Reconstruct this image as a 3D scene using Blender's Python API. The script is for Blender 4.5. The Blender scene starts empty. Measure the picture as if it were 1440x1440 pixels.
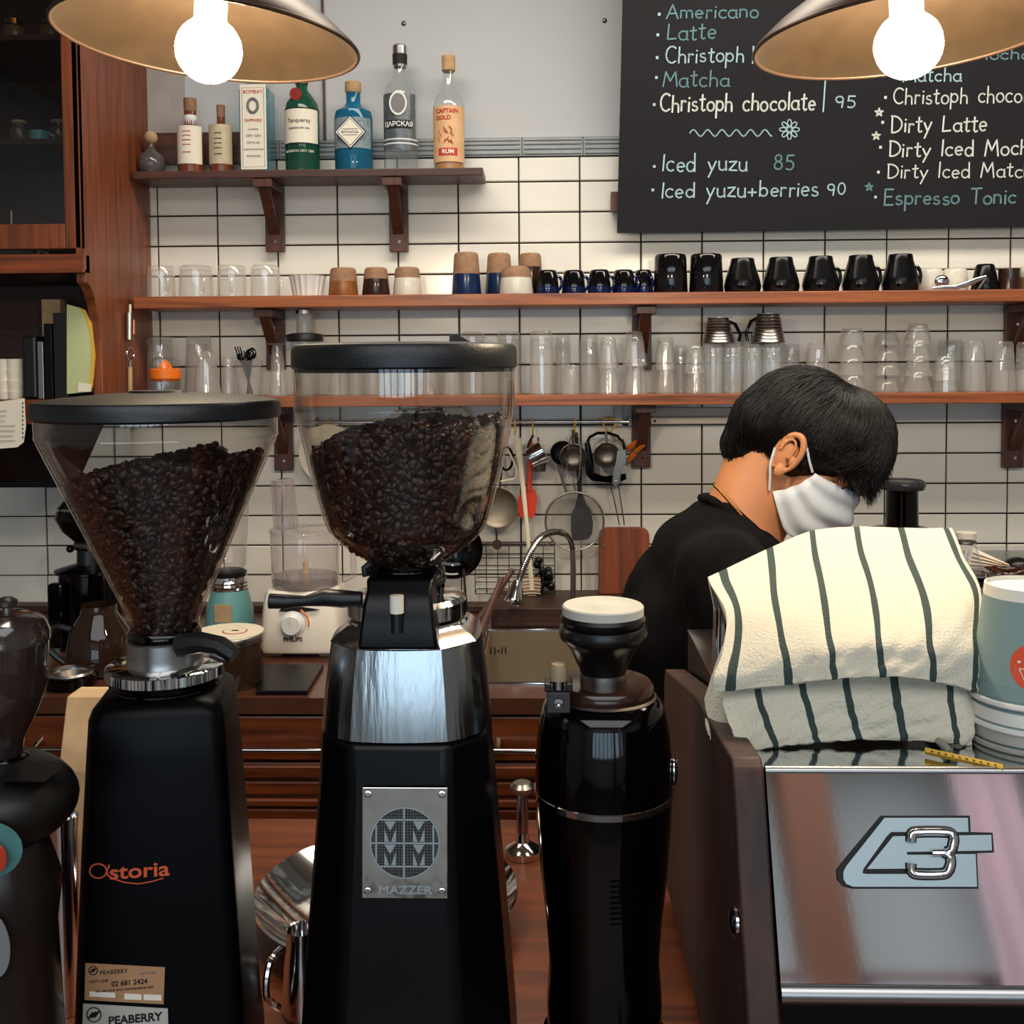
import bpy, math, random
import numpy as np
from mathutils import Vector, Matrix
R = random.Random(7)
SC = bpy.context.scene
C = SC.collection
PI = math.pi
# ------------------------------------------------------------------ camera
F = 1500.0; PPY = 575.5; EYE = Vector((0, 0, 1.5))
yaw, pit, rol = 0.02717, 0.04365, -0.00686
fwd = Vector((-math.sin(yaw)*math.cos(pit), math.cos(yaw)*math.cos(pit), -math.sin(pit)))
rt0 = Vector((math.cos(yaw), math.sin(yaw), 0)); up0 = rt0.cross(fwd)
rt = rt0*math.cos(rol) + up0*math.sin(rol); upv = up0*math.cos(rol) - rt0*math.sin(rol)
cam = bpy.data.cameras.new('camera'); co = bpy.data.objects.new('camera', cam); C.objects.link(co)
m3 = Matrix((rt, upv, -fwd)).transposed(); co.matrix_world = Matrix.Translation(EYE) @ m3.to_4x4()
cam.sensor_width = 36; cam.lens = 36*F/1440; cam.shift_y = -(720-PPY)/1440; cam.clip_start = .02; cam.clip_end = 50
SC.camera = co
# ------------------------------------------------------------------ world, light, exposure
SC.view_settings.view_transform = 'Standard'; SC.view_settings.look = 'None'
SC.view_settings.gamma = 1; SC.view_settings.use_curve_mapping = False
SC.view_settings.exposure = 0.0
SC.cycles.max_bounces = 10; SC.cycles.diffuse_bounces = 3; SC.cycles.glossy_bounces = 4
SC.cycles.transmission_bounces = 8; SC.cycles.transparent_max_bounces = 40
SC.cycles.caustics_reflective = False; SC.cycles.caustics_refractive = False
SC.cycles.sample_clamp_indirect = 4
try: SC.cycles.use_denoising = True
except Exception: pass
W = bpy.data.worlds.new('sky'); SC.world = W; W.use_nodes = True
W.node_tree.nodes['Background'].inputs[0].default_value = (.62, .80, 1, 1)
W.node_tree.nodes['Background'].inputs[1].default_value = 0.9
def area(name, loc, rot, sx, sy, power, col):
    l = bpy.data.lights.new(name, 'AREA'); l.shape = 'RECTANGLE'; l.size = sx; l.size_y = sy; l.energy = power; l.color = col
    o = bpy.data.objects.new(name, l); o.location = loc; o.rotation_euler = rot; C.objects.link(o); return o
# daylight entering by the shop window behind the camera, and the ceiling light of the work side
area('daylight', (0.35, -2.64, 1.32), (PI/2, 0, 0), 3.3, 1.0, 34, (.62, .84, 1.0))
area('customer_side_fill', (0.2, -1.3, 2.74), (0, 0, 0), 3.6, 1.8, 66, (.92, .95, 1.0))  # added fill, no lamp known here; lifts the front wall and its reflection
area('ceiling_panel_light', (0.5, 1.75, 2.72), (0, 0, 0), 2.6, .35, 40, (1.0, .90, .76))
BULB = 300.0

# ------------------------------------------------------------------ pixel to place helpers
def ray(px, py): return fwd + rt*((px-720)/F) - upv*((py-PPY)/F)
def at(px, py, Y):
    d = ray(px, py); return EYE + d*(Y/d.y)
def atx(px, py, X):
    d = ray(px, py); return EYE + d*(X/d.x)
def atz(px, py, Z):
    d = ray(px, py); return EYE + d*((Z-1.5)/d.z)
def plane_hit(px, py, o, n):
    d = ray(px, py); return EYE + d*((o-EYE).dot(n)/d.dot(n))

# ------------------------------------------------------------------ geometry
class G:
    def __init__(s): s.v = []; s.f = []; s.M = None; s.mi = []
    def add(s, vs, fs, mi=0):
        n = len(s.v)
        if s.M is not None: vs = [tuple(s.M @ Vector(p)) for p in vs]
        s.v += [tuple(p) for p in vs]; s.f += [tuple(i+n for i in f) for f in fs]; s.mi += [mi]*len(fs); return s
    def lathe(s, prof, seg=32, c=(0, 0, 0), mod=None, mi=0, sq=(1, 1)):
        vs = []; fs = []; rows = []
        for r, z in prof:
            if abs(r) < 1e-7: rows.append([len(vs)]); vs.append((c[0], c[1], c[2]+z))
            else:
                b = len(vs); rows.append(list(range(b, b+seg)))
                for k in range(seg):
                    a = 2*PI*k/seg; rr = r*(mod(a, z) if mod else 1)
                    vs.append((c[0]+rr*math.cos(a)*sq[0], c[1]+rr*math.sin(a)*sq[1], c[2]+z))
        for A, B in zip(rows, rows[1:]):
            for k in range(seg):
                k2 = (k+1) % seg
                if len(A) == 1 and len(B) == 1: break
                if len(A) == 1: fs.append((A[0], B[k2], B[k]))
                elif len(B) == 1: fs.append((A[k], A[k2], B[0]))
                else: fs.append((A[k], A[k2], B[k2], B[k]))
        return s.add(vs, fs, mi)
    def cyl(s, r, z0, z1, seg=24, c=(0, 0, 0), r2=None):
        r2 = r if r2 is None else r2
        return s.lathe([(0, z0), (r, z0), (r2, z1), (0, z1)], seg, c)
    def box(s, x0, x1, y0, y1, z0, z1, mi=0):
        v = [(x, y, z) for z in (z0, z1) for y in (y0, y1) for x in (x0, x1)]
        return s.add(v, [(0, 2, 3, 1), (4, 5, 7, 6), (0, 1, 5, 4), (2, 6, 7, 3), (0, 4, 6, 2), (1, 3, 7, 5)], mi)
    def loft(s, rings, cap=True, closed=True, mi=0):
        vs = [p for r in rings for p in r]; n = len(rings[0]); fs = []
        for i in range(len(rings)-1):
            for k in range(n if closed else n-1):
                k2 = (k+1) % n; fs.append((i*n+k, i*n+k2, (i+1)*n+k2, (i+1)*n+k))
        if cap: fs.append(tuple(reversed(range(n)))); fs.append(tuple(range((len(rings)-1)*n, len(rings)*n)))
        return s.add(vs, fs, mi)
    def prism(s, poly, d, o=None):          # poly: 3D points; d: extrusion vector
        a = [Vector(p) for p in poly]; b = [p+Vector(d) for p in a]
        return s.loft([a, b])
    def tube(s, pts, r, seg=8, cap=True, closed=False, flat=1.0):
        P = [Vector(p) for p in pts]; n = len(P)
        rr = r if isinstance(r, (list, tuple)) else [r]*n
        rings = []; prev = None
        for i, p in enumerate(P):
            if closed: t = P[(i+1) % n]-P[i-1]
            else: t = P[min(i+1, n-1)]-P[max(i-1, 0)]
            if t.length < 1e-9: t = Vector((0, 0, 1))
            t.normalize()
            if prev is None:
                u = t.orthogonal().normalized()
                if abs(t.y) < .9: u = (Vector((0, 1, 0))-t*t.y).normalized()
            else:
                u = prev-t*prev.dot(t); u = u.normalized() if u.length > 1e-6 else t.orthogonal().normalized()
            prev = u; w = t.cross(u)
            rings.append([p+(u*math.cos(2*PI*k/seg)*flat+w*math.sin(2*PI*k/seg))*rr[i] for k in range(seg)])
        if closed: rings.append(rings[0])
        return s.loft(rings, cap and not closed)
    def ball(s, c, r, seg=16, rings=10, M=None):
        r = (r, r, r) if not isinstance(r, (tuple, list)) else r
        vs = []; fs = []
        for i in range(rings+1):
            t = PI*i/rings
            for k in range(seg):
                a = 2*PI*k/seg; p = Vector((r[0]*math.sin(t)*math.cos(a), r[1]*math.sin(t)*math.sin(a), -r[2]*math.cos(t)))
                if M is not None: p = M @ p
                vs.append(Vector(c)+p)
        for i in range(rings):
            for k in range(seg):
                k2 = (k+1) % seg; fs.append((i*seg+k, i*seg+k2, (i+1)*seg+k2, (i+1)*seg+k))
        return s.add(vs, fs)
    def caps(s, a, b, ra, rb, seg=14):      # capsule with a taper
        a = Vector(a); b = Vector(b); d = b-a; L = d.length; q = d.to_track_quat('Z', 'Y').to_matrix()
        n = 6; prof = [(ra*math.sin(PI/2*i/n), -ra*math.cos(PI/2*i/n)) for i in range(n+1)] + [(rb*math.cos(PI/2*i/n), L+rb*math.sin(PI/2*i/n)) for i in range(n+1)]
        g = G().lathe(prof, seg); return s.add([a+q @ Vector(p) for p in g.v], g.f)

def link(o, parent=None, **kw):
    C.objects.link(o)
    if parent is not None: o.parent = parent
    for k, v in kw.items(): o[k] = v
    return o
def obj(name, g, m, parent=None, smooth=40, bev=0, loc=None, rot=None, label=None, kind=None):
    me = bpy.data.meshes.new(name)
    me.from_pydata([tuple(p) for p in g.v], [], g.f)
    ms = m if isinstance(m, (list, tuple)) else [m]
    for q in ms: me.materials.append(q)
    if len(ms) > 1: me.polygons.foreach_set('material_index', g.mi)
    if smooth:
        me.polygons.foreach_set('use_smooth', [True]*len(me.polygons))
        try: me.set_sharp_from_angle(angle=math.radians(smooth))
        except Exception: pass
    me.validate(); me.update()
    o = bpy.data.objects.new(name, me); link(o, parent)
    if bev:
        b = o.modifiers.new('b', 'BEVEL'); b.width = bev; b.segments = 2; b.limit_method = 'ANGLE'; b.angle_limit = .6
    if loc is not None: o.location = loc
    if rot is not None: o.rotation_euler = rot
    if label: o['label'] = label
    if kind: o['kind'] = kind
    return o
def thing(name, label, cat, loc=(0, 0, 0), rz=0, group=None, rot=None):
    o = bpy.data.objects.new(name, None); o.empty_display_size = .05; C.objects.link(o)
    o.location = loc; o.rotation_euler = rot if rot else (0, 0, rz); o['label'] = label; o['category'] = cat
    if group: o['group'] = group
    return o
def tag(o, label, cat, group=None, kind=None):
    o['label'] = label; o['category'] = cat
    if group: o['group'] = group
    if kind: o['kind'] = kind
    return o
def struct(o): o['kind'] = 'structure'; return o
def text(name, s, size, m, parent, loc, rot=(PI/2, 0, 0), ext=.0003, align='CENTER', sx=1, bold=0, wrap=0):
    cu = bpy.data.curves.new(name, 'FONT'); cu.body = s; cu.size = size; cu.extrude = ext; cu.align_x = align; cu.align_y = 'CENTER'; cu.offset = bold
    cu.resolution_u = 3
    t = bpy.data.objects.new(name, cu); C.objects.link(t)
    dg = bpy.context.evaluated_depsgraph_get(); dg.update(); me = bpy.data.meshes.new_from_object(t.evaluated_get(dg))
    bpy.data.objects.remove(t); me.materials.clear(); me.materials.append(m)
    o = bpy.data.objects.new(name, me); link(o, parent)
    if wrap:                 # bend the lettering round a bottle of radius wrap
        for v in me.vertices:
            a = (loc[0]+sx*v.co.x)/wrap; d = wrap+.0006+v.co.z; v.co = (d*math.sin(a), -d*math.cos(a), loc[2]+v.co.y)
        return o
    o.location = loc; o.rotation_euler = rot; o.scale = (sx, 1, 1); return o
def arcband(name, r, half, z0, z1, m, parent, n=10, x0=0):
    g = G(); vs = [(r*math.sin((x0+half*(2*k/n-1))/r), -r*math.cos((x0+half*(2*k/n-1))/r), z) for z in (z0, z1) for k in range(n+1)]
    g.add(vs, [(k, k+1, n+2+k, n+1+k) for k in range(n)]); return obj(name, g, m, parent)

# ------------------------------------------------------------------ materials
def srgb(r, g, b):
    f = lambda c: (c/255/12.92) if c/255 <= .04045 else ((c/255+.055)/1.055)**2.4
    return (f(r), f(g), f(b), 1)
_m = {}
def mat(name, col, rough=.5, metal=0, bump=0, bscale=60, var=0, vscale=8, coat=0, spec=.5, emit=None, es=0, sheen=0, trans=0, aniso=None, bdist=.002):
    if name in _m: return _m[name]
    m = bpy.data.materials.new(name); m.use_nodes = True; nt = m.node_tree; b = nt.nodes['Principled BSDF']
    c = srgb(*col); b.inputs['Base Color'].default_value = c
    b.inputs['Roughness'].default_value = rough; b.inputs['Metallic'].default_value = metal
    b.inputs['Coat Weight'].default_value = coat; b.inputs['Specular IOR Level'].default_value = spec
    b.inputs['Coat Roughness'].default_value = .06
    if sheen: b.inputs['Sheen Weight'].default_value = sheen
    if emit: b.inputs['Emission Color'].default_value = srgb(*emit); b.inputs['Emission Strength'].default_value = es
    if bump or var:
        tc = nt.nodes.new('ShaderNodeTexCoord')
    if bump:
        n = nt.nodes.new('ShaderNodeTexNoise'); n.inputs['Scale'].default_value = bscale; n.inputs['Detail'].default_value = 4
        mp = nt.nodes.new('ShaderNodeMapping'); nt.links.new(tc.outputs['Object'], mp.inputs[0]); nt.links.new(mp.outputs[0], n.inputs[0])
        if aniso: mp.inputs['Scale'].default_value = aniso
        bp = nt.nodes.new('ShaderNodeBump'); bp.inputs['Strength'].default_value = bump; bp.inputs['Distance'].default_value = bdist
        nt.links.new(n.outputs[0], bp.inputs['Height']); nt.links.new(bp.outputs[0], b.inputs['Normal'])
    if var:
        n = nt.nodes.new('ShaderNodeTexNoise'); n.inputs['Scale'].default_value = vscale; n.inputs['Detail'].default_value = 5
        nt.links.new(tc.outputs['Object'], n.inputs[0])
        r = nt.nodes.new('ShaderNodeValToRGB'); r.color_ramp.elements[0].position = .3; r.color_ramp.elements[1].position = .7
        r.color_ramp.elements[0].color = tuple(x*(1-var) for x in c[:3])+(1,); r.color_ramp.elements[1].color = c
        nt.links.new(n.outputs[0], r.inputs[0]); nt.links.new(r.outputs[0], b.inputs['Base Color'])
    _m[name] = m; return m
def wood(name, c1, c2, axis='x', rough=.45, scale=1.0, coat=.15):
    m = bpy.data.materials.new(name); m.use_nodes = True; nt = m.node_tree; b = nt.nodes['Principled BSDF']
    tc = nt.nodes.new('ShaderNodeTexCoord'); mp = nt.nodes.new('ShaderNodeMapping')
    s = {'x': (2.5, 40, 40), 'y': (40, 2.5, 40), 'z': (40, 40, 2.5)}[axis]
    mp.inputs['Scale'].default_value = tuple(k*scale for k in s)
    n = nt.nodes.new('ShaderNodeTexNoise'); n.inputs['Scale'].default_value = 1; n.inputs['Detail'].default_value = 6; n.inputs['Distortion'].default_value = 1.2
    r = nt.nodes.new('ShaderNodeValToRGB'); r.color_ramp.elements[0].position = .32; r.color_ramp.elements[1].position = .68
    r.color_ramp.elements[0].color = srgb(*c1); r.color_ramp.elements[1].color = srgb(*c2)
    bp = nt.nodes.new('ShaderNodeBump'); bp.inputs['Strength'].default_value = .15; bp.inputs['Distance'].default_value = .001
    L = nt.links.new; L(tc.outputs['Object'], mp.inputs[0]); L(mp.outputs[0], n.inputs[0]); L(n.outputs[0], r.inputs[0]); L(r.outputs[0], b.inputs['Base Color'])
    L(n.outputs[0], bp.inputs['Height']); L(bp.outputs[0], b.inputs['Normal'])
    b.inputs['Roughness'].default_value = rough; b.inputs['Coat Weight'].default_value = coat; b.inputs['Coat Roughness'].default_value = .2
    return m
def glass(name, tint=(1, 1, 1), edge=(.55, .6, .62), refl=1.0, rough=.02, body=0.0, bodycol=(.8, .85, .9)):
    """thin glass: fresnel mirror over a tinted see-through, darker at glancing angles"""
    if name in _m: return _m[name]
    m = bpy.data.materials.new(name); m.use_nodes = True; nt = m.node_tree; nt.nodes.clear(); L = nt.links.new
    out = nt.nodes.new('ShaderNodeOutputMaterial'); lw = nt.nodes.new('ShaderNodeLayerWeight'); lw.inputs[0].default_value = .35
    tr = nt.nodes.new('ShaderNodeBsdfTransparent'); mixc = nt.nodes.new('ShaderNodeMix'); mixc.data_type = 'RGBA'
    mixc.inputs[6].default_value = tint+(1,); mixc.inputs[7].default_value = edge+(1,)
    pw = nt.nodes.new('ShaderNodeMath'); pw.operation = 'POWER'; pw.inputs[1].default_value = 2.6
    L(lw.outputs['Facing'], pw.inputs[0]); L(pw.outputs[0], mixc.inputs[0]); L(mixc.outputs[2], tr.inputs[0])
    gl = nt.nodes.new('ShaderNodeBsdfGlossy'); gl.inputs['Roughness'].default_value = rough; gl.inputs[0].default_value = (1, 1, 1, 1)
    fr = nt.nodes.new('ShaderNodeFresnel'); gm = nt.nodes.new('ShaderNodeNewGeometry'); mr = nt.nodes.new('ShaderNodeMapRange')
    mr.inputs['To Min'].default_value = 1.5; mr.inputs['To Max'].default_value = 1/1.5; L(gm.outputs['Backfacing'], mr.inputs['Value']); L(mr.outputs[0], fr.inputs[0])
    mu = nt.nodes.new('ShaderNodeMath'); mu.operation = 'MULTIPLY'; mu.inputs[1].default_value = refl; L(fr.outputs[0], mu.inputs[0])
    mx = nt.nodes.new('ShaderNodeMixShader'); L(mu.outputs[0], mx.inputs[0]); L(tr.outputs[0], mx.inputs[1]); L(gl.outputs[0], mx.inputs[2])
    last = mx
    if body:
        df = nt.nodes.new('ShaderNodeBsdfDiffuse'); df.inputs[0].default_value = bodycol+(1,)
        m2 = nt.nodes.new('ShaderNodeMixShader'); m2.inputs[0].default_value = body; L(mx.outputs[0], m2.inputs[1]); L(df.outputs[0], m2.inputs[2]); last = m2
    L(last.outputs[0], out.inputs[0]); _m[name] = m; return m

M = dict(
 tile=mat('glazed_tile', (240, 236, 224), .16, var=.06, vscale=14, bump=.06, bscale=9),
 grout=mat('dark_grout', (16, 10, 9), .95),
 trim=mat('grey_trim_glaze', (168, 172, 172), .3, var=.25, vscale=20),
 plaster=mat('cool_plaster', (196, 198, 200), .85, var=.06, vscale=3, bump=.1, bscale=80),
 shelf=wood('shelf_wood', (104, 50, 20), (166, 92, 44), 'x'),
 dshelf=wood('dark_shelf_wood', (56, 28, 20), (88, 50, 36), 'x', .5),
 brk=wood('bracket_wood', (58, 28, 18), (96, 50, 32), 'z', .5),
 cab=wood('cabinet_wood', (92, 44, 20), (140, 72, 36), 'z', .45, 1.2),
 cabx=wood('cabinet_rail_wood', (92, 42, 18), (142, 70, 34), 'x', .45, 1.2),
 cabd=wood('cabinet_inner_wood', (40, 20, 12), (66, 34, 20), 'x', .6),
 drawer=wood('drawer_wood', (74, 34, 14), (126, 62, 28), 'x', .35, 1, .4),
 bar=wood('bar_wood', (64, 28, 10), (108, 52, 22), 'x', .35, 1, .3),
 walnut=wood('machine_walnut', (28, 13, 9), (66, 34, 20), 'z', .6, 1, 0),
 board=wood('cutting_board_wood', (74, 30, 14), (142, 68, 34), 'z', .55, .8, 0),
 worktop=mat('dark_worktop', (84, 50, 36), .28, var=.3, vscale=30),
 chalkb=mat('chalkboard_paint', (21, 20, 25), .75, var=.25, vscale=4),
 chalk=mat('pale_chalk', (190, 222, 226), .9), chalkw=mat('white_chalk', (238, 240, 232), .9), chalkd=mat('faint_chalk', (120, 160, 168), .9),
 black=mat('satin_black_paint', (4, 3, 5), .34, bump=.05, bscale=400, spec=.25), gloss=mat('gloss_black', (3, 2, 3), .08, coat=.08, spec=.35), blackp=mat('black_plastic', (14, 13, 15), .42, bump=.08, bscale=300),
 lid=mat('hopper_lid_plastic', (16, 18, 21), .38, bump=.15, bscale=500), rubber=mat('dark_rubber', (12, 8, 8), .32),
 chrome=mat('chrome', (225, 225, 225), .08, 1), steel=mat('brushed_steel', (160, 164, 166), .2, 1, bump=.3, bscale=1, aniso=(160, 160, 2)),
 panel=mat('brushed_panel_steel', (206, 210, 210), .055, 1, bump=.003, bscale=5, aniso=(60, 60, 2)),
 satin=mat('satin_steel', (170, 168, 164), .3, 1), dsteel=mat('dull_steel', (120, 112, 104), .38, 1), mirror=mat('polished_tray', (215, 218, 218), .1, 1),
 wplastic=mat('white_plastic', (236, 228, 212), .35), cream=mat('cream_plastic', (232, 222, 196), .5), white=mat('white_glaze', (232, 232, 228), .2),
 paper=mat('white_paper', (236, 228, 210), .85), yellow=mat('yellow_plastic', (226, 176, 60), .4), orange=mat('orange_plastic', (236, 120, 30), .35),
 red=mat('red_silicone', (214, 56, 24), .45), teal=mat('teal_enamel', (108, 164, 164), .3), kraft=mat('kraft_paper', (214, 178, 134), .8, var=.45, vscale=16),
 tan=mat('raw_stoneware', (158, 120, 90), .75, var=.3, vscale=70), navy=mat('navy_glaze', (20, 44, 84), .18, var=.3, vscale=30), cwhite=mat('speckled_glaze', (224, 220, 206), .25, var=.1, vscale=60),
 brown=mat('brown_glaze', (48, 28, 20), .15), tanb=mat('amber_glaze', (150, 92, 44), .3, var=.35, vscale=40), bcup=mat('black_cup_glaze', (12, 11, 13), .08), mcup=mat('matt_charcoal_glaze', (8, 8, 11), .22, spec=.3),
 glass=glass('clear_glass', (.985, .99, .985), (.50, .52, .50)), tglass=glass('tumbler_glass', (.99, .99, .985), (.62, .62, .58), 1.6, body=.075, bodycol=(1, 1, .97)),
 hop=glass('hopper_plastic', (.98, .975, .965), (.60, .52, .46), 1.0, .03), bean=mat('roasted_bean', (56, 28, 16), .36, var=.5, vscale=90, spec=.4),
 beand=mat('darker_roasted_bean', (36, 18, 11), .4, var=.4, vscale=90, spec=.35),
 gold=mat('gold_chain', (214, 150, 84), .2, 1), skin=mat('skin', (206, 138, 92), .5, var=.08, vscale=30), hair=mat('black_hair', (11, 7, 6), .42, spec=.32), shirt=mat('black_cotton', (7, 6, 8), .95, bump=.3, bscale=40, spec=.15),
 maskw=mat('mask_fabric', (222, 230, 236), .85, bump=.1, bscale=300), trousers=mat('dark_trousers', (20, 20, 26), .9),
 towel=mat('cream_terry', (212, 203, 180), .95, bump=.9, bscale=420, sheen=.4), stripe=mat('green_stripe', (50, 64, 60), .95, bump=.9, bscale=420),
 sinkm=mat('sink_steel', (170, 150, 124), .42, .7, bump=.1, bscale=8), floor=mat('dark_floor', (60, 46, 38), .5, var=.3), roomwall=mat('room_wall', (150, 148, 144), .8), ceil=mat('ceiling_paint', (140, 128, 112), .9),
 cork=mat('cork', (206, 168, 120), .8, var=.3, vscale=80), ink=mat('black_ink', (18, 14, 14), .7), grey=mat('grey_ink', (120, 120, 120), .7), redink=mat('red_ink', (190, 60, 36), .6),
)

# ------------------------------------------------------------------ the setting
YW = 2.65; TX0 = -.9516; TZ0 = 1.945
struct(obj('floor', G().box(-2.4, 2.6, -2.7, 2.8, -.05, 0), M['floor'], smooth=0))
struct(obj('ceiling', G().box(-2.4, 2.6, -2.7, 2.8, 2.8, 2.86), M['ceil'], smooth=0))
struct(obj('wall_left', G().box(-2.46, -2.4, -2.7, 2.8, 0, 2.8), M['roomwall'], smooth=0))
struct(obj('wall_right', G().box(2.6, 2.66, -2.7, 2.8, 0, 2.8), M['roomwall'], smooth=0))
g = G()                                    # rear wall of the shop with its window opening
for b in ((-2.4, -1.35, 0, 2.8), (2.05, 2.6, 0, 2.8), (-1.35, 2.05, 0, .80), (-1.35, 2.05, 1.85, 2.8)): g.box(b[0], b[1], -2.76, -2.7, b[2], b[3])
struct(obj('wall_front', g, mat('front_wall_paint', (206, 214, 216), .8), smooth=0))
wf = struct(obj('window_1', G().box(-1.4, 2.1, -2.70, -2.66, .75, .80), M['cab'], smooth=0))
for x in (-1.37, -.95, -.55, -.14, .27, .68, 1.1, 1.55, 2.05): obj('window_frame', G().box(x-.035, x+.035, -2.60, -2.54, .80, 1.85), M['cab'], wf, 0)
obj('window_frame', G().box(-1.4, 2.1, -2.60, -2.54, 1.80, 1.86), M['cabx'], wf, 0)
tag(obj('wooden_post', G().box(.88, 1.05, -2.50, -2.30, 0, 2.8), mat('post_brown', (126, 74, 46), .6), smooth=0), 'wooden post by the shop window behind the camera', 'post')
g = G(); g.loft([[(1.56+.02*k, -2.45+.02*math.sin(k*1.3), z) for k in range(13)]+[(1.56+.02*k, -2.44+.02*math.sin(k*1.3), z) for k in range(12, -1, -1)] for z in (.02, 2.75)])
tag(obj('curtain', g, mat('pink_curtain', (236, 200, 210), .8)), 'pale pink curtain beside the shop window behind the camera', 'curtain')
# back wall: grout plane with single tiles, plaster above
ZT = at(700, 221, YW).z; ZP = at(700, 194, YW).z
wall = struct(obj('wall_back', G().box(-2.4, 2.6, YW+.004, YW+.12, 0, ZP), M['grout'], smooth=0))
obj('plaster', G().box(-2.4, 2.6, YW-.004, YW+.12, ZP, 2.8), M['plaster'], wall, 0)
def tile_mesh(w, h, t=.006):
    b = .0022; x, z = w/2, h/2
    a = [(-x, t, -z), (x, t, -z), (x, t, z), (-x, t, z)]; c = [(-x, b, -z), (x, b, -z), (x, b, z), (-x, b, z)]
    e = [(-x+b, 0, -z+b), (x-b, 0, -z+b), (x-b, 0, z-b), (-x+b, 0, z-b)]
    g = G().loft([a, c, e]); me = bpy.data.meshes.new('tile'); me.from_pydata(g.v, [], [f[::-1] for f in g.f]); me.materials.append(M['tile']); return me
TM = tile_mesh(.1462, .0712)
ntile = 0; stuffG = G()
for r in range(-1, 16):
    for i in range(-7, 20):
        z1 = TZ0-.075*r; z0 = z1-.075; z1 = min(z1, ZT); x0 = TX0+.15*i; h = z1-z0
        if h < .01: continue
        vis = (-2 <= i <= 14 and r <= 12 and (i >= -1 or r >= 6)) and ntile < 280
        if i == -1 and r < 6: vis = True
        if vis:
            ntile += 1
            me = TM if h > .074 else tile_mesh(.1467, h-.0033)
            o = bpy.data.objects.new('tile', me); link(o, wall); o.location = (x0+.075, YW-.002+R.uniform(-.0006, .0006), (z0+z1)/2); o.rotation_euler = (R.uniform(-.006, .006), 0, R.uniform(-.005, .005))
        else: stuffG.box(x0+.0017, x0+.1483, YW-.002, YW+.006, z0+.0017, z1-.0017)
obj('tile_field', stuffG, M['tile'], wall, 0, kind='stuff')
trm = G()
TZ = (ZP-ZT)
for k in range(-3, 14):
    g = G(); x0 = TX0+.01+k*.1185*1.265
    g.box(x0, x0+.1482, YW-.006, YW+.006, ZT+.001, ZP-.001)
    for zf in (.2, .45, .7, .9): g.box(x0+.004, x0+.144, YW-.010, YW-.005, ZT+TZ*zf-.0035, ZT+TZ*zf+.0025)
    obj('trim_tile', g, M['trim'], wall, 0)
# conduit and screw marks on the plaster
a = at(457, 196, YW-.012); b = at(452, -60, YW-.012)
tag(obj('conduit', G().tube([a, b], .0035, 6), mat('rusty_conduit', (88, 66, 58), .6)), 'thin dark vertical conduit on the plaster behind the bottles', 'cable')
for x, y in ((568, 33), (850, 29)):
    p = at(x, y, YW-.004); g = G(); g.M = Matrix.Translation(p) @ Matrix.Rotation(PI/2, 4, 'X'); g.lathe([(.006, 0), (.006, .002), (.003, .004), (0, .004)], 10)
    obj('wall_plug', g, M['dsteel'], wall)
p0 = at(196, 190, YW-.012); p1 = at(258, 100, YW-.012)
tag(obj('paper_sheet', G().box(p0.x, p1.x, YW-.012, YW-.006, p0.z, p1.z+.03), mat('aged_paper', (176, 168, 164), .9, var=.15, vscale=20), smooth=0), 'pale grey paper sheet pinned to the wall at the left end of the bottle shelf', 'paper')
p1 = at(352, 194, YW-.03)
tag(obj('backing_board', G().box(p0.x, p1.x, YW-.034, YW-.013, p0.z-.075, p0.z), M['dshelf'], smooth=0), 'low dark wood board against the wall behind the brown labelled bottles', 'board')

# ------------------------------------------------------------------ wall shelves and brackets
YS = 2.48
def shelf(xl, yl, yt, yb, xr, m, label, Yf=YS, xr3=None):
    a = at(xl, yl, Yf); zt = at(700, yt, Yf).z; zb = at(700, yb, Yf).z; xR = at(xr, yt, Yf).x if xr3 is None else xr3
    tag(obj('wall_shelf', G().box(a.x, xR, Yf, YW-.012, zb, zt), m, smooth=0, bev=.002), label, 'shelf'); return zt, zb, a.x, xR
Z1, B1, *_ = shelf(186, 236, 235, 246, 679, M['dshelf'], 'short dark wood wall shelf carrying the liquor bottles', 2.51)
Z2, B2, *_ = shelf(187, 415, 413, 430, 0, M['shelf'], 'long orange-brown wall shelf carrying cups and mugs', YS, 1.45)
Z3, B3, *_ = shelf(187, 556, 556, 571, 0, M['shelf'], 'lower long wall shelf crowded with clear drinking glasses', YS, 1.45)
def bracket(px, yb, zt, m, label, d=.13, wpx=13, Yfp=YW-.006):
    s = YW/F; x = at(px, yb, Yfp).x; zb = at(px, yb, Yfp).z; w = wpx*s
    t = thing('shelf_bracket', label, 'bracket', (x, YW-.007, zt), group=None)
    h = zt-zb
    obj('wall_leg', G().box(-w, w, -.017, 0, -h, -.001), m, t, 0, .0015)
    obj('arm', G().box(-w*1.0, w*1.0, -d, -.0175, -.02, -.001), m, t, 0, .0015)
    y0 = -d*.8
    g = G(); g.loft([[(sx, -.018, -h*.62), (sx, -.0185, -h*.74), (sx, y0-.012, -.021), (sx, y0+.006, -.021)] for sx in (-w*.55, w*.55)])
    obj('brace', g, m, t, 0)
    for zz in (-h*.3, -h*.85):
        g = G(); g.M = Matrix.Translation((w*.1, -.0172, zz)) @ Matrix.Rotation(PI/2, 4, 'X'); g.cyl(.0035, 0, .0015, 10); obj('screw', g, M['chrome'], t)
bracket(389, 355, B1, M['brk'], 'dark bracket under bottle shelf below the white-labelled green bottle')
bracket(562, 355, B1, M['brk'], 'dark bracket under bottle shelf below the tall clear vodka bottle')
bracket(390, 520, B2, M['brk'], 'dark bracket under cup shelf above the glass of plastic cutlery')
bracket(902, 520, B2, M['brk'], 'dark bracket under cup shelf below the tall black mugs')
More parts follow.
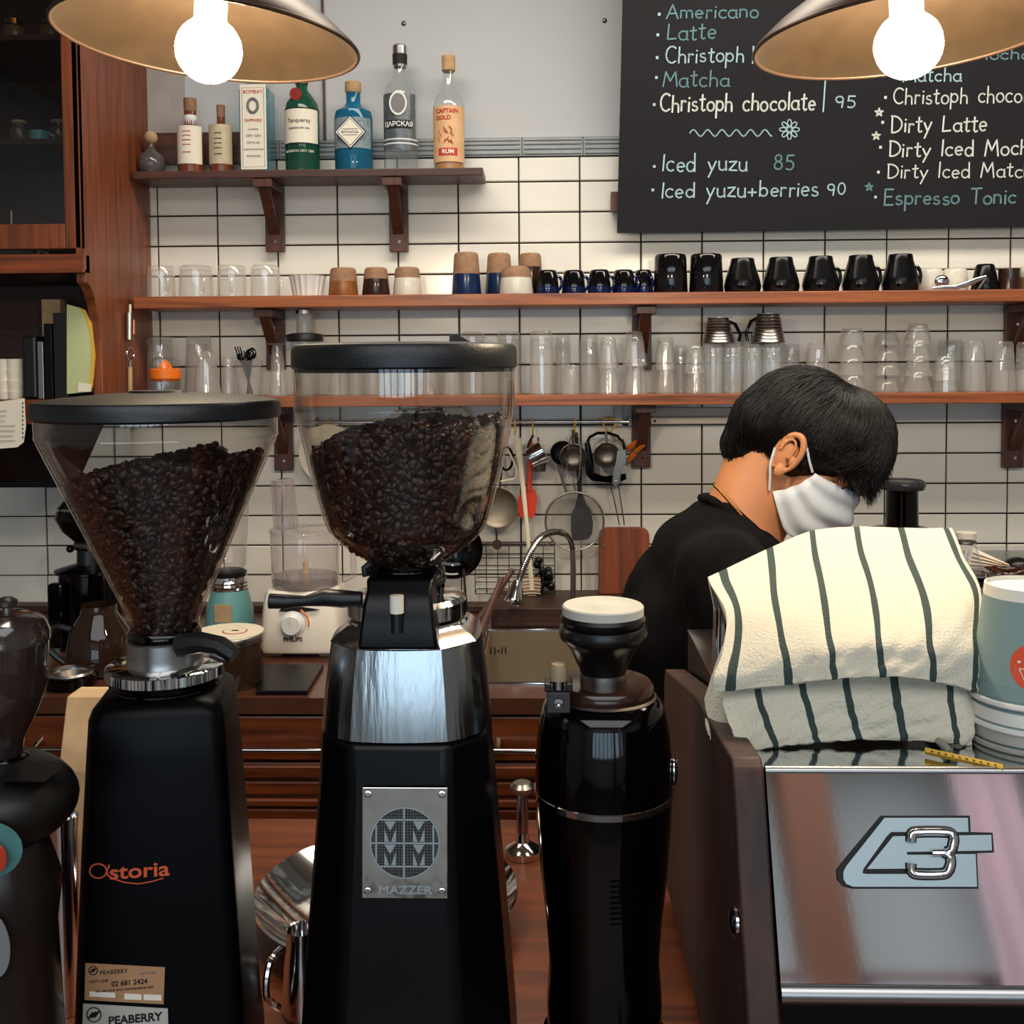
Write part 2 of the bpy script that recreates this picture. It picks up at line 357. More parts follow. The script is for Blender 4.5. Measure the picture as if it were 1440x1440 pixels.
bracket(1424, 520, B2, M['brk'], 'dark bracket under cup shelf at the right edge of the picture', wpx=14)
bracket(401, 661, B3, M['brk'], 'dark bracket under glass shelf between the two large bean hoppers')
bracket(901, 656, B3, M['brk'], 'dark bracket under glass shelf beside the orange clips')
bracket(1421, 657, B3, M['brk'], 'dark bracket under glass shelf above the glass bottle on the right', wpx=14)

# ------------------------------------------------------------------ chalkboard with handwriting
A = at(876, 0, 2.47); Bp = at(868, 328, 2.60); Cp = at(1440, 321, 2.60)
ex = (Cp-Bp).normalized(); ez = (A-Bp); ez = (ez-ex*ez.dot(ex)).normalized(); nrm = ex.cross(ez).normalized()
if nrm.y > 0: nrm = -nrm
cb = thing('chalkboard', 'large black chalkboard menu with handwritten drinks hung above the cup shelf', 'chalkboard', (0, 0, 0))
def bp(px, py, off=0): return plane_hit(px, py, Bp, nrm)+nrm*off
q = [bp(868, 328), bp(1560, 318), bp(1560, -120), bp(879, -120)]
bk = [p-nrm*.014 for p in q]
obj('board', G().loft([bk, q]), M['chalkb'], cb, 0, .001)
obj('hanging_batten', G().box(at(860, 280, 2.6).x, at(1400, 280, 2.6).x, 2.612, YW-.008, at(900, 295, 2.6).z, at(900, 268, 2.6).z), M['brk'], cb, 0)
def arc(cx, cy, rx, ry, a0, a1, n=9): return [(cx+rx*math.cos(math.radians(a0+(a1-a0)*k/(n-1))), cy+ry*math.sin(math.radians(a0+(a1-a0)*k/(n-1)))) for k in range(n)]
GL = {  # one-stroke letters: (width, strokes) in units of cap height
 'A': (.62, [[(0, 0), (.3, 1), (.6, 0)], [(.1, .35), (.52, .38)]]), 'C': (.6, [arc(.35, .5, .33, .5, 50, 310, 12)]), 'D': (.62, [[(.05, 0), (.05, 1)], [(0, 1)]+arc(.1, .5, .5, .5, 85, -90, 10)]),
 'E': (.5, [[(.48, 1), (.05, 1), (.03, 0), (.48, .02)], [(.04, .52), (.4, .54)]]), 'I': (.12, [[(.08, 1), (.04, 0)]]), 'L': (.48, [[(.06, 1), (.02, 0), (.45, .05)]]),
 'M': (.75, [[(0, 0), (.12, 1), (.36, .35), (.62, 1), (.72, 0)]]), 'T': (.55, [[(0, .97), (.55, 1)], [(.28, .98), (.25, 0)]]),
 'a': (.5, [arc(.24, .27, .22, .27, 60, 395, 12)[:-1], [(.44, .55), (.42, .12), (.5, 0)]]), 'b': (.48, [[(.04, 1), (.03, 0)], arc(.23, .27, .2, .27, 160, -160, 11)]),
 'c': (.42, [arc(.24, .27, .22, .27, 50, 310, 10)]), 'd': (.5, [arc(.22, .27, .2, .27, 40, 330, 11), [(.42, 1), (.44, 0)]]), 'e': (.45, [[(.03, .28), (.4, .32)]+arc(.22, .29, .19, .27, 10, 310, 11)]),
 'f': (.36, [arc(.28, .8, .14, .2, 60, 180, 6)+[(.13, -.02)], [(0, .52), (.32, .55)]]), 'h': (.46, [[(.05, 1), (.03, 0)], [(.04, .35)]+arc(.22, .36, .17, .17, 150, 0, 7)+[(.4, 0)]]),
 'i': (.12, [[(.06, .55), (.05, 0)], [(.06, .78), (.075, .82)]]), 'l': (.12, [[(.06, 1), (.05, 0)]]), 'm': (.7, [[(.03, .55), (.03, 0)], [(.03, .35)]+arc(.18, .38, .14, .16, 150, 0, 6)+[(.33, 0)], [(.33, .36)]+arc(.48, .38, .14, .16, 150, 0, 6)+[(.64, 0)]]),
 'n': (.45, [[(.03, .55), (.03, 0)], [(.03, .33)]+arc(.21, .37, .17, .17, 150, 0, 7)+[(.39, 0)]]), 'o': (.47, [arc(.23, .27, .21, .27, 90, 450, 13)]), 'p': (.47, [[(.04, .58), (.02, -.38)], arc(.23, .3, .2, .26, 160, -150, 11)]),
 'r': (.34, [[(.05, .55), (.04, 0)], [(.04, .3)]+arc(.2, .36, .15, .18, 150, 50, 5)]), 's': (.38, [arc(.19, .42, .14, .13, 50, 250, 7)+arc(.19, .14, .16, .14, 80, -150, 8)]),
 't': (.34, [[(.16, .9), (.14, .1), (.22, 0), (.32, .06)], [(0, .62), (.32, .66)]]), 'u': (.47, [[(.04, .55)]+arc(.22, .2, .18, .2, 180, 350, 7)+[(.41, .56)], [(.41, .3), (.43, 0)]]), 'v': (.42, [[(0, .55), (.2, 0), (.4, .58)]]),
 'y': (.45, [[(.02, .55), (.2, .08)], [(.42, .58), (.22, .05), (.05, -.38)]]), 'z': (.42, [[(.02, .52), (.4, .55), (.02, .03), (.42, 0)]]),
 '0': (.5, [arc(.24, .42, .2, .42, 90, 450, 13)]), '5': (.5, [[(.42, .9), (.1, .9), (.07, .52)]+arc(.2, .28, .22, .28, 100, -130, 9)]), '8': (.5, [arc(.23, .66, .16, .2, 90, 450, 11), arc(.23, .22, .2, .23, 90, 450, 11)]),
 '9': (.5, [arc(.23, .62, .19, .24, 0, 360, 11)+[(.42, .6), (.36, 0)]]), '+': (.5, [[(.02, .3), (.44, .3)], [(.23, .52), (.23, .08)]]), '|': (.12, [[(.06, 1.2), (.03, -.3)]]), '.': (.1, [[(.03, .3), (.05, .32)]]), ' ': (.4, [])}
def ribbon(g, pts, w, off=.0012):
    P = [bp(x, y, off) for x, y in pts]; wz = w*2.55/F
    for a, b in zip(P, P[1:]):
        t = (b-a)
        if t.length < 1e-6: continue
        t.normalize(); n = t.cross(nrm).normalized()*wz; a2 = a-t*wz*.6; b2 = b+t*wz*.6
        g.add([a2-n, b2-n, b2+n, a2+n], [(0, 1, 2, 3)])
def write(s, x0, x1, base, cap, m='chalk', slope=-.012, w=1.0):
    tot = sum(GL[c][0]+.1 for c in s)-.1; k = (x1-x0)/tot; x = 0; g = G()
    for c in s:
        wd, st = GL[c]; jx, jy, js = R.uniform(-.02, .02), R.uniform(-.04, .04), R.uniform(.93, 1.07)
        for q in st: ribbon(g, [(x0+(x+jx+px)*k+py*cap*.04, base-(py*js+jy)*cap+(x*k)*slope) for px, py in q], w)
        x += wd+.1
    obj('menu_line', g, M[m], cb, 0)
def dots(pts, m='chalk', w=1.9):
    g = G()
    for x, y in pts: ribbon(g, [(x-.7, y), (x+.7, y)], w)
    obj('bullet_marks', g, M[m], cb, 0)
write('Americano', 937, 1067, 26, 20, 'chalkd'); write('Latte', 938, 1007, 56, 22, 'chalkd'); write('Christoph', 936, 1046, 88, 22); write('l', 1056, 1060, 88, 24)
write('Matcha', 932, 1026, 122, 22, 'chalkd'); write('Christoph chocolate', 928, 1147, 157, 24, 'chalkw', w=1.25); write('|', 1157, 1163, 148, 33); write('95', 1174, 1204, 151, 17)
write('Iced yuzu', 931, 1051, 241, 24, w=1.1); write('85', 1088, 1118, 238, 23, 'chalkd', w=1.1); write('Iced yuzu+berries', 930, 1151, 278, 22, w=1.1); write('90', 1162, 1189, 274, 19)
write('Mocha', 1368, 1450, 84, 16, 'chalkd'); write('Matcha', 1270, 1352, 115, 19); write('Christoph chocolate', 1256, 1480, 146, 22, 'chalkw')
write('Dirty Latte', 1253, 1388, 186, 22, 'chalkw', w=1.15); write('Dirty Iced Mocha', 1250, 1462, 220, 22, 'chalkw', w=1.15); write('Dirty Iced Matcha', 1248, 1466, 251, 21, 'chalkw'); write('Espresso Tonic', 1243, 1428, 288, 21, 'chalkd', w=1.2)
g = G(); ribbon(g, [(970+x, 187-4.5*math.sin(x/3.2)) for x in range(0, 116, 1)], .9)
for k in range(8):
    a = PI*k/4; ribbon(g, [(1110+math.cos(a)*r+math.cos(a+PI/2)*w, 182+math.sin(a)*r+math.sin(a+PI/2)*w) for r, w in ((3, 0), (8, 3), (13, 2), (14, 0), (13, -2), (8, -3), (3, 0))], .7)
obj('wave_and_flower', g, M['chalk'], cb, 0)
dots([(927, 20), (925, 49), (924, 81), (923, 109), (920, 147), (920, 234), (918, 267), (1231, 277)]); dots([(1245, 137), (1241, 172), (1238, 207), (1235, 242)], 'chalkw')
for sx, sy, mm in ((1236, 158, 'chalkw'), (1232, 191, 'chalkw'), (1222, 263, 'chalkd')):
    g = G(); ribbon(g, [(sx+6*math.cos(-PI/2+k*4*PI/5), sy+6*math.sin(-PI/2+k*4*PI/5)) for k in range(6)], .9); obj('star_mark', g, M[mm], cb, 0)

# ------------------------------------------------------------------ pendant lamps
em = bpy.data.materials.new('lit_bulb'); em.use_nodes = True; nt = em.node_tree; nt.nodes.clear()
e = nt.nodes.new('ShaderNodeEmission'); e.inputs[0].default_value = (1, .80, .55, 1); e.inputs[1].default_value = BULB; o_ = nt.nodes.new('ShaderNodeOutputMaterial'); nt.links.new(e.outputs[0], o_.inputs[0])
enamel = mat('shade_inside_enamel', (42, 32, 21), .35, .1, var=.25, vscale=40); shout = mat('shade_outside', (70, 52, 40), .4, .5)
def lamp(x, y, z, label, tilt=0):
    t = thing('pendant_lamp', label, 'lamp', (x, y, z), rot=(0, math.radians(tilt), 0))
    prof = [(.148, 0), (.146, .004), (.125, .022), (.095, .042), (.06, .062), (.034, .078), (.03, .09), (.03, .12), (0, .122)]
    obj('lamp_shade', G().lathe([(r, z+.003) for r, z in prof], 64), shout, t, 60)
    obj('shade_lining', G().lathe([(max(r-.0015, 0), z+.0005) for r, z in prof[:6]]+[(0, .078)], 64), enamel, t, 60)
    obj('shade_rim', G().tube([(.1475*math.cos(2*PI*k/64), .1475*math.sin(2*PI*k/64), .002) for k in range(64)], .0022, 8, closed=True), shout, t, 60)
    obj('bulb', G().ball((0, 0, -.006), .0325, 24, 16), em, t)
    obj('bulb_socket', G().cyl(.016, .025, .077, 20), M['cream'], t)
    obj('cord', G().tube([(0, 0, .12), (0, 0, 2.8-z)], .003, 6), M['blackp'], t)
p = at(294, 62, 1.07); lamp(p.x, p.y, p.z, 'lit pendant lamp with wide shallow shade on the left above the bean hoppers', 4)
LZ = p.z; LX = p.x
p = at(1277, 55, 1.07); lamp(p.x, p.y, p.z, 'lit pendant lamp with wide shallow shade on the right in front of the chalkboard', -3.5)

# ------------------------------------------------------------------ glass-front wall cabinet on the left
XC = at(213, 300, YW).x; YC = atx(118, 250, XC).y
wc = thing('wall_cabinet', 'tall brown wooden wall cabinet with glass door and open lower shelf', 'cabinet', (0, 0, 0))
z340 = at(60, 350, YC).z; z385 = at(60, 385, YC).z; zb0 = at(50, 597, YC+.04).z; zb1 = at(50, 562, YC+.04).z
XL = -1.75; YB = YW-.008
# side panel with a curved step
def yzp(px, py): q_ = atx(px, py, XC); return (q_.y, q_.z)
pr = [(YB, 2.78), (YC, 2.78), (YC, z385+.01)]
for k in range(7):
    a = k/6*PI/2; pr.append((YC+.07*math.sin(a), z385-.02-.16*(1-math.cos(a))*1.0))
pr += [(YC+.075, zb0), (YB, zb0)]
obj('side_panel', G().prism([(XC, y, z) for y, z in pr], (-.022, 0, 0)), M['cab'], wc, 0, .002)
obj('cabinet_back', G().box(XL, XC-.024, YB-.01, YB, zb0, 2.78), M['cabd'], wc, 0)
obj('cabinet_floor', G().box(XL, XC-.024, YC+.02, YB-.012, z385+.002, z385+.02), M['cabd'], wc, 0)
obj('lower_board', G().box(XL, XC-.024, YC+.04, YB-.012, zb0, zb1), M['bar'], wc, 0, .002)
obj('moulding', G().box(XL, XC, YC-.006, YC+.02, z385, z340-.012).box(XL, XC, YC-.014, YC+.02, z385, z385+.01), M['cabx'], wc, 0, .002)
dr = obj('door', G().box(at(88, 200, YC).x, at(111, 200, YC).x, YC, YC+.022, z340, 2.76).box(XL, at(88, 200, YC).x, YC, YC+.022, z340, at(50, 315, YC).z), M['cab'], wc, 0, .002)
obj('door_glass', G().box(XL, at(88, 200, YC).x, YC+.008, YC+.012, at(50, 315, YC).z, 2.74), glass('door_glass_mat', (.8, .8, .8), (.5, .5, .5), 1.4), dr, 0)
obj('stile', G().box(at(112, 200, YC).x, XC-.001, YC, YC+.022, z340, 2.76), M['cab'], wc, 0)
zs = at(60, 203, YC+.1).z
obj('inner_shelf', G().box(XL, XC-.024, YC+.04, YB-.012, zs-.012, zs), M['cabd'], wc, 0)
zs2 = at(60, 60, YC+.1).z
obj('inner_shelf', G().box(XL, XC-.024, YC+.04, YB-.012, zs2-.012, zs2), M['cabd'], wc, 0)
def LP(px, Y, ybase, prof):
    """profile given as (half width, y) in photo pixels -> base point and (radius, height) in metres"""
    b = at(px, ybase, Y); s = (b-EYE).dot(fwd)/F
    return b, [(hw*s, at(px, y, Y).z-b.z) for hw, y in prof]
def turned(name, label, cat, px, Y, ybase, prof, m, seg=32, group=None, mod=None, zbase=None, part=None, rz=0):
    b, pf = LP(px, Y, ybase, prof)
    if zbase is not None: b.z = zbase
    t = thing(name, label, cat, b, rz, group)
    obj(part or 'body', G().lathe(pf, seg, mod=mod), m, t)
    return t, b, (b-EYE).dot(fwd)/F
YI = YC+.14
t, b, s = turned('mug', 'small teal mug on the upper shelf inside the glass cabinet', 'mug', 56, YI, 203, [(0, 203), (13, 203), (14, 180), (12.5, 180), (12, 200), (0, 201)], M['teal'], zbase=zs+.0005)
obj('handle', G().tube([(.02, 0, .008), (.032, 0, .014), (.032, 0, .026), (.02, 0, .032)], .003, 6), M['teal'], t)
for x, n in ((28, 'pale glass jar standing left of the teal mug in the cabinet'), (84, 'amber glass jar right of the teal mug in the cabinet')):
    t, b, s = turned('jar', n, 'jar', x, YI+.05, 203, [(0, 203), (13, 203), (14, 195), (14, 172), (9, 166), (9, 162)], glass('smoky_glass', (.8, .75, .7), (.4, .38, .35), 1, body=.25, bodycol=(.35, .28, .2)), zbase=zs+.0005)
    obj('jar_lid', G().lathe([(0, .066), (.017, .066), (.017, .072), (0, .073)], 20), M['cork'], t)
zc = z385+.0205
t, b, s = turned('glass_teapot', 'glass teapot with cork stopper and straw inside the glass cabinet', 'teapot', 16, YI, 318, [(0, 318), (28, 318), (36, 306), (34, 294), (20, 285), (10, 278), (10, 272)], glass('teapot_glass', (.75, .82, .84), (.3, .36, .38), 1.2, body=.18, bodycol=(.3, .38, .4)), zbase=zc)
obj('stopper', G().cyl(.016, .066, .086, 16), M['cork'], t); obj('straw', G().tube([(0, 0, .085), (.001, 0, .135)], .002, 6), M['cream'], t)
obj('spout', G().tube([(.045, 0, .02), (.066, 0, .045), (.085, 0, .035)], [.012, .009, .006], 10), M['dsteel'], t)
p = at(75, 318, YI)
tag(obj('serving_tray', G().box(p.x-.035, p.x+.035, p.y-.03, p.y+.05, zc, zc+.022), M['cream'], smooth=0, bev=.003), 'small cream tray at the bottom right inside the glass cabinet', 'tray')
for x, n in ((20, 'brass-topped jar at the left of the top cabinet shelf'), (72, 'second brass-topped jar, beside the pendant shade edge')):
    t, b, s = turned('jar', n, 'jar', x, YI+.03, 60, [(0, 60), (15, 60), (16, 50), (16, 30), (12, 24), (0, 22)], mat('amber_jar', (110, 84, 60), .3), zbase=zs2+.0005)
    obj('jar_lid', G().lathe([(0, .06), (.02, .06), (.02, .072), (0, .074)], 20), M['gold'], t)
# open compartment: folders, box, pack
zl = zb1+.0005
def slab(name, label, cat, pts, Y, th, m, ylean=0):
    P = [at(x, y, Y) for x, y in pts]; return tag(obj(name, G().prism(P, (0, th, 0)), m, smooth=0, bev=.0008), label, cat)
def stand(name, label, cat, x0, x1, yt, Y0, Y1, m, rx=0, zb=zl, bev=.001):
    a_ = at(x0, yt, Y0); b_ = at(x1, yt, Y0); return tag(obj(name, G().box(a_.x, b_.x, Y0, Y1, zb, a_.z), m, smooth=0, bev=bev), label, cat)
yy = YC+.06
fo = thing('document_folder', 'pale green folder with an orange curved edge stripe on the open cabinet shelf', 'folder', (0, 0, 0))
a_ = at(94, 430, yy); 
fp = [(94, 554), (94, 428), (112, 433), (123, 447), (129, 470), (131, 500), (129, 530), (126, 551)]
P = [at(x, y, yy) for x, y in fp]; zo = zl-min(q.z for q in P); P = [q+Vector((0, 0, max(0, zl-q.z))) for q in P]
obj('cover', G().prism(P, (0, .012, 0)), mat('pale_green_card', (196, 204, 150), .7, var=.08, vscale=10), fo, 0)
obj('edge_stripe', G().prism([at(x, y, yy-.001) for x, y in ((112, 433), (120, 436), (129, 455), (134, 500), (130, 545), (124, 550), (127, 530), (129, 500), (127, 470), (121, 447))], (0, .002, 0)), M['yellow'], fo, 0)
obj('sticker', G().prism([at(x, y, yy-.002) for x, y in ((110, 538), (128, 540), (127, 551), (109, 551))], (0, .001, 0)), M['paper'], fo, 0)
stand('binder', 'black ring binder leaning beside the pale green folder', 'binder', 74, 93, 440, yy+.005, yy+.2, M['blackp'])
o = stand('binder', 'thinner black binder left of the two, on the open cabinet shelf', 'binder', 61, 72, 455, yy, yy+.2, M['black'])
stand('cardboard_box', 'kraft box standing behind the black binders in the open cabinet', 'box', 58, 84, 421, yy+.21, yy+.25, M['kraft'])
stand('tin', 'slim silver and white tin left of the black binders', 'tin', 52, 60, 480, yy, yy+.05, M['satin'])
stand('fabric_bag', 'small black fabric bag between the tin and the paper rolls', 'bag', 30, 50, 472, yy, yy+.12, M['blackp'], bev=.006)
for k, (x, y, n) in enumerate(((8, 500, 'stack of pale paper cups at the far left of the open cabinet'), (22, 500, 'second stack of pale paper cups, next to the black bag'))):
    t, b, s = turned('paper_cup_stack', n, 'cup', x, yy+.03, 556, [(0, 556), (10, 556), (12, 545), (10.5, 545), (12.5, 530), (11, 530), (12.5, 515), (11, 515), (12.5, y), (11, y), (10, 553), (0, 553)], M['paper'], zbase=zl)
# notepad hanging on the board, hood below
np_ = thing('notepad', 'white perforated notepad sheet hanging from the cabinet board', 'paper', (0, 0, 0))
yn = YC-.01+.04
obj('sheet', G().prism([at(x, y, yn) for x, y in ((-40, 570), (34, 560), (36, 600), (33, 622), (24, 629), (-40, 634))], (0, .002, 0)), M['paper'], np_, 0)
g = G()
for k in range(9):
    p = at(32.2, 567+k*6, yn-.001); g.box(p.x-.0013, p.x+.0013, p.y-.0006, p.y, p.z-.0018, p.z+.0018)
obj('perforations', g, M['ink'], np_, 0)
g = G()
for k in range(7):
    p = at(-20, 578+k*7, yn-.001); g.box(p.x, p.x+.05+R.uniform(-.01, .02), p.y-.0006, p.y, p.z-.0006, p.z+.0006)
obj('pencil_lines', g, M['grey'], np_, 0)
hd = thing('extractor_hood', 'slanted pale steel hood below the wall cabinet', 'hood', (0, 0, 0))
h = [at(-60, 680, 2.3), at(92, 672, 2.3), at(100, 604, 2.3), at(55, 602, 2.3), at(-10, 660, 2.3)]
hx0, hx1 = h[0].x, at(110, 640, 2.3).x; hz0 = at(50, 677, 2.3).z; hz1 = zb0-.002
g = G().loft([[(x, 2.30, hz0), (x, 2.60, hz0), (x, 2.60, hz1), (x, 2.45, hz1)] for x in (hx0, hx1)])
obj('hood_shell', g, M['panel'], hd, 0); obj('hood_lip', G().box(hx0, hx1, 2.29, 2.60, hz0-.012, hz0-.0005), M['black'], hd, 0)
# corkscrew and stick hanging on the cabinet side
xs = XC+.004
def pc(px, py): return atx(px, py, xs+.006)
ck = thing('corkscrew', 'steel corkscrew multi-tool hanging on the wooden cabinet side', 'tool', (0, 0, 0))
obj('handle', G().tube([pc(182, 440), pc(182, 478)], .009, 10), M['satin'], ck); obj('loop', G().tube([pc(183, 428), pc(183, 441)], .003, 8), M['cream'], ck); obj('inlay', G().tube([pc(184, 450)+Vector((.006, 0, 0)), pc(184, 470)+Vector((.006, 0, 0))], .005, 8), mat('copper', (196, 120, 90), .35, .7), ck)
st = thing('hanging_stick', 'wooden stirring stick with a steel eye hanging on the cabinet side below the corkscrew', 'tool', (0, 0, 0))
obj('stick', G().tube([pc(183, 516), pc(183, 556)], .005, 8), M['kraft'], st); obj('eye', G().tube([pc(183+5*math.cos(a), 498+9*math.sin(a)) for a in [2*PI*k/16 for k in range(16)]], .002, 6, closed=True), M['chrome'], st)
obj('shank', G().tube([pc(183, 507), pc(183, 517)], .0025, 6), M['chrome'], st)

# ------------------------------------------------------------------ bottles on the short shelf
YBt = 2.575
def inks(t, lines, y0, m, w):      # small print bars on a label
    g = G()
    for x, z, l in lines: g.box(x-l/2, x+l/2, y0-.0004, y0, z-.0007, z+.0007)
    obj('small_print', g, m, t, 0)
def bottle(name, label, px, prof, m, lab=None, labm=None, cap=None, capm=None, seg=32, sq=(1, 1), liquid=None, liqm=None, neck=None):
    b, pf = LP(px, YBt, 236, prof); b.z = Z1+.0005
    t = thing(name, label, 'bottle', b, 0)
    obj('glass_body', G().lathe(pf, seg, sq=sq), m, t)
    s = (b-EYE).dot(fwd)/F
    if cap: q = LP(px, YBt, 236, cap)[1]; obj('cap', G().lathe(q, 20), capm, t)
    if neck: q = LP(px, YBt, 236, neck)[1]; obj('neck_band', G().lathe(q, 20), labm, t)
    if liquid: q = LP(px, YBt, 236, liquid)[1]; obj('liquid', G().lathe(q, seg, sq=sq), liqm, t)
    if lab:                                   # wrapped paper label on the camera side
        r, y0, y1, a = lab; z0, z1 = at(px, y1, YBt).z-b.z, at(px, y0, YBt).z-b.z; rr = r*s+.0008; g = G(); n = 18; vs = []
        for z in (z0, z1):
            for k in range(n+1):
                ang = -PI/2-a+2*a*k/n; vs.append((rr*math.cos(ang)*sq[0], rr*math.sin(ang)*sq[1], z))
        g.add(vs, [(k, k+1, n+2+k, n+1+k) for k in range(n)]); obj('paper_label', g, labm or M['paper'], t)
        return t, s, rr, z0, z1, b
    return t, s, 0, 0, 0, b
def Zr(b, y): return at(b.x and 600, y, YBt).z-b.z
blue = glass('aqua_glass', (.55, .80, .86), (.10, .28, .36), 1.2, body=.12, bodycol=(.25, .55, .65)); green = glass('green_glass', (.10, .34, .22), (.01, .08, .06), 1.2, body=.35, bodycol=(.03, .16, .10))
cob = glass('cobalt_glass', (.05, .36, .58), (.0, .06, .16), 1.2, body=.45, bodycol=(.02, .22, .38)); clr = glass('bottle_glass', (.95, .97, .97), (.36, .40, .42), 1.3, body=.08, bodycol=(.7, .75, .78))
brn = mat('brown_bottle', (112, 58, 36), .2)
t, s, *_ = bottle('flask_bottle', 'small round grey flask with a ball cork, leftmost on the bottle shelf', 213, [(0, 236), (11, 236), (18, 228), (19.5, 220), (17, 209), (8, 201), (4, 196), (4, 190)], glass('smoke_glass', (.45, .42, .42), (.1, .1, .1), 1.3, body=.3, bodycol=(.25, .23, .23)), seg=10)
obj('ball_cork', G().ball((0, 0, (236-183)*s), .0165), M['kraft'], t)
t, s, rr, z0, z1, b = bottle('liquor_bottle', 'brown bottle with a white label and tall red-brown neck, second from the left', 269, [(0, 236), (18, 236), (18, 182), (15, 172), (9, 166), (8, 140), (8, 132), (0, 132)], brn, (18, 180, 233, 1.25), None, [(8.5, 146), (9, 128), (0, 127)], M['tan'], neck=[(9, 166), (8.6, 152)], )
inks(t, [(0, z0+(z1-z0)*k, .02) for k in (.3, .5, .62, .74, .85)], -rr-.0006, M['redink'], 1)
t, s, rr, z0, z1, b = bottle('liquor_bottle', 'pale label bottle with dark amber neck beneath the left pendant lamp', 312, [(0, 236), (16, 236), (16.5, 182), (13, 172), (6, 164), (5, 140), (0, 139)], brn, (16.5, 178, 233, 1.3), mat('cream_label', (206, 190, 160), .7, var=.2, vscale=60), [(5.6, 156), (6, 138), (0, 137)], M['tan'])
inks(t, [(0, z0+(z1-z0)*k, .018) for k in (.25, .4, .52, .64, .78)], -rr-.0006, M['ink'], 1)
# square aqua gin bottle
b, pf = LP(363, YBt, 236, [(21, 236), (21, 120), (8, 104), (7, 90)]); b.z = Z1+.0005; s = b.y/F; t = thing('gin_bottle', 'pale blue square gin bottle with a tall white label', 'bottle', b)
def sqr(h, z, c=.006): return [(-h+c, -h, z), (h-c, -h, z), (h, -h+c, z), (h, h-c, z), (h-c, h, z), (-h+c, h, z), (-h, h-c, z), (-h, -h+c, z)]
H = [(pf[0][0], 0), (pf[1][0], pf[1][1]), (pf[2][0], pf[2][1]), (pf[3][0], pf[3][1])]
obj('glass_body', G().loft([sqr(r, z, r*.25) for r, z in H]), blue, t, 30); obj('cap', G().cyl(.014, pf[3][1], pf[3][1]+.03, 16), M['navy'], t)
hh = pf[0][0]; zt_ = at(363, 124, YBt).z-b.z
obj('paper_label', G().box(-hh*.86, hh*.86, -hh-.0015, -hh-.0003, .006, zt_), M['paper'], t, 0, .0005)
obj('label_border', G().tube([(-hh*.72, -hh-.0018, .012), (hh*.72, -hh-.0018, .012), (hh*.72, -hh-.0018, zt_-.008), (-hh*.72, -hh-.0018, zt_-.008)], .0006, 4, closed=True), M['grey'], t, 0)
text('lettering', 'BOMBAY', .0118, M['redink'], t, (0, -hh-.0022, zt_-.018)); text('lettering', 'SAPPHIRE', .0098, M['redink'], t, (0, -hh-.0022, zt_-.085))
obj('emblem', G().tube([(.012*math.cos(a), -hh-.002, zt_-.05+.016*math.sin(a)) for a in [2*PI*k/20 for k in range(20)]], .0035, 6, closed=True), M['grey'], t)
for k, (sv, sz) in enumerate((('London', .008), ('DRY GIN', .009), ('DISTILLED', .007), ('VAPOUR INFUSED', .006), ('IMPORTED', .007))): text('lettering', sv, sz, M['grey'], t, (0, -hh-.002, zt_-.105-.016*k))
t, s, rr, z0, z1, b = bottle('gin_bottle', 'dark green rounded gin bottle with a white label and red seal', 426, [(0, 236), (23, 236), (24, 230), (24, 150), (22, 138), (14, 126), (8, 118), (8, 96), (0, 95)], green, (24, 158, 205, 1.25), None, [(9, 110), (9, 92), (0, 91)], M['dsteel'])
text('lettering', 'Tanqueray', .0135, M['ink'], t, (0, -rr-.001, (z0+z1)/2+.012), ext=.0002, wrap=rr); text('lettering', 'LONDON DRY GIN', .006, M['ink'], t, (0, -rr-.001, (z0+z1)/2-.006), wrap=rr); text('lettering', 'LONDON DRY GIN', .0085, M['paper'], t, (0, -rr-.001, z0-.02), wrap=rr)
g = G(); g.M = Matrix.Translation((-.006, -rr*.86, z1+.035)) @ Matrix.Rotation(PI/2+.25, 4, 'X'); g.cyl(.0145, 0, .004, 20); obj('wax_seal', g, mat('red_wax', (150, 40, 30), .4), t)
for z in (z0-.003, z1+.001): obj('label_line', G().lathe([(rr+.0003, z), (rr+.0003, z+.002)], 40), M['ink'], t)
t, s, rr, z0, z1, b = bottle('gin_bottle', 'bright blue square-shouldered bottle with a diamond label and beige stopper', 498, [(0, 236), (25, 236), (26.5, 232), (27, 160), (25, 150), (13, 143), (10, 137), (10, 122)], cob, None, None, [(10, 123), (11.5, 121), (11.5, 108), (0, 107)], M['cork'], liquid=[(0, 234), (25, 234), (26, 210), (0, 210)], liqm=mat('deep_blue_liquid', (16, 20, 96), .15))
rr = 27*s; zc_ = (236-184)*s
g = G(); n = 16; vs = [(( rr+.0008)*math.cos(-PI/2-1.2+2.4*k/n), (rr+.0008)*math.sin(-PI/2-1.2+2.4*k/n), z) for z in (zc_-.036, zc_+.036) for k in range(n+1)]
g.add(vs, [(k, k+1, n+2+k, n+1+k) for k in range(n)]); obj('patterned_band', g, mat('lattice_band', (150, 168, 176), .5, var=.6, vscale=300), t)
for k, (w, mm) in enumerate(((.040, M['ink']), (.0365, M['white']), (.033, M['ink']), (.031, M['paper']))):
    y_ = -rr-.0015-.0006*k; obj('diamond_label', G().loft([[(0, yq, zc_-w), (w*.95, yq, zc_), (0, yq, zc_+w), (-w*.95, yq, zc_)] for yq in (y_+.0004, y_)]), mm, t, 0)
text('lettering', 'BOTANICAL', .0075, M['grey'], t, (0, -rr-.0042, zc_)); g = G(); g.box(-.018, .018, -rr-.0042, -rr-.0036, zc_-.0075, zc_-.0065).box(-.018, .018, -rr-.0042, -rr-.0036, zc_+.0065, zc_+.0075); obj('label_rule', g, M['grey'], t, 0)
